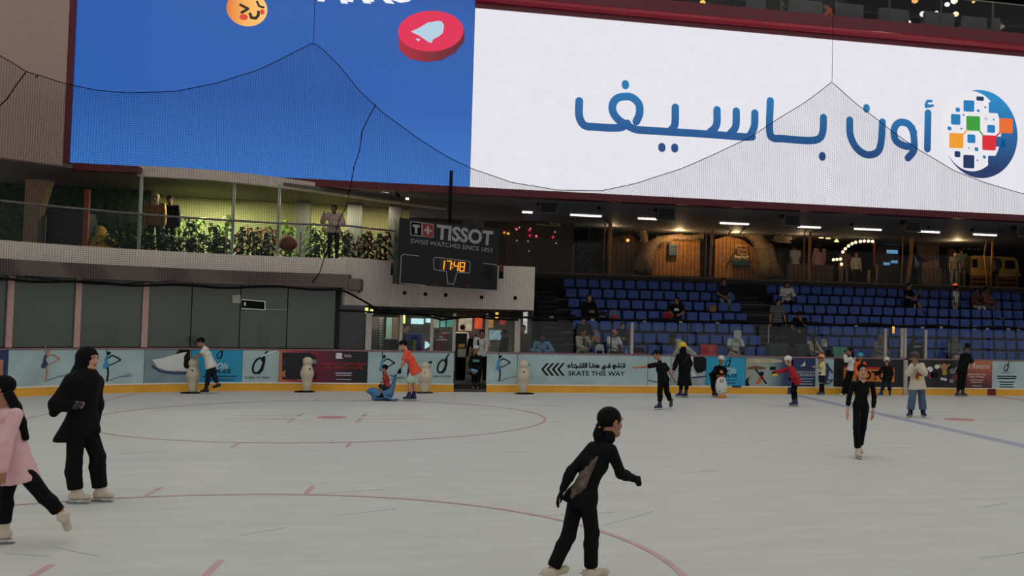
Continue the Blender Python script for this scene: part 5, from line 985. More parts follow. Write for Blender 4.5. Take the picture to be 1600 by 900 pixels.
# ================================================================== PEOPLE: bodies grown as one smooth surface
def _cap(P, a, b, ra, rb):
    a = np.asarray(a, np.float32); b = np.asarray(b, np.float32); ab = b-a; L2 = float(ab@ab)+1e-9
    t = np.clip(((P-a)@ab)/L2, 0, 1); d = P-(a+t[..., None]*ab)
    return np.sqrt((d*d).sum(-1))-(ra+(rb-ra)*t)
def _ell(P, c, r, R=None):
    d = P-np.asarray(c, np.float32)
    if R is not None: d = d@np.asarray(R, np.float32)     # columns of R are the ellipsoid axes
    r = np.asarray(r, np.float32); k0 = np.sqrt(((d/r)**2).sum(-1)); k1 = np.sqrt(((d/(r*r))**2).sum(-1))+1e-6
    return k0*(k0-1)/k1
def _smin(a, b, k):
    h = np.clip(.5+.5*(b-a)/k, 0, 1); return b*(1-h)+a*h-k*h*(1-h)
def field(P, prims, k):
    f = None
    for q in prims:
        if q[0] == 'c': d = _cap(P, *q[1:5]); kk = q[5] if len(q) > 5 else k
        elif q[0] == 'e': d = _ell(P, *q[1:4]); kk = k
        elif q[0] == 'cut':
            f = np.maximum(f, (P-np.asarray(q[1], np.float32))@np.asarray(q[2], np.float32)); continue
        elif q[0] == 'sub':
            d = _ell(P, *q[1:4]); f = -_smin(-f, d, q[4] if len(q) > 4 else k); continue
        f = d if f is None else _smin(f, d, kk)
    return f
def nets(prims, h, k=.03, bb=None):          # surface of a field as quads (surface nets)
    pts = []; rs = 0
    for q in prims:
        if q[0] == 'c': pts += [np.array(q[1])-max(q[3], q[4]), np.array(q[1])+max(q[3], q[4]), np.array(q[2])-max(q[3], q[4]), np.array(q[2])+max(q[3], q[4])]
        elif q[0] == 'e': pts += [np.array(q[1])-max(q[2]), np.array(q[1])+max(q[2])]
    pts = np.array(pts); lo = pts.min(0)-2*h-k*.3; hi = pts.max(0)+2*h+k*.3
    n = np.maximum(np.ceil((hi-lo)/h).astype(int)+1, 4)
    ax = [lo[i]+h*np.arange(n[i]) for i in range(3)]
    P = np.stack(np.meshgrid(*ax, indexing='ij'), -1).astype(np.float32)
    f = field(P, prims, k); s = f < 0
    cs = np.zeros(tuple(n-1), int); acc = np.zeros(tuple(n-1)+(3,)); cnt = np.zeros(tuple(n-1))
    C = [(i, j, l) for i in (0, 1) for j in (0, 1) for l in (0, 1)]
    sl = lambda c: tuple(slice(c[i], n[i]-1+c[i]) for i in range(3))
    for c in C:
        for a in range(3):
            if c[a] == 0:
                e = list(c); e[a] = 1; f0 = f[sl(c)]; f1 = f[sl(e)]; m = (f0 < 0) != (f1 < 0)
                t = np.where(m, f0/(f0-f1+1e-12*(f0 == f1)), 0); v = np.zeros(t.shape+(3,)); v[...] = c; v[..., a] += t
                acc += np.where(m[..., None], v, 0); cnt += m
    act = cnt > 0; idx = -np.ones(act.shape, int); idx[act] = np.arange(act.sum()); ijk = np.argwhere(act)
    V = lo+(ijk+acc[act]/cnt[act][:, None])*h
    Q = []
    for a in range(3):
        b, c = (a+1) % 3, (a+2) % 3
        s0 = [slice(None)]*3; s1 = [slice(None)]*3; s0[a] = slice(0, n[a]-1); s1[a] = slice(1, n[a])
        for x in (b, c): s0[x] = slice(1, n[x]-1); s1[x] = slice(1, n[x]-1)
        A = s[tuple(s0)]; B = s[tuple(s1)]; E_ = np.argwhere(A != B)
        if not len(E_): continue
        fl_ = A[A != B]; off = np.zeros(3, int); off[b] = 1; off[c] = 1; g = E_+off
        def at(db, dc): p = g.copy(); p[:, b] -= db; p[:, c] -= dc; return idx[p[:, 0], p[:, 1], p[:, 2]]
        q = np.stack([at(1, 1), at(0, 1), at(0, 0), at(1, 0)], 1); q[~fl_] = q[~fl_][:, ::-1]; Q.append(q)
    return V, np.concatenate(Q)
def addq(mb, V, Q, m=0):
    o = len(mb.v); mb.v += [tuple(p) for p in V.tolist()]; mb.f += [tuple(i+o for i in q) for q in Q.tolist()]
    mm = m if isinstance(m, list) else [m]*len(Q); mb.m += mm; mb.sm += [True]*len(Q)
# ---- head (face along +Y, centre of head at origin, adult size)
def _head():
    p = [('e', (0, -.014, .03), (.076, .096, .088)), ('e', (0, .018, -.035), (.06, .074, .08)), ('c', (-.03, .05, -.085), (.03, .05, -.085), .03, .03, .02), ('c', (0, .066, -.098), (0, .068, -.098), .02, .02, .02),
         ('c', (0, .082, .018), (0, .104, -.022), .008, .0145, .012), ('c', (-.014, .09, -.026), (.014, .09, -.026), .009, .009, .008), ('c', (-.045, .07, .036), (.045, .07, .036), .016, .016, .015), ('c', (-.042, .062, -.02), (-.034, .06, -.03), .022, .02, .02), ('c', (.042, .062, -.02), (.034, .06, -.03), .022, .02, .02),
         ('sub', (-.031, .1, .01), (.02, .016, .011), None, .012), ('sub', (.031, .1, .01), (.02, .016, .011), None, .012),
         ('c', (-.031, .074, .01), (-.031, .075, .01), .0135, .0135, .002), ('c', (.031, .074, .01), (.031, .075, .01), .0135, .0135, .002),
         ('c', (-.019, .083, -.053), (.019, .083, -.053), .0075, .0075, .006), ('c', (-.015, .083, -.066), (.015, .083, -.066), .008, .008, .006), ('sub', (0, .096, -.0595), (.024, .008, .0025), None, .003),
         ('e', (-.079, -.008, -.002), (.011, .021, .032)), ('e', (.079, -.008, -.002), (.011, .021, .032)), ('c', (0, -.025, -.06), (0, -.035, -.16), .05, .05, .03)]
    V, Q = nets(p, .0062, .02); C = V[Q].mean(1); m = []
    for x, y, z in C:
        ex = abs(abs(x)-.031); k = 0
        if y > .07:
            if ex < .0075 and abs(z-.01) < .0065: k = 2
            elif ex < .012 and abs(z-.01) < .0045: k = 1
            elif .012 < abs(x) < .052 and .028 < z-.1*(.03-abs(abs(x)-.03)) < .038: k = 2
            elif abs(x) < .023 and -.072 < z < -.046: k = 3
        m.append(k)
    return V, Q, m
# ---- right hand: wrist at origin, fingers along -Z, palm facing +Y, thumb on +X
def _hand(curl):
    p = []; xs = (.03, .0105, -.009, -.027); L = (.068, .076, .07, .054)
    for x in xs: p.append(('c', (x*.6, 0, -.008), (x, 0, -.082), .0145, .0125, .012))
    for i, x in enumerate(xs):
        a = 0; q = np.array([x, 0, -.085]); sp = (x-.0)*.35
        for j, fr in enumerate((.45, .32, .26)):
            a += curl*(.55, 1.1, .8)[j]; d = np.array([sp*.6, math.sin(a), -math.cos(a)]); d /= np.linalg.norm(d); e = q+d*L[i]*fr
            p.append(('c', tuple(q), tuple(e), .0088-.0008*j, .0082-.0009*j, .003)); q = e
    b = min(1.0, curl)
    t0 = np.array([.022, .004, -.022]); t1 = np.array([.046-.01*b, .014+.012*b, -.05]); t2 = np.array([.056-.022*b, .022+.022*b, -.076]); t3 = np.array([.058-.034*b, .026+.026*b, -.098])
    p += [('c', tuple(t0), tuple(t1), .014, .0115, .008), ('c', tuple(t1), tuple(t2), .0105, .0095, .003), ('c', tuple(t2), tuple(t3), .0093, .0078, .003), ('c', (0, 0, .03), (0, 0, -.01), .026, .024, .015)]
    V, Q = nets(p, .0048, .006); return V, Q
HEAD = _head(); HANDS = {'open': _hand(.32), 'grip': _hand(1.15)}
def _boot():
    V, Q = nets([('c', (0, -.005, .13), (0, 0, 0), .052, .046), ('c', (0, -.03, -.045), (0, .0, -.05), .045, .046), ('c', (0, -.01, -.05), (0, .13, -.062), .043, .036), ('c', (0, .05, .0), (0, .02, .05), .03, .03), ('cut', (0, 0, -.088), (0, 0, -1)), ('cut', (0, 0, .125), (0, 0, 1))], .0105, .03); return V, Q
BOOT = _boot()
def _shoe():
    V, Q = nets([('c', (0, -.02, -.02), (0, .0, -.03), .042, .044), ('c', (0, -.03, -.05), (0, .13, -.055), .04, .034), ('c', (0, .0, .02), (0, .0, .03), .043, .043), ('cut', (0, 0, -.085), (0, 0, -1))], .011, .03); return V, Q
SHOE = _shoe()
def _blade():
    f = MB(); f.box((-.032, -.075, -.1), (.032, .15, -.086)); f.prism([(-.05, -.1), (.02, -.1), (.0, -.118), (-.03, -.118)], 'x', -.012, .012); f.prism([(.07, -.1), (.13, -.1), (.12, -.118), (.09, -.118)], 'x', -.012, .012)
    f.prism([(-.1, -.128), (-.085, -.134), (.14, -.134), (.165, -.126), (.17, -.116), (-.1, -.116)], 'x', -.003, .003, 1); return f
m_sole = M('dark_sole', (40, 32, 28), .6); m_bladest = M('blade_steel', (140, 140, 142), .3, .8); m_holder = M('white_blade_holder', (190, 190, 188), .5)
SKIN = {'light': M('skin_light', (188, 140, 116), .6, var=.04), 'tan': M('skin_tan', (158, 110, 84), .6, var=.04), 'brown': M('skin_brown', (104, 70, 54), .6, var=.04)}
m_eye = M('eye_white', (196, 192, 186), .4); m_pupil = M('dark_brow_and_iris', (30, 22, 20), .5); m_lip = M('lip', (148, 84, 76), .5)
HAIRC = M('black_hair', (14, 12, 12), .8, var=.25, scale=30, bump=.2, spec=.12); HAIRB = M('brown_hair', (58, 40, 30), .6, var=.25, scale=30)
SHAPES = {}
def _N(v): v = np.asarray(v, float); return v/(np.linalg.norm(v)+1e-9)
def skeleton(H, head=270, lean=0, side=0, turn=0, aL=((5, 8), (15, 3)), aR=((5, 8), (15, 3)), lL=((0, 3), (0, 0)), lR=((0, 3), (0, 0)), look=(0, 0), hip=None, foot=.085):
    """canned pose: limb entries are (forward, outward) angles in degrees from hanging straight down; head is the way the person faces"""
    a = math.radians(head); F = np.array([math.cos(a), math.sin(a), 0]); R = np.array([math.sin(a), -math.cos(a), 0]); Z = np.array([0, 0, 1.0])
    def dv(fo, sd): f, o = math.radians(fo[0]), math.radians(fo[1]); return R*(sd*math.sin(o))+F*(math.sin(f)*math.cos(o))-Z*(math.cos(f)*math.cos(o))
    ln, sl_ = math.radians(lean), math.radians(side); up = _N(F*math.sin(ln)+R*math.sin(sl_)+Z*math.cos(ln)*math.cos(sl_))
    tw = math.radians(turn); Rs = R*math.cos(tw)+F*math.sin(tw); J = {}
    J['pel'] = np.zeros(3); hw = .052*H
    for s_, n in ((-1, 'L'), (1, 'R')):
        l = lL if n == 'L' else lR; h = J['pel']+R*s_*hw; k = h+dv(l[0], s_)*.245*H; an = k+dv(l[1], s_)*.235*H
        J['hip'+n], J['kne'+n], J['ank'+n] = h, k, an; J['toe'+n] = _N(F+R*s_*.2)
    J['neck'] = up*.305*H; J['che'] = up*.2*H; sw = .112*H
    for s_, n in ((-1, 'L'), (1, 'R')):
        al = aL if n == 'L' else aR; sh = up*.285*H+Rs*s_*sw; e = sh+dv(al[0], s_)*.175*H; w = e+dv(al[1], s_)*.15*H
        J['sh'+n], J['el'+n], J['wr'+n] = sh, e, w
    hup = _N(up+F*.15); ly, lp = math.radians(look[0]), math.radians(look[1])
    J['face'] = _N((F*math.cos(ly)+R*math.sin(ly))*math.cos(lp)+Z*math.sin(lp)); J['headc'] = J['neck']+hup*.085*H+J['face']*.012*H; J['fwd'] = F
    low = min(J['ankL'][2], J['ankR'][2]); dz = (foot*H/1.7-low) if hip is None else hip
    for k_ in J:
        if k_ not in ('face', 'fwd', 'toeL', 'toeR'): J[k_] = J[k_]+Z*dz
    return J
def pixels(Y, D, head, face, toes=None, H=1.6, ground='LR', shoes=False):
    """pose measured on the photograph: D maps joint -> (px, py, depth offset)"""
    J = {k: W(v[0], v[1], Y+(v[2] if len(v) > 2 else 0)) for k, v in D.items()}
    a = math.radians(head); J['fwd'] = np.array([math.cos(a), math.sin(a), 0]); f = math.radians(face[0]); J['face'] = _N((math.cos(f)*math.cos(math.radians(face[1])), math.sin(f)*math.cos(math.radians(face[1])), math.sin(math.radians(face[1]))))
    if 'pel' not in J: J['pel'] = (J['hipL']+J['hipR'])/2
    for n in 'LR':
        t = (toes or {}).get(n, head)
        if isinstance(t, (int, float)): t = (math.cos(math.radians(t)), math.sin(math.radians(t)), 0)
        J['toe'+n] = _N(t)
        if n in ground: J['ank'+n][2] = .131*(.5*H/1.7+.5) if not shoes else .085*(.5*H/1.7+.5)
    return J
def frame(z, y):                              # columns x,y,z with z kept and y as near as possible
    z = _N(z); x = _N(np.cross(y, z)); return np.stack([x, np.cross(z, x), z], 1)
NP_ = [0]
def person(label, J, H, top=None, bot=None, hair=('short', None), skin='light', feet=None, loc=None, extra=None, hands='open', vox=None, group=None, hat=None, glove=None, female=False, hsize=None, hscale=1.0, dress=None, slim=1.0):
    """J joints (world, or local when loc is given). top: dict(m, sleeve, hem, fat); bot: dict(m, kind, fat); dress: dict(m, hem z, w)"""
    s = H/1.7; hs = (hsize or (.62*s+.38))*hscale
    if loc is not None:
        for k in J:
            if k not in ('face', 'fwd', 'toeL', 'toeR'): J[k] = J[k]+np.array(loc)
    base = (float(J['pel'][0]), float(J['pel'][1]), float(min(J['ankL'][2], J['ankR'][2])-.08*s)); B = np.array(base)
    t = thing('person', label, 'person', base, 0, group)
    for k in J:
        if k not in ('face', 'fwd', 'toeL', 'toeR'): J[k] = np.asarray(J[k], float)-B
    vx = vox or max(.014, .019*s)
    up = _N((J['shL']+J['shR'])/2-J['pel']); rt = _N(J['shR']-J['shL']); rh = _N(J['hipR']-J['hipL']); fw = _N(np.cross(up, rt)); sc_ = (J['shL']+J['shR'])/2; pel = J['pel']; tl = np.linalg.norm(sc_-pel)
    fb = fw if fw@J['fwd'] > -.2 else J['fwd']
    w = (.92 if female else 1.0)*slim
    def torso(o=0.0, hemz=0.0, fat=0.0):
        c = pel+up*tl*.68; wa = pel+up*tl*.34; hp = pel+up*tl*.02; o2 = o+fat
        T = [('c', sc_-rt*.1*s*w-up*.02*s, sc_+rt*.1*s*w-up*.02*s, .062*s+o, .062*s+o), ('c', c-rt*.062*s*w, c+rt*.062*s*w, .098*s*w+o, .098*s*w+o), ('c', c-rt*.06*s*w-fb*.01, wa-rt*.042*s*w, .09*s*w+o, .08*s*w+o2), ('c', c+rt*.06*s*w, wa+rt*.042*s*w, .09*s*w+o, .08*s*w+o2),
             ('c', wa-rt*.042*s*w, hp-rh*.06*s, .08*s*w+o2, .093*s+o2), ('c', wa+rt*.042*s*w, hp+rh*.06*s, .08*s*w+o2, .093*s+o2), ('c', sc_, J['neck'], .055*s+o, .05*s+o*.5)]
        if hemz: T += [('c', hp-rh*.06*s, hp-rh*.07*s-up*hemz, .094*s+o2, .098*s+o2*1.3), ('c', hp+rh*.06*s, hp+rh*.07*s-up*hemz, .094*s+o2, .098*s+o2*1.3)]
        return T
    def arm(n, o=0.0, part=2, fat=0.0):
        sh, el, wr = J['sh'+n], J['el'+n], J['wr'+n]; A = [('c', sh, el, .046*s+o+fat*.5, .037*s+o+fat)]
        if part == .5: A = [('c', sh, sh+(el-sh)*.62, .05*s+o+fat, .047*s+o+fat)]
        if part == 2: A += [('c', el, el+(wr-el)*.35, .038*s+o+fat, .037*s+o+fat), ('c', el+(wr-el)*.35, wr, .037*s+o+fat, .026*s+o+fat*.8)]
        return A
    def leg(n, o=0.0, to=1.0, fat=0.0):
        h, k, a = J['hip'+n], J['kne'+n], J['ank'+n]
        if o > 0 and feet and feet[0] == 'skate' and to == 1.0: a = a+_N(k-a)*(bot or {}).get('rise', .125)*s
        Lg = [('c', h, k, .078*s*w+o+fat*.5, .052*s+o+fat*.7)]
        if to == .5: Lg = [('c', h, h+(k-h)*.8, .08*s+o+fat, .066*s+o+fat)]
        if to == 1.0:
            m_ = k+(a-k)*.35; bk_ = -J['fwd']*.012*s; Lg += [('c', k, m_+bk_, .051*s+o+fat*.8, .05*s+o+fat), ('c', m_+bk_, a, .05*s+o+fat, max(.034*s+o+fat*1.5, .06*(.5*s+.5) if o > 0 and feet and feet[0] == 'skate' else 0))]
        return Lg
    # body
    ins = -.012
    bd = torso(ins if (top or dress) else 0)
    for n in 'LR': bd += arm(n, ins if top and top.get('sleeve', 2) == 2 else 0)+leg(n, ins if bot and bot.get('kind') == 'long' or dress else 0)
    body = MB(); V, Q = nets(bd, vx, .03*s); addq(body, V, Q, 0)
    Rh = frame(_N(np.array([0, 0, 1.0])*.9+_N(J['headc']-J['neck'])*.5-J['face']*max(-.6, min(.6, J['face'][2]))), J['face']); hc = J['headc']
    V, Q, mm = HEAD; addq(body, (V*hs)@Rh.T+hc, Q, mm)
    gm = 4 if glove else 0
    for n in 'LR':
        wr, el = J['wr'+n], J['el'+n]; z = -_N(J.get('hd'+n, wr-el)); pn = J.get('pn'+n)
        kind = hands if isinstance(hands, str) else hands[0 if n == 'L' else 1]
        inward = _N((J['pel']+up*tl*.4)-wr) if pn is None else _N(pn)
        Rm = frame(z, inward); V, Q = HANDS[kind]
        V2 = V*hs*.98
        if n == 'L': V2 = V2*np.array([-1, 1, 1]); Q = Q[:, ::-1]
        if (Rm[:, 0]@J['fwd'] < 0) == (n == 'R') and pn is None and abs(Rm[:, 0]@J['fwd']) > .3: Rm = np.stack([-Rm[:, 0], -Rm[:, 1], Rm[:, 2]], 1)
        addq(body, V2@Rm.T+wr, Q, gm)
    mats = [SKIN[skin], m_eye, m_pupil, m_lip]+([glove] if glove else [])
    bo = body.build('body', mats, t, loc=(0, 0, 0)); 
    # clothes
    if top:
        fat = top.get('fat', .0)*s; tof = top.get('off', .014); pr = torso(tof, top.get('hem', .05)*s, fat)
        for n in 'LR': pr += arm(n, tof-.002, top.get('sleeve', 2), top.get('sfat', fat*.6))
        hz = pel-up*(top.get('hem', .05)*s+.02*s); pr += [('cut', hz, -up)]
        if not top.get('collar'): pr += [('sub', J['neck']+up*.02*s+fb*.02*s, (.07*s, .07*s, .05*s), None, .01)]
        for n in 'LR':
            d = _N(J['wr'+n]-J['el'+n])
        V, Q = nets(pr, vx*.9, .03*s); g = MB(); addq(g, V, Q); o = g.build(top.get('name', 'shirt'), top['m'], t, loc=(0, 0, 0))
        if top.get('deco'): top['deco'](o, J, s, up, rt, fb)
    if bot:
        k_ = bot.get('kind', 'long'); fat = bot.get('fat', .0)*s
        pr = [('c', pel+up*.1*s-rh*.05*s*w, pel-rh*.06*s*w, .088*s*w+.008, .098*s*w+.008), ('c', pel+up*.1*s+rh*.05*s*w, pel+rh*.06*s*w, .088*s*w+.008, .098*s*w+.008)]
        for n in 'LR': pr += leg(n, .011, 1.0 if k_ == 'long' else .5, fat)
        pr += [('cut', pel+up*.13*s, up)]
        if k_ == 'long':
            if feet and feet[0] == 'skate':
                for n in 'LR':
                    z_ = _N(J['kne'+n]-J['ank'+n]); pr += [('sub', J['ank'+n]+z_*(bot.get('rise', .125)*s-.105*s), (.16*s, .16*s, .075*s), frame(z_, J['toe'+n]), .006)]
            V, Q = nets(pr, vx*.9, .022*s)
        else: V, Q = nets(pr, vx*.9, .02*s)
        g = MB(); addq(g, V, Q); g.build(bot.get('name', 'trousers'), bot['m'], t, loc=(0, 0, 0))
    if dress:
        wd_ = dress.get('w', .2)*s; hz = dress['hem']*s; c = pel+up*tl*.68; wa = pel+up*tl*.3; hem = np.array([pel[0], pel[1], hz])+np.array(dress.get('sway', (0, 0, 0)))
        pr = torso(.02, 0, dress.get('fat', .01))+[('c', wa-rh*.05*s, hem-rh*wd_*.6, .1*s, wd_*.55), ('c', wa+rh*.05*s, hem+rh*wd_*.6, .1*s, wd_*.55), ('c', wa, hem, .1*s, wd_*.6)]
        for n in 'LR':
            pr += arm(n, .016, 2, dress.get('sfat', .015)); 
            if dress.get('bell'): pr += [('c', J['el'+n], J['wr'+n], .05*s, .075*s)]
        pr += [('cut', (0, 0, hz), (0, 0, -1))]
        V, Q = nets(pr, vx*.9, .04*s); g = MB(); addq(g, V, Q); g.build(dress.get('name', 'coat'), dress['m'], t, loc=(0, 0, 0))
    # head wear (built in head space)
    def hpart(name, pr, mat, h=.0085, k=.015):
        V, Q = nets(pr, h if vx < .016 else max(h, .01), k); g = MB(); addq(g, (V*hs)@Rh.T+hc, Q); return g.build(name, mat, t, loc=(0, 0, 0))
    hk, hm = hair if hair else (None, None); hm = hm or HAIRC
    capm = [('e', (0, -.02, .035), (.088, .106, .094)), ('sub', (0, .108, -.036), (.073, .075, .12), None, .02), ('cut', (0, 0, -.035 if hk != 'short' else -.03), (0, .42, -.907))]
    if hk in ('short', 'bun', 'long', 'pony'): hpart('hair', capm, hm)
    if hk == 'bun': hpart('hair_bun', [('e', (0, -.12, .03), (.04, .04, .04))], hm)
    if hk == 'long': hpart('long_hair', [('c', (-.06, -.05, 0), (-.085, -.02, -.26), .04, .035), ('c', (.06, -.05, 0), (.085, -.02, -.26), .04, .035), ('c', (-.03, -.07, 0), (-.04, -.08, -.28), .05, .045), ('c', (.03, -.07, 0), (.04, -.08, -.28), .05, .045), ('sub', (0, .06, -.06), (.06, .08, .14), None, .01)], hm, .011)
    if hk == 'pony':
        q = J.get('pony'); pr = [('c', (0, -.1, .03), (0, -.14, .0), .03, .035), ('c', (0, -.14, .0), (0, -.15, -.2), .035, .02)]
        if q is not None:
            V, Q = nets([('c', q[i], q[i+1], .045*s*(1, 1, .95, .7)[min(i, 3)], .045*s*(1, .95, .7, .4)[min(i, 3)]) for i in range(len(q)-1)], .012, .02); g = MB(); addq(g, V, Q); g.build('ponytail', hm, t, loc=(0, 0, 0))
        else: hpart('ponytail', pr, hm)
    if hat:
        kd, m_ = hat
        if kd == 'helmet':
            o = hpart('helmet', [('e', (0, -.012, .05), (.108, .128, .1)), ('cut', (0, 0, .012), (0, .12, -.99)), ('c', (-.1, -.03, .03), (-.09, -.05, -.03), .02, .018), ('c', (.1, -.03, .03), (.09, -.05, -.03), .02, .018)], m_, .0085, .012)
            hpart('chin_strap', [('c', (-.082, .0, .0), (-.05, .05, -.1), .008, .008), ('c', (.082, .0, .0), (.05, .05, -.1), .008, .008), ('c', (-.05, .05, -.1), (.05, .05, -.1), .009, .009)], m_black, .008, .004)
        if kd == 'cap': hpart('cap', [('e', (0, -.015, .04), (.094, .112, .092)), ('cut', (0, 0, .03), (0, .1, -.99)), ('c', (-.04, .1, .035), (.04, .1, .035), .012, .012), ('c', (-.03, .15, .028), (.03, .15, .028), .012, .012), ('c', (0, .09, .035), (0, .155, .03), .012, .012)], m_, .009, .02)
        if kd == 'scarf': hpart('headscarf', [('e', (0, -.02, .02), (.1, .118, .118)), ('c', (0, -.03, -.05), (0, -.03, -.17), .1, .12), ('sub', (0, .125, -.025), (.064, .075, .088), None, .012), ('cut', (0, 0, -.21), (0, 0, -1))], m_, .01, .03)
    # shoes
    if feet:
        kd, m_ = feet
        for n in 'LR':
            u_ = J.get('fup'+n); z = np.array([0, 0, 1.0]) if u_ is None else u_; Rm = frame(z, J['toe'+n]); an = J['ank'+n]; fs_ = (.5*s+.5)*.97
            key = (kd, m_.name)
            if key not in SHAPES:
                g = MB(); V, Q = BOOT if kd == 'skate' else SHOE; C = V[Q].mean(1); addq(g, V, Q, [1 if c[2] < -.078 else 0 for c in C]); me_o = g.build('skate' if kd == 'skate' else 'shoe', [m_, m_sole], None); SHAPES[key] = me_o.data; bpy.data.objects.remove(me_o)
            o = bpy.data.objects.new('skate' if kd == 'skate' else 'shoe', SHAPES[key]); COL.objects.link(o); o.parent = t
            o.matrix_local = Matrix.Translation(an) @ Matrix([list(r)+[0] for r in Rm]+[[0, 0, 0, 1]]) @ Matrix.Scale(fs_, 4)
            if kd == 'skate':
                if 'blade' not in SHAPES: b_ = _blade().build('blade', [m_holder, m_bladest]); SHAPES['blade'] = b_.data; bpy.data.objects.remove(b_)
                b_ = bpy.data.objects.new('blade', SHAPES['blade']); COL.objects.link(b_); b_.parent = o
    if extra: extra(t, J, s, B, up, rt, fb, hs, hc, Rh)
    return t
def patch(t, name, mat, pts, r):              # a soft pad or bag strap following points given in the person's space
    V, Q = nets([('c', pts[i], pts[i+1], r, r) for i in range(len(pts)-1)], max(.006, r*.45), r*.6); g = MB(); addq(g, V, Q); return g.build(name, mat, t, loc=(0, 0, 0))
c_ = lambda n, rgb, **k: M(n, rgb, .85, spec=.2, **k)
m_cream2 = c_('cream_cloth', (196, 188, 168)); m_wtee = c_('white_cotton', (206, 204, 200)); m_gtee = c_('grey_cotton', (120, 120, 124)); m_jean = c_('blue_denim', (74, 94, 116), var=.12); m_navyc = c_('navy_cotton', (24, 30, 46)); m_dkg = c_('charcoal_cotton', (40, 40, 44)); m_pinkc = c_('pale_pink_cotton', (214, 172, 176)); m_redc = c_('red_fleece', (160, 36, 46)); m_orgc = c_('orange_red_cotton', (220, 84, 62)); m_beige = c_('beige_linen', (174, 158, 136)); m_lblue = c_('light_blue_cotton', (110, 148, 176)); m_wboot = M('ivory_skate_leather', (196, 182, 160), .5, var=.05); m_nboot = M('navy_skate_plastic', (26, 34, 76), .4); m_bboot = M('black_skate_leather', (20, 20, 24), .5)
# ---------------------------------------------------------------- on the ice, near
# woman in the black head covering and long coat
J = pixels(12.3, dict(pel=(128, 672), hipR=(119, 676, -.06), hipL=(139, 676, .06), kneR=(116, 724, -.06), kneL=(153, 714, .04), ankR=(118, 766, -.06), ankL=(156, 766, .04), neck=(134, 586), headc=(138.5, 561), shR=(117, 598, -.15), shL=(147, 598, .15), elR=(88, 631, -.2), elL=(151, 632, .22), wrR=(113, 632, -.27), wrL=(147, 648, .3)), 0, (-20, -4), dict(R=-8, L=-14), 1.7)
def ex(t, J, s, B, up, rt, fb, hs, hc, Rh):
    pr = [('e', (0, -.025, .02), (.1, .122, .122)), ('c', (0, -.035, -.06), (0, -.05, -.2), .098, .13), ('sub', (0, .135, -.018), (.064, .09, .094), None, .02), ('cut', (0, 0, -.24), (0, 0, -1))]
    V, Q = nets(pr, .0075, .03); g = MB(); addq(g, (V*hs)@Rh.T+hc, Q); g.build('headscarf', m_black, t, loc=(0, 0, 0))
    # cape falling from the head over shoulders and the bent arm
    el, wr, sR, sL = J['elR'], J['wrR'], J['shR'], J['shL']; n = J['neck']
    pr = [('c', n, sR, .1, .1), ('c', n, sL, .1, .09), ('c', sR, el, .11, .075), ('c', sR+(sL-sR)*.3, el+np.array([.1, 0, .0]), .12, .09), ('c', el, el+np.array([-.02, 0, -.1]), .06, .045), ('c', sL, J['elL'], .09, .06), ('c', J['elL'], J['wrL']+np.array([.0, -.02, -.14]), .07, .06), (('c'), (sR+sL)/2, (sR+sL)/2+np.array([0, 0, -.24]), .15, .14)]
    V, Q = nets(pr, .014, .05); g = MB(); addq(g, V, Q); g.build('cape', m_black, t, loc=(0, 0, 0))
    patch(t, 'phone', M('dark_phone_case', (34, 34, 40), .4), [wr+np.array([.05, -.04, -.02]), wr+np.array([.09, -.05, .01])], .035)
person('woman in a black headscarf, cape and long coat standing on ivory skates at the left', J, 1.66, dict(m=m_black, fat=.01, hem=.02), dict(m=m_black, fat=.022, rise=.06), None, 'light', ('skate', m_wboot), extra=ex, hands='grip', female=True, vox=.014, dress=dict(m=m_black, hem=.64, w=.2, fat=.02, sway=(-.07, 0, 0)))
# woman in pink gliding out on the left
J = pixels(10.15, dict(hipL=(36, 734, -.07), hipR=(20, 734, .09), kneL=(70, 777, -.04), ankL=(99, 806, .0), kneR=(8, 775, .06), ankR=(6, 822, .06), neck=(7, 634), headc=(2, 608), shL=(24, 648, -.16), shR=(-6, 645, .14), elL=(8, 692, -.24), wrL=(4, 732, -.26), elR=(-22, 690, .1), wrR=(-38, 715, .0)), 180, (180, -5), dict(L=(.3, 0, -1), R=180), 1.6, 'R')
J['fupL'] = _N((-.85, 0, .45)); J['pony'] = [W(px, py, 10.1+dy) for px, py, dy in [(14, 616, 0), (25, 636, 0), (33, 660, -.02), (40, 684, -.02)]]
person('woman in a pale pink top with a long black ponytail at the left edge', J, 1.6, dict(m=m_pinkc, hem=.1, fat=.02), dict(m=m_black, rise=.09), ('pony', HAIRC), 'tan', ('skate', m_wboot), female=True, vox=.014)
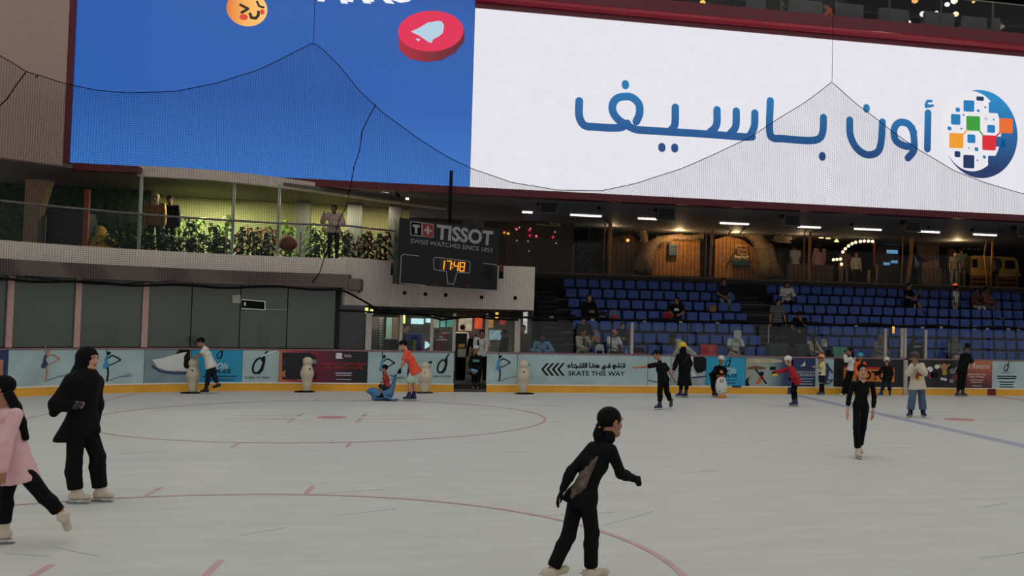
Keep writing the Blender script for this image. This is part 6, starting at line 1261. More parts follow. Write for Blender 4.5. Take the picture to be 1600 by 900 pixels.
# girl in black seen from behind, near centre
J = pixels(8.0, dict(pel=(907, 780), hipL=(899, 788, .05), hipR=(919, 788, -.04), kneL=(888, 838, .0), ankL=(860, 896, -.06), kneR=(925, 833, .02), ankR=(923, 897, .02), neck=(947, 685, .06), headc=(954, 660, .09), shL=(926, 699, .12), shR=(955, 703, -.07), elL=(893, 736, .02), wrL=(880, 763, -.03), elR=(970, 740, -.02), wrR=(991, 748, .1)), 50, (28, 2), dict(L=55, R=25), 1.5, '')
for n in 'LR': J['fup'+n] = _N(_N(J['kne'+n]-J['ank'+n])+np.array([0, 0, 1.2]))
def ex(t, J, s, B, up, rt, fb, hs, hc, Rh):
    pe = J['pel']; g = MB(); pr = []
    for k, (a, z0, z1, r) in enumerate([(-.05, .06, .2, .03), (-.015, .03, .24, .03), (.02, .05, .3, .028), (.045, .09, .34, .018), (-.03, .0, .12, .028)]):
        pr += [('c', pe+up*z0+rt*(a+.025)-fb*.075, pe+up*z1+rt*(a+.035)-fb*.078, r, r*.6)]
    V, Q = nets(pr, .009, .015); addq(g, V, Q); g.build('back_print', M('faded_grey_print', (92, 80, 70), .9, var=.45, scale=16), t, loc=(0, 0, 0))
    patch(t, 'hair_tie', m_beige, [hc+Rh@np.array([-.02, -.12, -.045])*hs, hc+Rh@np.array([.02, -.12, -.045])*hs], .012)
    patch(t, 'collar', m_black, [J['neck']+rt*.03, J['neck']-rt*.03, J['neck']+up*.03], .055)
    patch(t, 'tail_of_hair', HAIRC, [hc+Rh@np.array([0, -.1, -.03])*hs, hc+Rh@np.array([0, -.12, -.1])*hs, hc+Rh@np.array([0, -.1, -.17])*hs], .035)
    patch(t, 'jacket_hem', m_black, [pe+rt*.1+up*.02, pe+rt*.12-up*.04], .04)
person('girl in a black tracksuit with a faded grey print, skating away near the centre', J, 1.47, dict(m=m_black, hem=.05, collar=1, off=.01), dict(m=m_black, fat=.004, rise=.09), ('short', HAIRC), 'tan', ('skate', m_wboot), extra=ex, hands=('open', 'grip'), glove=m_black, female=True, vox=.012, hscale=1.08, slim=.86)
# teenager in black facing the camera
J = pixels(15.34, dict(pel=(1344.5, 634), hipR=(1339, 636), hipL=(1352, 636, .02), kneR=(1338, 668, -.08), kneL=(1348.5, 669, .03), ankR=(1340.5, 702, -.04), ankL=(1343, 699, .14), neck=(1347, 593), headc=(1347.2, 579.5, -.02), shR=(1332.5, 600), shL=(1362.5, 600), elR=(1326.5, 622, .02), elL=(1366, 620, .04), wrR=(1324, 643, -.03), wrL=(1364, 644, -.02)), 262, (262, 2), dict(R=268, L=262), 1.55, 'R')
J['ankL'][2] = max(J['ankL'][2], .16)
def ex(t, J, s, B, up, rt, fb, hs, hc, Rh): patch(t, 'neckline_skin', SKIN['light'], [J['neck']+up*.0-rt*.03+fb*.05, J['neck']-up*.03+fb*.062, J['neck']+rt*.03+fb*.05], .022)
person('teenager in tight black top and leggings skating straight toward the camera', J, 1.5, dict(m=m_black, hem=.0, off=.007), dict(m=m_black, fat=-.004, rise=.09), ('bun', HAIRC), 'light', ('skate', m_wboot), extra=ex, female=True, vox=.012, slim=.9)

# ---------------------------------------------------------------- on the ice, middle and far
m_white_h = M('white_helmet_shell', (204, 202, 196), .35); m_yel_h = M('yellow_helmet_shell', (224, 186, 40), .35); m_peach_h = M('peach_helmet_shell', (226, 146, 104), .4); m_cyan_h = M('cyan_helmet_shell', (52, 160, 186), .4); m_plum_h = M('plum_helmet_shell', (62, 36, 50), .35)
J = pixels(24.3, dict(hipL=(1033, 592, -.05), hipR=(1040, 592, .06), kneL=(1031, 615, -.03), kneR=(1042, 613, .08), ankL=(1031, 632, -.02), ankR=(1048.5, 630, .12), neck=(1030, 563), headc=(1026, 554), shL=(1025, 570, -.12), shR=(1038, 570, .1), elL=(1008, 573, -.1), wrL=(997, 574, -.1), elR=(1046, 581, .05), wrR=(1053, 592, 0)), 205, (200, -3), dict(L=190, R=250), 1.5, 'L')
def ex(t, J, s, B, up, rt, fb, hs, hc, Rh):
    f = MB(); fr_ = lambda u, v, h: tuple(J['pel']+up*(.3+v)+rt*u+fb*(.125+h))
    f.stroke([(-.06, .06), (.06, .07)], .02, fr_, .004); f.stroke([(-.05, .02), (.05, .02)], .015, fr_, .004); f.build('chest_print', m_grp, t, loc=(0, 0, 0))
person('boy in black tee and trousers pointing one bare arm to the left', J, 1.46, dict(m=m_black, sleeve=.5, hem=.08, fat=.015), dict(m=m_black, fat=.015), ('short', HAIRC), 'tan', ('skate', m_nboot), extra=ex, hat=('cap', m_black))
J = pixels(28.4, dict(hipL=(1066, 577), hipR=(1074, 577), kneL=(1064.5, 598), kneR=(1073, 598), ankL=(1063.5, 615), ankR=(1072, 615), neck=(1067, 550), headc=(1066.5, 542), shL=(1060, 556, -.02), shR=(1075, 556), elL=(1056, 568, -.05), wrL=(1053, 577, -.1), elR=(1079, 568, .1), wrR=(1075, 576, .22)), 95, (100, -5), dict(L=150, R=120), 1.62)
def ex(t, J, s, B, up, rt, fb, hs, hc, Rh):
    patch(t, 'headscarf', m_black, [hc-Rh[:, 1]*.02*hs, J['neck'], J['neck']-up*.06], .095); patch(t, 'bag_strap', m_dark, [J['shR']+up*.04-fb*.1, J['pel']+up*.25-fb*.14, J['pel']+up*.1-rt*.16-fb*.05], .012); patch(t, 'cuff', m_wtee, [J['wrL']+up*.01, J['wrL']+up*.03], .04)
person('woman in a long black robe and yellow helmet seen from behind', J, 1.62, None, dict(m=m_black), None, 'tan', ('skate', m_nboot), extra=ex, hat=('helmet', m_yel_h), female=True, dress=dict(m=m_black, hem=.3, w=.2, fat=.02))
J = pixels(28.75, dict(hipR=(1112.5, 586, .05), hipL=(1119, 587, .1), kneR=(1114, 601), kneL=(1119, 602, .1), ankR=(1115, 613.5, .05), ankL=(1120, 613.5, .12), neck=(1125, 569.5, -.12), headc=(1127, 562, -.14), shR=(1118.5, 574, -.1), shL=(1131, 574, -.02), elR=(1115.5, 581, -.15), wrR=(1119.5, 586, -.26), elL=(1134.5, 580, -.08), wrL=(1132, 585.5, -.22)), 300, (285, -8), dict(R=290, L=300), 1.25)
person('child in black with a white helmet leaning on a black and white penguin skating aid', J, 1.28, dict(m=m_black, hem=.06, fat=.02), dict(m=m_black, fat=.015), ('short', HAIRC), 'tan', ('skate', m_bboot), hat=('helmet', m_white_h))
J = pixels(25.4, dict(hipL=(1242.5, 594, -.05), hipR=(1245, 594, .08), kneL=(1238.5, 611, -.04), kneR=(1241.5, 610, .1), ankL=(1240.5, 627, -.02), ankR=(1243.5, 626.5, .12), neck=(1234, 571), headc=(1231, 563.5), shL=(1235, 577, -.12), shR=(1238, 575, .1), elL=(1242.5, 587, -.2), wrL=(1237, 590.5, -.22), elR=(1221, 580, .05), wrR=(1211, 581.5, .0)), 185, (190, -3), dict(L=190, R=175), 1.42)
person('girl in a red jacket and white helmet reaching out a black glove to the left', J, 1.4, dict(m=m_redc, hem=.1, fat=.02), dict(m=m_black), ('pony', HAIRC), 'light', ('skate', m_nboot), hands='grip', glove=m_black, female=True, hat=('helmet', m_white_h))
J = pixels(29.55, dict(hipL=(1282.5, 584, -.03), hipR=(1286, 584, .06), kneL=(1282.5, 598, -.03), kneR=(1285.5, 598, .06), ankL=(1282, 611), ankR=(1286, 611, .08), neck=(1285, 565), headc=(1283.5, 559), shL=(1284, 569.5, -.1), shR=(1287.5, 569, .08), elL=(1282, 574.5, -.15), wrL=(1274.5, 573.5, -.12), elR=(1280.5, 570, .05), wrR=(1279.5, 563.5, -.0)), 195, (195, 0), dict(L=190, R=195), 1.22)
def ex(t, J, s, B, up, rt, fb, hs, hc, Rh):
    patch(t, 'goggles', m_black, [hc+Rh@np.array([-.06, .07, .02])*hs, hc+Rh@np.array([0, .098, .02])*hs, hc+Rh@np.array([.06, .07, .02])*hs], .022)
    for n in 'LR': patch(t, 'sock', m_black, [J['kne'+n]-np.array([0, 0, .05]), J['ank'+n]], .045)
    patch(t, 'yellow_sleeve', M('lime_yellow_cotton', (200, 196, 70), .8), [J['shL']+fb*.0, J['shL']+(J['elL']-J['shL'])*.5], .055)
person('child in a peach helmet, pale tee, navy shorts and black socks by the boards', J, 1.22, dict(m=c_('pale_yellow_tee', (206, 204, 166)), sleeve=.5, hem=.04, fat=.01), dict(m=m_navyc, kind='shorts', fat=.012, name='shorts'), ('short', HAIRC), 'tan', ('skate', m_nboot), extra=ex, hat=('helmet', m_peach_h))
J = pixels(29.6, dict(hipL=(1328, 577, -.04), hipR=(1331, 577, .08), kneL=(1322.5, 594, -.05), kneR=(1327, 595, .08), ankL=(1318, 610.5), ankR=(1324, 610.5, .1), neck=(1330, 556), headc=(1328, 549.5), shL=(1329, 560.5, -.1), shR=(1334.5, 560, .08), elL=(1321.5, 564, -.2), wrL=(1319.5, 555, -.22), elR=(1325, 563.5, .05), wrR=(1321, 555, -.1)), 190, (190, 0), None, 1.55, 'LR', True)
def ex(t, J, s, B, up, rt, fb, hs, hc, Rh): patch(t, 'phone', m_black, [J['wrL']+np.array([0, .02, .06]), J['wrL']+np.array([.02, .04, .13])], .03)
person('person in a white top holding a phone up, leaning at the charcoal board', J, 1.56, dict(m=m_wtee, hem=.02, fat=.01), dict(m=m_black, fat=.02), ('long', HAIRC), 'tan', ('shoe', m_wtee), extra=ex, hands='grip', female=True)
J = pixels(29.5, dict(hipR=(1341.5, 583), hipL=(1348, 583), kneR=(1341, 598), kneL=(1348.5, 598), ankR=(1341, 611.5), ankL=(1349, 611.5), neck=(1344.5, 563), headc=(1344.5, 557), shR=(1338.5, 567.5), shL=(1350.5, 567.5), elR=(1336.5, 577), elL=(1352.5, 577), wrR=(1339, 585, -.1), wrL=(1351.5, 585, -.1)), 268, (255, -5), None, 1.3)
def ex(t, J, s, B, up, rt, fb, hs, hc, Rh): patch(t, 'dark_shirt_front', m_black, [J['neck']-up*.05+fb*.1, J['neck']-up*.12+fb*.12], .04)
person('child in an orange top and bright blue helmet, half hidden behind the teenager', J, 1.3, dict(m=c_('bright_orange_cotton', (224, 96, 36)), hem=.06, fat=.012), dict(m=m_dkg), ('short', HAIRC), 'tan', ('skate', m_nboot), extra=ex, hat=('helmet', m_cyan_h))
J = pixels(29.4, dict(hipL=(1382.5, 592), hipR=(1389, 592), kneL=(1380, 602), kneR=(1389.5, 603), ankL=(1377.5, 612), ankR=(1390.5, 613), neck=(1385, 569.5), headc=(1385.5, 563.5), shL=(1379.5, 574), shR=(1391.5, 574), elL=(1374, 581), wrL=(1369.5, 586), elR=(1394, 583), wrR=(1392.5, 591)), 100, (80, -5), dict(L=170, R=60), 1.22)
person('child in dark clothes and a white helmet with its back turned, by the charcoal board', J, 1.22, dict(m=m_black, hem=.08, fat=.025), dict(m=m_navyc, fat=.02), ('short', HAIRC), 'tan', ('skate', m_nboot), hat=('helmet', m_white_h))
J = pixels(22.4, dict(hipR=(1428.5, 600), hipL=(1438.5, 600), kneR=(1425.5, 621, -.05), kneL=(1440.5, 622), ankR=(1422.5, 642, -.03), ankL=(1442.5, 643.5), neck=(1432, 567), headc=(1429.5, 558.5), shR=(1425, 572, -.02), shL=(1440.5, 571, .02), elR=(1419.5, 583, -.12), wrR=(1426.5, 572, -.24), elL=(1444.5, 583, -.12), wrL=(1431, 572, -.25)), 250, (215, -8), dict(R=215, L=268), 1.6)
def ex(t, J, s, B, up, rt, fb, hs, hc, Rh):
    q = J['pel']; f = MB(); fr_ = lambda u, v, h: tuple(q+up*(.16+v)+rt*u+fb*(.138+h))
    f.blob([(.02, -.02), (.13, -.03), (.15, .06), (.08, .12), (.1, .3), (.05, .32), (.04, .14), (-.03, .1), (-.02, .02)], fr_, .012, 0); f.blob([(-.02, -.04), (.06, -.05), (.07, .03), (-.01, .04)], fr_, .02, 1); f.build('chest_print', [M('rust_cloth_print', (120, 52, 34), .8, var=.3), M('yellow_cloth_print', (206, 180, 40), .8)], t, loc=(0, 0, 0))
    for n in 'LR': patch(t, 'boot_gaiter', m_black, [J['kne'+n]*.25+J['ank'+n]*.75, J['ank'+n]], .06)
person('person in a cream sweatshirt, loose jeans and plum helmet with hands at the mouth', J, 1.6, dict(m=m_cream2, hem=.12, fat=.035, sfat=.03), dict(m=m_jean, fat=.035, name='jeans', rise=.1), ('short', HAIRC), 'tan', ('skate', m_nboot), extra=ex, hands='grip', hat=('helmet', m_plum_h))
J = pixels(29.3, dict(hipL=(1500.5, 579, -.02), hipR=(1506, 579, .05), kneL=(1499, 597), kneR=(1504.5, 597, .05), ankL=(1497, 612), ankR=(1504, 614.5), neck=(1510, 550.5), headc=(1511.5, 542), shL=(1503, 556, .06), shR=(1515, 556, -.06), elL=(1502, 569, .1), wrL=(1507, 576, .2), elR=(1517.5, 565, .2), wrR=(1520, 563, .45)), 65, (50, -3), dict(L=100, R=-10), 1.65)
person('man in black leaning on the boards at the far right with navy skates', J, 1.66, dict(m=m_black, hem=.06, fat=.02), dict(m=m_black, fat=.015), ('short', HAIRC), 'brown', ('skate', m_nboot), hat=('cap', m_black))
J = pixels(28.7, dict(hipL=(328, 570, -.05), hipR=(331, 570, .07), kneL=(325, 588, -.04), kneR=(334.5, 588, .08), ankL=(322.5, 605), ankR=(341, 602, .1), neck=(317.5, 541), headc=(313.5, 534.5), shL=(320, 546, -.1), shR=(322, 546, .1), elL=(314.5, 553.5, -.15), wrL=(307.5, 557, -.12), elR=(315, 552, .1), wrR=(307, 556, .1)), 185, (185, -10), dict(L=185, R=195), 1.55, 'L')
J['fupR'] = _N((-.4, 0, .9)); J['toeR'] = _N((-.9, 0, -.4))
person('boy in a white tee and dark jeans pushing a pale penguin aid', J, 1.52, dict(m=m_wtee, sleeve=.5, hem=.08, fat=.02), dict(m=m_navyc, fat=.012), ('short', HAIRC), 'tan', ('skate', m_bboot), hands='grip', hat=('cap', m_black))
J = pixels(26.7, dict(hipL=(647, 580, -.05), hipR=(651, 580, .07), kneL=(639.5, 597, -.04), kneR=(646.5, 597, .08), ankL=(639.5, 614), ankR=(647, 614, .1), neck=(633, 546.5), headc=(629.5, 539), shL=(635.5, 552.5, -.12), shR=(637.5, 551.5, .1), elL=(630, 566, -.16), wrL=(626, 577, -.08), elR=(632, 565, .1), wrR=(624.5, 578, .04)), 180, (180, -12), dict(L=180, R=175), 1.6)
def ex(t, J, s, B, up, rt, fb, hs, hc, Rh): patch(t, 'hanging_strap', m_black, [J['pel']+up*.14+fb*.12, J['pel']-up*.0+fb*.2-np.array([0, 0, .08])], .025)
person('person in an orange tee and pale shorts pushing the blue dolphin sled', J, 1.6, dict(m=m_orgc, sleeve=.5, hem=.06, fat=.02), dict(m=c_('mint_shorts', (184, 206, 190)), kind='shorts', fat=.02, name='shorts'), ('short', HAIRC), 'light', ('skate', m_nboot), extra=ex, hands='grip', glove=m_black, hat=('cap', m_black))
J = pixels(26.72, dict(hipL=(604, 603, -.06), hipR=(604.5, 603, .06), kneL=(594.5, 606, -.1), kneR=(595, 605.5, .1), ankL=(596, 617, -.12), ankR=(596.5, 616.5, .12), neck=(601.5, 583), headc=(600.5, 575.5), shL=(602.5, 586.5, -.09), shR=(603, 586, .08), elL=(598, 595, -.12), wrL=(594.5, 601.5, -.1), elR=(598.5, 594.5, .11), wrR=(594.5, 601, .08)), 180, (180, 0), None, 1.1, '')
person('small child in a red tee sitting on the blue dolphin sled', J, 1.08, dict(m=c_('brick_red_cotton', (160, 56, 56)), sleeve=.5, hem=.02, fat=.008), dict(m=m_dkg, kind='shorts', fat=.01, name='shorts'), ('short', HAIRC), 'tan', ('shoe', m_black), hands='grip', glove=m_black)

# ---------------------------------------------------------------- skating aids
q = W(594, 625, 26.72); X0 = q[0]
t = thing('dolphin_sled', 'blue dolphin shaped skating sled carrying the small child in red', 'sled', (X0, 26.72, 0))
def D3(px, py, dy=0): return W(px, py, 26.72+dy)
def netobj(name, pr, mat, par, h=.016, k=.03): V, Q = nets(pr, h, k); g = MB(); addq(g, V, Q); return g.build(name, mat, par)
m_dol = M('dolphin_blue_plastic', (66, 112, 154), .4)
netobj('body', [('c', D3(573.5, 611.5), D3(582, 611.5), .035, .1), ('c', D3(582, 611.5), D3(592, 617), .1, .14), ('c', D3(592, 617), D3(607, 614.5), .14, .13), ('c', D3(607, 614.5), D3(613, 605), .12, .07), ('c', D3(613, 605), D3(617.5, 590), .06, .035), ('c', D3(586, 621), D3(602, 621), .09, .09), ('cut', (0, 0, .02), (0, 0, -1))], m_dol, t)
netobj('tail_fin', [('c', D3(617.5, 588), D3(610, 586.5), .03, .025), ('c', D3(617.5, 588, -.0), D3(619.5, 585, -.16), .03, .02), ('c', D3(617.5, 588), D3(619.5, 585, .16), .03, .02)], m_dol, t, .012)
for dy in (-.16, .16): netobj('flipper', [('c', D3(600, 619, dy*.6), D3(613, 624.5, dy*1.5), .045, .02), ('c', D3(613, 624.5, dy*1.5), D3(622, 624, dy*1.5), .025, .02)], m_dol, t, .012)
MB().box((D3(586, 622)[0], 26.64, 0), (D3(620, 622)[0], 26.8, .02)).build('runner', m_black, t)
m_peng = M('ivory_aid_plastic', (196, 184, 162), .45, var=.03)
def aid(px, top, bot, Y, label, dark=False, face=0, base=1, fat=.84):
    x = W(px, bot, Y)[0]; z1 = W(px, top, Y)[2]; k = z1/.95
    t = thing('penguin_aid', label, 'skating aid', (x, Y, 0), 0, 'penguin skating aids'); m = m_peng
    netobj('body', [('c', (x, Y, .08*k), (x, Y, .2*k), .13*k*fat, .13*k*fat), ('c', (x, Y, .2*k), (x, Y, .5*k), .13*k*fat, .2*k*fat), ('c', (x, Y, .5*k), (x, Y, .62*k), .2*k*fat, .17*k*fat), ('c', (x, Y, .62*k), (x, Y, .74*k), .12*k, .08*k), ('cut', (x, Y, .03), (0, 0, -1))], m, t, .018, .05)
    netobj('head', [('e', (x, Y, .82*k), (.135*k, .13*k, .13*k))], m, t, .014)
    a = math.radians(face); d = np.array([math.cos(a), math.sin(a), 0]); c = np.array([x, Y, .82*k])
    netobj('beak', [('c', c+d*.1*k, c+d*.17*k, .03*k, .012*k)], m_black if not dark else m_org, t, .009)
    f = MB(); f.lathe([(.2*k, 0), (.2*k, .02), (.14*k, .035)], (x+base*.05, Y, 0), 18, 0, 1.35, 1); f.build('base', m_black, t)
    f = MB()
    for s_ in (-1, 1): n_ = np.array([-d[1], d[0], 0])*s_*.16*k; f.tube([np.array([x, Y, .62*k])+n_, np.array([x, Y, .64*k])+n_*1.25], .018*k, 6)
    f.build('handle', m_black, t)
aid(301, 560, 612.5, 28.9, 'pale penguin skating aid pushed by the boy in the white tee', face=185, base=-1); aid(479, 557.5, 611, 29.6, 'pale penguin skating aid standing in front of the maroon cinema board', face=210, base=-1); aid(663, 566, 612.5, 29.5, 'pale penguin skating aid behind the person in orange', face=0, base=0, fat=1.08); aid(817, 562.5, 613.5, 29.4, 'pale penguin skating aid right of the gateway, at the SKATE THIS WAY board', face=0)
x = W(1126, 622, 28.35)[0]; Y = 28.35; t = thing('penguin_aid', 'black and white numbered penguin skating aid held by the child in black', 'skating aid', (x, Y, 0), 0, 'penguin skating aids')
netobj('belly', [('e', (x, Y-.03, .34), (.17, .15, .29)), ('cut', (x, Y, .06), (0, 0, -1))], m_wtee, t, .014); netobj('back', [('e', (x, Y+.05, .35), (.185, .15, .3)), ('cut', (x, Y, .06), (0, 0, -1))], m_black, t, .014)
netobj('head', [('e', (x, Y, .74), (.095, .095, .1)), ('c', (x, Y, .62), (x, Y, .68), .07, .07)], m_black, t, .012); netobj('beak', [('c', (x-.01, Y-.07, .75), (x-.03, Y-.16, .74), .05, .03)], m_org, t, .009); netobj('scarf', [('c', (x-.05, Y-.03, .62), (x+.05, Y-.03, .62), .05, .05)], M('red_plastic', (170, 40, 40), .5), t, .011); netobj('feet', [('c', (x-.08, Y-.1, .04), (x+.08, Y-.1, .04), .06, .06), ('cut', (x, Y, .003), (0, 0, -1))], M('amber_plastic', (190, 120, 44), .5), t, .012)
text(MB(), '33', .14, fxz(x-.03, Y-.178, .46), 0, 0, 0, .004, bold=.01).build('number', m_ink, t); f = MB()
for dx, z in ((-.08, .2), (.03, .15), (.1, .16)): f.ball((x+dx, Y-.03-.15*math.sqrt(max(0, 1-((z-.34)/.29)**2-(dx/.17)**2)), z), .014, 0, 8)
f.build('bolt', m_dark, t)

# ---------------------------------------------------------------- gateway and lobby
def stand(label, px, py, Y, zf, H, head, top, bot, **k):       # standing figure whose head shows at (px, py)
    x = W(px, py, Y)[0]; kw = {a: k.pop(a) for a in list(k) if a in ('lean', 'side', 'turn', 'aL', 'aR', 'lL', 'lR', 'look')}
    J = skeleton(H, head, hip=None, **kw); return person(label, J, H, top, bot, loc=(x-(J['headc'][0] if kw.get('lean') or kw.get('side') else 0), Y, zf), **k)
def sit(label, px, row, H, head, top, bot, dz=0, dy=0, **k):
    Y = RY(row)-.2+dy; x = W(px, 480, Y)[0]; kw = {a: k.pop(a) for a in list(k) if a in ('lean', 'side', 'turn', 'aL', 'aR', 'lL', 'lR', 'look')}
    kw.setdefault('lL', ((82, 6), (4, 2))); kw.setdefault('lR', ((82, 6), (4, 2))); kw.setdefault('aL', ((28, 12), (70, -25))); kw.setdefault('aR', ((28, 12), (70, -25)))
    J = skeleton(H, head, hip=FZ(row)+.43+.095*H/1.7+dz, **kw); return person(label, J, H, top, bot, loc=(x, Y, 0), feet=k.pop('feet', ('shoe', m_dkg)), **k)
J = pixels(30.3, dict(hipR=(740, 582), hipL=(746.5, 582), kneR=(740, 594), kneL=(746.5, 594), ankR=(740, 604), ankL=(747, 604), neck=(743.5, 552.5), headc=(744, 545.5), shR=(737, 558), shL=(751, 558), elR=(734.5, 569, -.05), elL=(753.5, 569), wrR=(737, 578, -.15), wrL=(744.5, 580, -.2)), 265, (265, -3), None, 1.3, '')
J['ankL'][2] = J['ankR'][2] = .2
def ex(t, J, s, B, up, rt, fb, hs, hc, Rh):
    f = MB(); fr_ = lambda u, v, h: tuple(J['pel']+up*(.34+v)+rt*u+fb*(.125+h)); f.blob([(-.1, -.03), (.1, -.02), (.09, .05), (-.1, .04)], fr_, .01); f.build('chest_patch', M('green_cloth_patch', (70, 140, 112), .8), t, loc=(0, 0, 0)); patch(t, 'held_cards', m_lblue, [J['wrR']+fb*.04, J['wrL']+fb*.05], .045)
person('child in black with a white helmet and green chest patch, standing in the gateway', J, 1.32, dict(m=m_black, hem=.08, fat=.02), dict(m=m_black, fat=.015), ('short', HAIRC), 'tan', ('skate', m_bboot), extra=ex, hat=('helmet', m_white_h))
def ex(t, J, s, B, up, rt, fb, hs, hc, Rh):
    for n in 'LR': patch(t, 'backpack_strap', m_black, [J['sh'+n]*.6+J['neck']*.4+up*.03, J['sh'+n]*.6+J['neck']*.4+fb*.13-up*.1, J['pel']+up*.2+fb*.13+(J['sh'+n]-J['neck'])*.5], .022)
stand('adult in a white tee with black backpack straps, behind the helmeted child in the gateway', 753, 522, 31.1, .22, 1.6, 270, dict(m=m_wtee, sleeve=.5, fat=.01), dict(m=m_black), skin='tan', extra=ex)
stand('person in a mauve cap bending down in the lobby behind the gateway', 741, 523, 32.0, .22, 1.6, 250, dict(m=m_black), dict(m=m_black), skin='tan', lean=25, hat=('cap', M('mauve_cap', (120, 92, 100), .7)))
stand('person in a pale top with a dark backpack, deep in the lobby', 722.5, 501, 35.6, .22, 1.72, 60, dict(m=m_cream2), dict(m=m_dkg), skin='tan', extra=lambda t, J, s, B, up, rt, fb, hs, hc, Rh: patch(t, 'backpack', m_black, [J['pel']+up*.38-fb*.2, J['pel']+up*.18-fb*.2], .13))
stand('person in dark clothes standing in the lobby right of the gateway', 789, 518, 32.2, .22, 1.62, 200, dict(m=m_dkg), dict(m=m_dkg), skin='brown'); stand('person in a grey top standing by the dark red bench in the lobby', 683, 522, 33.6, .22, 1.55, 290, dict(m=m_gtee, sleeve=.5), dict(m=m_dkg), skin='tan'); stand('person in dark clothes at the left side of the lit lobby display', 634, 513, 34.8, .22, 1.7, 300, dict(m=m_dkg), dict(m=m_dkg), skin='tan'); stand('person in brown standing in the dark passage at the stair foot', 817, 517, 31.6, .22, 1.78, 260, dict(m=M('drab_brown_cloth', (74, 64, 56), .8)), dict(m=m_dkg), skin='tan')

# ---------------------------------------------------------------- spectators in the seats
FL = .6
x = W(847, 530, 30.85)[0]; J = skeleton(1.68, 272, lean=12, hip=.98, aL=((30, 25), (75, -70)), aR=((30, 25), (75, -70)), lL=((80, 8), (5, 0)), lR=((80, 8), (5, 0)), look=(5, -5))
person('bearded man in a light blue shirt with folded arms, left of the seats', J, 1.68, dict(m=m_lblue, fat=.02, name='shirt'), dict(m=m_dkg), ('short', HAIRC), 'brown', ('shoe', m_dkg), loc=(x, 31.0, 0), extra=lambda t, J, s, B, up, rt, fb, hs, hc, Rh: patch(t, 'beard', HAIRC, [hc+Rh@np.array([-.045, .05, -.07])*hs, hc+Rh@np.array([0, .075, -.1])*hs, hc+Rh@np.array([.045, .05, -.07])*hs], .024))
xx = W(847, 545, 31.05)[0]; tag(MB().box((xx-.25, 30.95, .6), (xx+.25, 31.35, .9)).build('folding_stool', m_dark), 'dark low stool under the man in the light blue shirt', 'stool')
sit('woman in a beige cardigan and jeans, legs crossed, in the front row at the left', 911, 6, 1.66, 300, dict(m=m_beige, fat=.02, hem=.1, name='cardigan'), dict(m=m_jean, name='jeans'), hair=('bun', HAIRC), skin='tan', lL=((86, 0), (50, -6)), lR=((88, 4), (4, 0)), aL=((30, 15), (125, -15)), female=True, feet=('shoe', m_wtee), look=(-10, -5), extra=lambda t, J, s, B, up, rt, fb, hs, hc, Rh: patch(t, 'dark_top', m_dkg, [J['neck']-up*.09+fb*.085, J['pel']+up*.16+fb*.105], .055))
sit('woman in a pink cap, white tee and black skirt in the front row', 960, 6, 1.62, 295, dict(m=m_wtee, sleeve=.5, fat=.02), dict(m=m_black, kind='shorts', fat=.02, name='skirt'), hair=('pony', HAIRC), skin='tan', lL=((84, 0), (30, -4)), aL=((30, 10), (70, -30)), hat=('cap', M('salmon_cap', (196, 120, 96), .7)), female=True, look=(5, -10))
sit('woman with long fair brown hair in black, fourth row from the top, left block', 920, 3, 1.66, 285, dict(m=m_black, fat=.03), dict(m=m_black, fat=.03), hair=('long', HAIRB), skin='light', aL=((20, 10), (80, -55)), aR=((20, 10), (80, -55)), female=True, look=(15, 0))
sit('person in a black hoodie sitting behind the woman with the beige cardigan', 912, 5, 1.68, 275, dict(m=m_black, fat=.03), dict(m=m_dkg), skin='tan', look=(15, -12), lean=6)
sit('child in dark clothes eating beside a plaid bag, second row from the front', 972, 5, 1.3, 285, dict(m=m_dkg, fat=.01), dict(m=m_dkg), skin='light', aL=((30, 10), (110, -30)))
def ex(t, J, s, B, up, rt, fb, hs, hc, Rh):
    f = MB(); fr_ = lambda u, v, h: tuple(J['pel']+up*(.28+v)+rt*u+fb*(.13+h)); f.blob([(-.09, 0), (.09, 0), (.08, .07), (0, .1), (-.08, .06)], fr_, .01); f.build('chest_print', m_wht, t, loc=(0, 0, 0))
sit('person in a black tee with a white print, beside a red bag, left block', 1058, 3, 1.66, 250, dict(m=m_black, sleeve=.5, fat=.01), dict(m=m_dkg), hair=('long', HAIRC), skin='tan', extra=ex, look=(10, -10), female=True)
sit('man in a navy tee and light jeans beside a tan bag, left block', 1130, 1, 1.72, 268, dict(m=m_navyc, sleeve=.5, fat=.015), dict(m=c_('light_denim', (120, 132, 136)), name='jeans'), skin='tan', aL=((20, 8), (60, -35)), aR=((20, 8), (60, -35)))
def ex(t, J, s, B, up, rt, fb, hs, hc, Rh): g = MB(); g.prism([(-.12, -.03), (.12, -.03), (.13, .24), (.02, .27), (-.12, .25)], 'y', -.02, .02); g.v = [tuple(Rh@np.array([v[0], v[1]+.16, v[2]-.08])+hc) for v in g.v]; g.build('reflection_sheet', m_wtee, t, loc=(0, 0, 0))  # pale sheet stands in for a reflection on the rink glass
sit('person in a white tee, face hidden behind a pale glass reflection, front row', 1149, 6, 1.7, 272, dict(m=m_wtee, sleeve=.5, fat=.02), dict(m=m_beige), skin='brown', extra=ex, aL=((24, 14), (66, -30)), aR=((24, 14), (66, -30)), lean=8)
J = skeleton(1.7, 190, lean=48, aL=((10, 14), (40, 0)), aR=((-30, 18), (-20, 0)), lL=((50, 5), (-40, 0)), lR=((50, 5), (-40, 0)), look=(25, 15)); x = W(1050, 522, 30.8)[0]-J['headc'][0]
person('man in a long cream robe leaning sideways over the boards behind the yellow helmet', J, 1.7, dict(m=m_cream2, fat=.03, hem=.3), None, ('short', HAIRC), 'brown', ('shoe', m_dkg), loc=(x, 30.85, .6), dress=dict(m=m_cream2, hem=.3, w=.2, fat=.02, sfat=.03), hands='grip')
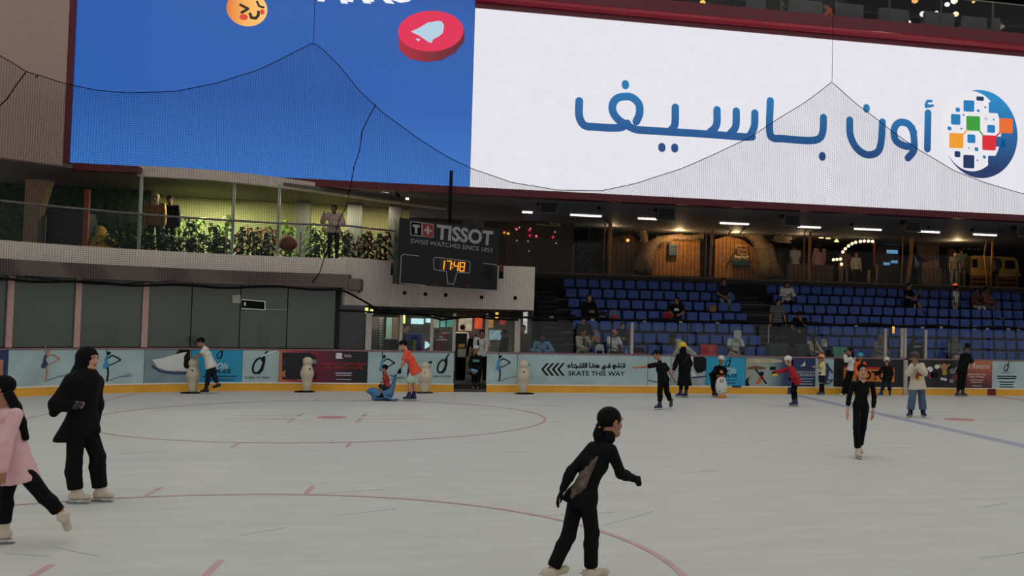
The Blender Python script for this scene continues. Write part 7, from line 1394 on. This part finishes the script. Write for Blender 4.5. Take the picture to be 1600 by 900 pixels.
sit('woman in a white top with long black hair, upper right block', 1229, 1, 1.62, 268, dict(m=m_wtee, fat=.025), dict(m=m_black), hair=('long', HAIRC), skin='tan', female=True, look=(0, -14), aL=((30, 16), (85, -35)), aR=((30, 16), (85, -35)))
stand('man in a grey striped tee standing in the aisle between the seating blocks', 1215, 472, 33.4, 1.36, 1.72, 280, dict(m=M('grey_striped_tee', (98, 100, 106), .85, stripe=('Z', .09, .5)), sleeve=.5, fat=.025), dict(m=m_navyc), skin='tan', aL=((12, 10), (25, 0)), aR=((0, 14), (8, 6)), look=(0, -8))
sit('man in a black cap and black tee with a hand on his chin', 1252, 4, 1.7, 235, dict(m=m_black, sleeve=.5, fat=.01), dict(m=m_dkg), skin='tan', lean=18, aL=((45, 10), (135, -20)), hat=('cap', m_black), look=(0, -10))
sit('woman in a tan jacket and dark tall headscarf looking at a phone, front row right', 1268, 6, 1.64, 300, dict(m=m_beige, fat=.02), dict(m=c_('grey_denim', (72, 84, 100)), name='jeans'), hair=None, skin='light', hat=('scarf', m_dkg), female=True, look=(0, -12), lean=8, extra=lambda t, J, s, B, up, rt, fb, hs, hc, Rh: patch(t, 'red_necklace', M('red_beads', (130, 44, 40), .6), [J['neck']-up*.04-rt*.04+fb*.1, J['pel']+up*.2+fb*.13, J['neck']-up*.04+rt*.04+fb*.1], .014))
stand('person in black standing at the dark equipment cases in the aisle', 1249, 519, 31.9, .62, 1.55, 90, dict(m=m_black, fat=.02), dict(m=m_black), skin='tan')
sit('grey haired man in a grey tee leaning forward left of the players door', 1371, 6, 1.7, 295, dict(m=m_gtee, sleeve=.5, fat=.03), dict(m=m_beige), hair=('short', M('grey_hair', (110, 108, 104), .8)), skin='tan', lean=12, look=(10, -8))
def ex(t, J, s, B, up, rt, fb, hs, hc, Rh): g = MB(); text(g, 'CREW', .1, lambda u, v, h: tuple(J['pel']+up*(.36+v)+rt*u-fb*(.155+h)), 0, 0, 0, .0, bold=.015); g.build('back_lettering', m_wht, t, loc=(0, 0, 0))
stand('person in a navy top with white lettering on the back, at the players door', 1430.5, 535, 30.9, .3, 1.62, 90, dict(m=m_navyc, fat=.03), dict(m=m_dkg), skin='brown', extra=ex)
sit('woman with loose grey brown hair and folded arms, front row behind the fans board', 1491, 6, 1.66, 285, dict(m=c_('taupe_cotton', (116, 106, 92)), fat=.02), dict(m=m_beige), hair=('long', M('ash_hair', (96, 88, 78), .8)), skin='tan', female=True, aL=((25, 15), (80, -60)), aR=((25, 15), (80, -60)), extra=lambda t, J, s, B, up, rt, fb, hs, hc, Rh: patch(t, 'lap_bag', m_cream2, [J['pel']+fb*.2+up*.06-rt*.1, J['pel']+fb*.2+up*.06+rt*.1], .07))
sit('man in a black vest and shorts with crossed bare legs, top of the right block', 1418, 1, 1.76, 300, dict(m=m_black, sleeve=.5, fat=.0), dict(m=m_black, kind='shorts', fat=.02, name='shorts'), skin='tan', lL=((92, 0), (40, -10)), aL=((40, 10), (140, -10)), aR=((30, 12), (80, -40)), feet=('shoe', m_dkg), dz=.02)
stand('child in a white tee and tan trousers standing among the top rows', 1495, 449, 36.0, 2.55, 1.3, 300, dict(m=m_wtee, sleeve=.5), dict(m=m_beige), skin='brown', side=-6)
sit('person in a dark red top beside the man with outstretched legs, top right', 1524, 1, 1.6, 280, dict(m=c_('plum_cotton', (92, 52, 54)), sleeve=.5), dict(m=m_cream2), skin='brown', female=True, hair=('bun', HAIRC)); sit('man in a dull red shirt and grey trousers with legs stretched out, top right', 1540, 1, 1.74, 300, dict(m=c_('dull_red_stripe', (128, 78, 78)), fat=.01), dict(m=c_('grey_green_cotton', (92, 96, 92))), skin='brown', lL=((88, 4), (20, 0)), lR=((80, 4), (4, 0)), feet=('shoe', m_wtee))

# ---------------------------------------------------------------- belongings on the seats
def bag(name, label, px, row, w, h, d, m, m2=None, y=None, z=None, cat='bag'):
    Y = RY(row)-.24 if y is None else y; x = W(px, 500, Y)[0]; z0 = FZ(row)+.415 if z is None else z
    t = thing(name, label, cat, (x, Y, z0), random.uniform(-.2, .2)); f = MB(); f.prism([(-w/2, 0), (w/2, 0), (w/2*.94, h*.8), (w/2*.6, h), (-w/2*.6, h), (-w/2*.94, h*.8)], 'y', -d/2, d/2); f.build('body', m, t, bev=.035, loc=(0, 0, 0))
    f = MB(); f.tube([(-w*.2, 0, h*.95), (-w*.15, 0, h*1.15), (w*.15, 0, h*1.15), (w*.2, 0, h*.95)], .012, 6); f.build('handle', m_dark, t, loc=(0, 0, 0))
    if m2: f = MB(); f.box((-w*.32, -d/2-.03, h*.1), (w*.32, -d/2+.01, h*.5)); f.build('front_pocket', m2, t, bev=.02, loc=(0, 0, 0))
bag('shoulder_bag', 'black and grey bag on the seat beside the woman with fair brown hair', 940.5, 3, .34, .3, .16, m_dkg, m_grp); bag('tote_bag', 'patterned blue tote bag with a red motif, fourth row of the left block', 959, 3, .38, .36, .14, M('blue_pattern_cloth', (86, 116, 140), .8, var=.5, scale=18), m_redp); bag('red_bag', 'red bag on the seat beside the person in the printed black tee', 1043, 3, .34, .36, .16, m_redc); bag('tan_bag', 'tan bag on the seat beside the man in the navy tee', 1113, 2, .26, .24, .14, M('tan_leather', (150, 106, 66), .6)); bag('backpack', 'child backpack with a rainbow band behind the woman in the cardigan', 929, 5, .36, .44, .18, M('grey_pink_cloth', (150, 124, 130), .8, var=.4, scale=12), M('rainbow_band_cloth', (200, 120, 60), .8, var=.4, scale=10)); bag('backpack', 'black and white backpack between the two seated women in the front row', 938, 6, .3, .38, .16, m_wtee, m_black)
bag('sports_bag', 'black bag with a red and white front pocket in the front row', 998, 6, .46, .3, .2, m_black, M('red_white_cloth', (120, 44, 46), .8, var=.3)); bag('plaid_bag', 'dark plaid bag beside the eating child', 981, 5, .26, .34, .14, M('plaid_cloth', (84, 70, 70), .8, var=.5, scale=16)); bag('black_bag', 'flat black bag at the left end of the fourth row, left block', 892, 3, .34, .16, .2, m_black); bag('white_bottle_bag', 'pale bag on a seat right of the man in the black cap', 1288, 5, .24, .3, .14, m_beige, m_wtee)
def drape(label, px, row, w, m, words=None):     # cloth hung over a seat back and pan
    Y = RY(row)-.03; x = W(px, 540, Y)[0]; z = FZ(row); t = thing('draped_cloth', label, 'cloth', (x, Y, z+.42)); P = [(Y+.1, z+.6), (Y+.08, z+.83), (Y-.0, z+.85), (Y-.06, z+.8), (Y-.1, z+.56), (Y-.14, z+.47), (Y-.42, z+.46), (Y-.47, z+.3)]; V = []; n = 8
    for i in range(n+1):
        for k, (yy, zz) in enumerate(P): V.append((x-w/2+w*i/n, yy-.02*math.sin(i*1.7+k), zz))
    q = len(P); f = MB(); f.add(V, [(i*q+k, i*q+k+1, (i+1)*q+k+1, (i+1)*q+k) for i in range(n) for k in range(q-1)], 0, True); o = f.build('cloth', m, t); sd = o.modifiers.new('thick', 'SOLIDIFY'); sd.thickness = .02
    if words:
        f = MB(); 
        for j, w_ in enumerate(words): text(f, w_, .09, lambda u, v, h: (x+u, Y-.115-h-.05*(.0), z+v), .06, .74-.09*j, 0, .03, bold=.01)
        f.build('lettering', m_wht, t)
drape('big red cloth with white lettering spread over a front row seat', 1107, 6, .56, M('signal_red_cloth', (190, 56, 50), .8), ('--', '---')); drape('green cloth spread over a front row seat right of the tan jacket', 1312, 6, .5, M('sea_green_cloth', (90, 150, 120), .8))
p = W(979, 540, 31.7); tag(MB().lathe([(.035, 0), (.037, .13), (.03, .16), (.013, .19), (.014, .22)], (p[0], 31.72, FZ(6)+.43), 12).build('water_bottle', M('clear_blue_bottle', (150, 180, 200), .2)), 'pale water bottle on a blue front row seat', 'bottle')
p = W(1209, 535, 32); tag(MB().tube([(p[0], 32.6, .62), (p[0], 32.6, 2.2)], .022, 8).build('handrail_post', m_steel), 'pale steel handrail post at the foot of the aisle', 'post')

# ---------------------------------------------------------------- concourse, balcony and gallery visitors
CF_ = 3.94
def conc(label, px, py, Y, H, head, top, bot, **k): return stand(label, px, py, Y, CF_, H, head, top, bot, vox=.024, **k)
def zfor(px, py, Y): return W(px, py, Y)[2]
def visitor(label, px, py, Y, head, top, bot, zf=CF_, **k):      # height follows from where the head is seen
    H = max(1.0, min(1.9, (zfor(px, py, Y)-zf)/.925)); return stand(label, px, py, Y, zf, H, head, top, bot, vox=.024, **k)
visitor('person in a white tee and dark shorts seen from behind near the plank fence', 1243, 386, 42, 110, dict(m=m_wtee, sleeve=.5, fat=.02), dict(m=m_black, kind='shorts', name='shorts'), skin='tan'); visitor('woman in a dusty pink suit with her back turned, right of the lit bamboo pole', 1281, 383, 40.5, 95, dict(m=c_('dusty_pink', (146, 108, 108)), hem=.12, fat=.02), dict(m=c_('dusty_pink', (146, 108, 108)), fat=.03), hair=('long', HAIRC), female=True); visitor('person in a pinkish top and grey trousers under the bulb arch', 1320, 392, 41.5, 80, dict(m=c_('dull_pink', (138, 104, 98)), sleeve=.5), dict(m=m_gtee), skin='tan')
visitor('person in a cream top with red hair seated under the bulb arch', 1337.5, 398, 40.8, 270, dict(m=m_cream2), dict(m=m_dkg), hair=('short', M('ginger_hair', (140, 74, 46), .7)), skin='light'); visitor('taller man in camouflage grey, left of the standing pair', 1491, 397, 40.2, 265, dict(m=c_('taupe_camouflage', (96, 88, 76), var=.3), sleeve=.5), dict(m=m_gtee), skin='tan'); visitor('man in grey green clothes, right of the standing pair', 1503, 391, 40.4, 90, dict(m=c_('slate_green', (78, 86, 80)), sleeve=.5), dict(m=c_('slate_green', (78, 86, 80)), fat=.02), skin='brown'); visitor('person in a brown top and black trousers before the yellow van', 1555, 399, 39.8, 95, dict(m=c_('drab_brown', (92, 78, 68)), fat=.03), dict(m=m_black, fat=.01), skin='brown', hat=('cap', m_dkg)); visitor('dark figure at the dark glazed shopfront on the concourse', 922, 386, 41, 270, dict(m=m_dkg), dict(m=m_black), skin='tan')
visitor('man in a white shirt on the phone at the left balcony', 522.5, 326, 31.6, 265, dict(m=c_('dusty_white', (170, 146, 136)), fat=.04), dict(m=m_black), zf=3.78, skin='brown', aR=((35, 20), (140, -15)), aL=((25, 20), (60, -60))); visitor('person in a tan robe among the plants on the left balcony', 244, 309, 32.6, 270, dict(m=M('tan_robe', (150, 104, 66), .8), fat=.015), dict(m=m_dkg), zf=3.78, skin='tan', hat=('scarf', m_beige)); visitor('person in black among the plants, right of the tan robe on the balcony', 266, 312, 32.8, 275, dict(m=m_black, fat=.015), dict(m=m_black), zf=3.78, skin='brown')
def diner(label, px, Y, head, m, **k):
    x = W(px, 20, Y)[0]; J = skeleton(1.66, head, hip=UZ+.52, lL=((84, 6), (4, 2)), lR=((84, 6), (4, 2)), aL=((35, 10), (85, -20)), aR=((35, 10), (85, -20)), lean=8); person(label, J, 1.66, dict(m=m, sleeve=.5), dict(m=m_dkg), loc=(x, Y, 0), feet=('shoe', m_dkg), vox=.024, **k)
diner('diner in a pale tee at the left table of the glass gallery end', 1405, 34.2, 0, m_wtee, skin='light'); diner('diner in grey leaning at a table, middle right of the upper gallery', 1447, 34.3, 180, m_gtee, skin='tan'); diner('diner in white seated at the far right of the upper gallery', 1559, 34.0, 20, m_wtee, skin='tan'); diner('diner in red seated near the middle of the upper gallery', 1297, 34.0, 180, m_orgc, skin='tan'); diner('diner in a dark top between the amber lamp and the left sofa', 1215, 34.2, 0, m_dkg, skin='tan', hair=('long', HAIRC))
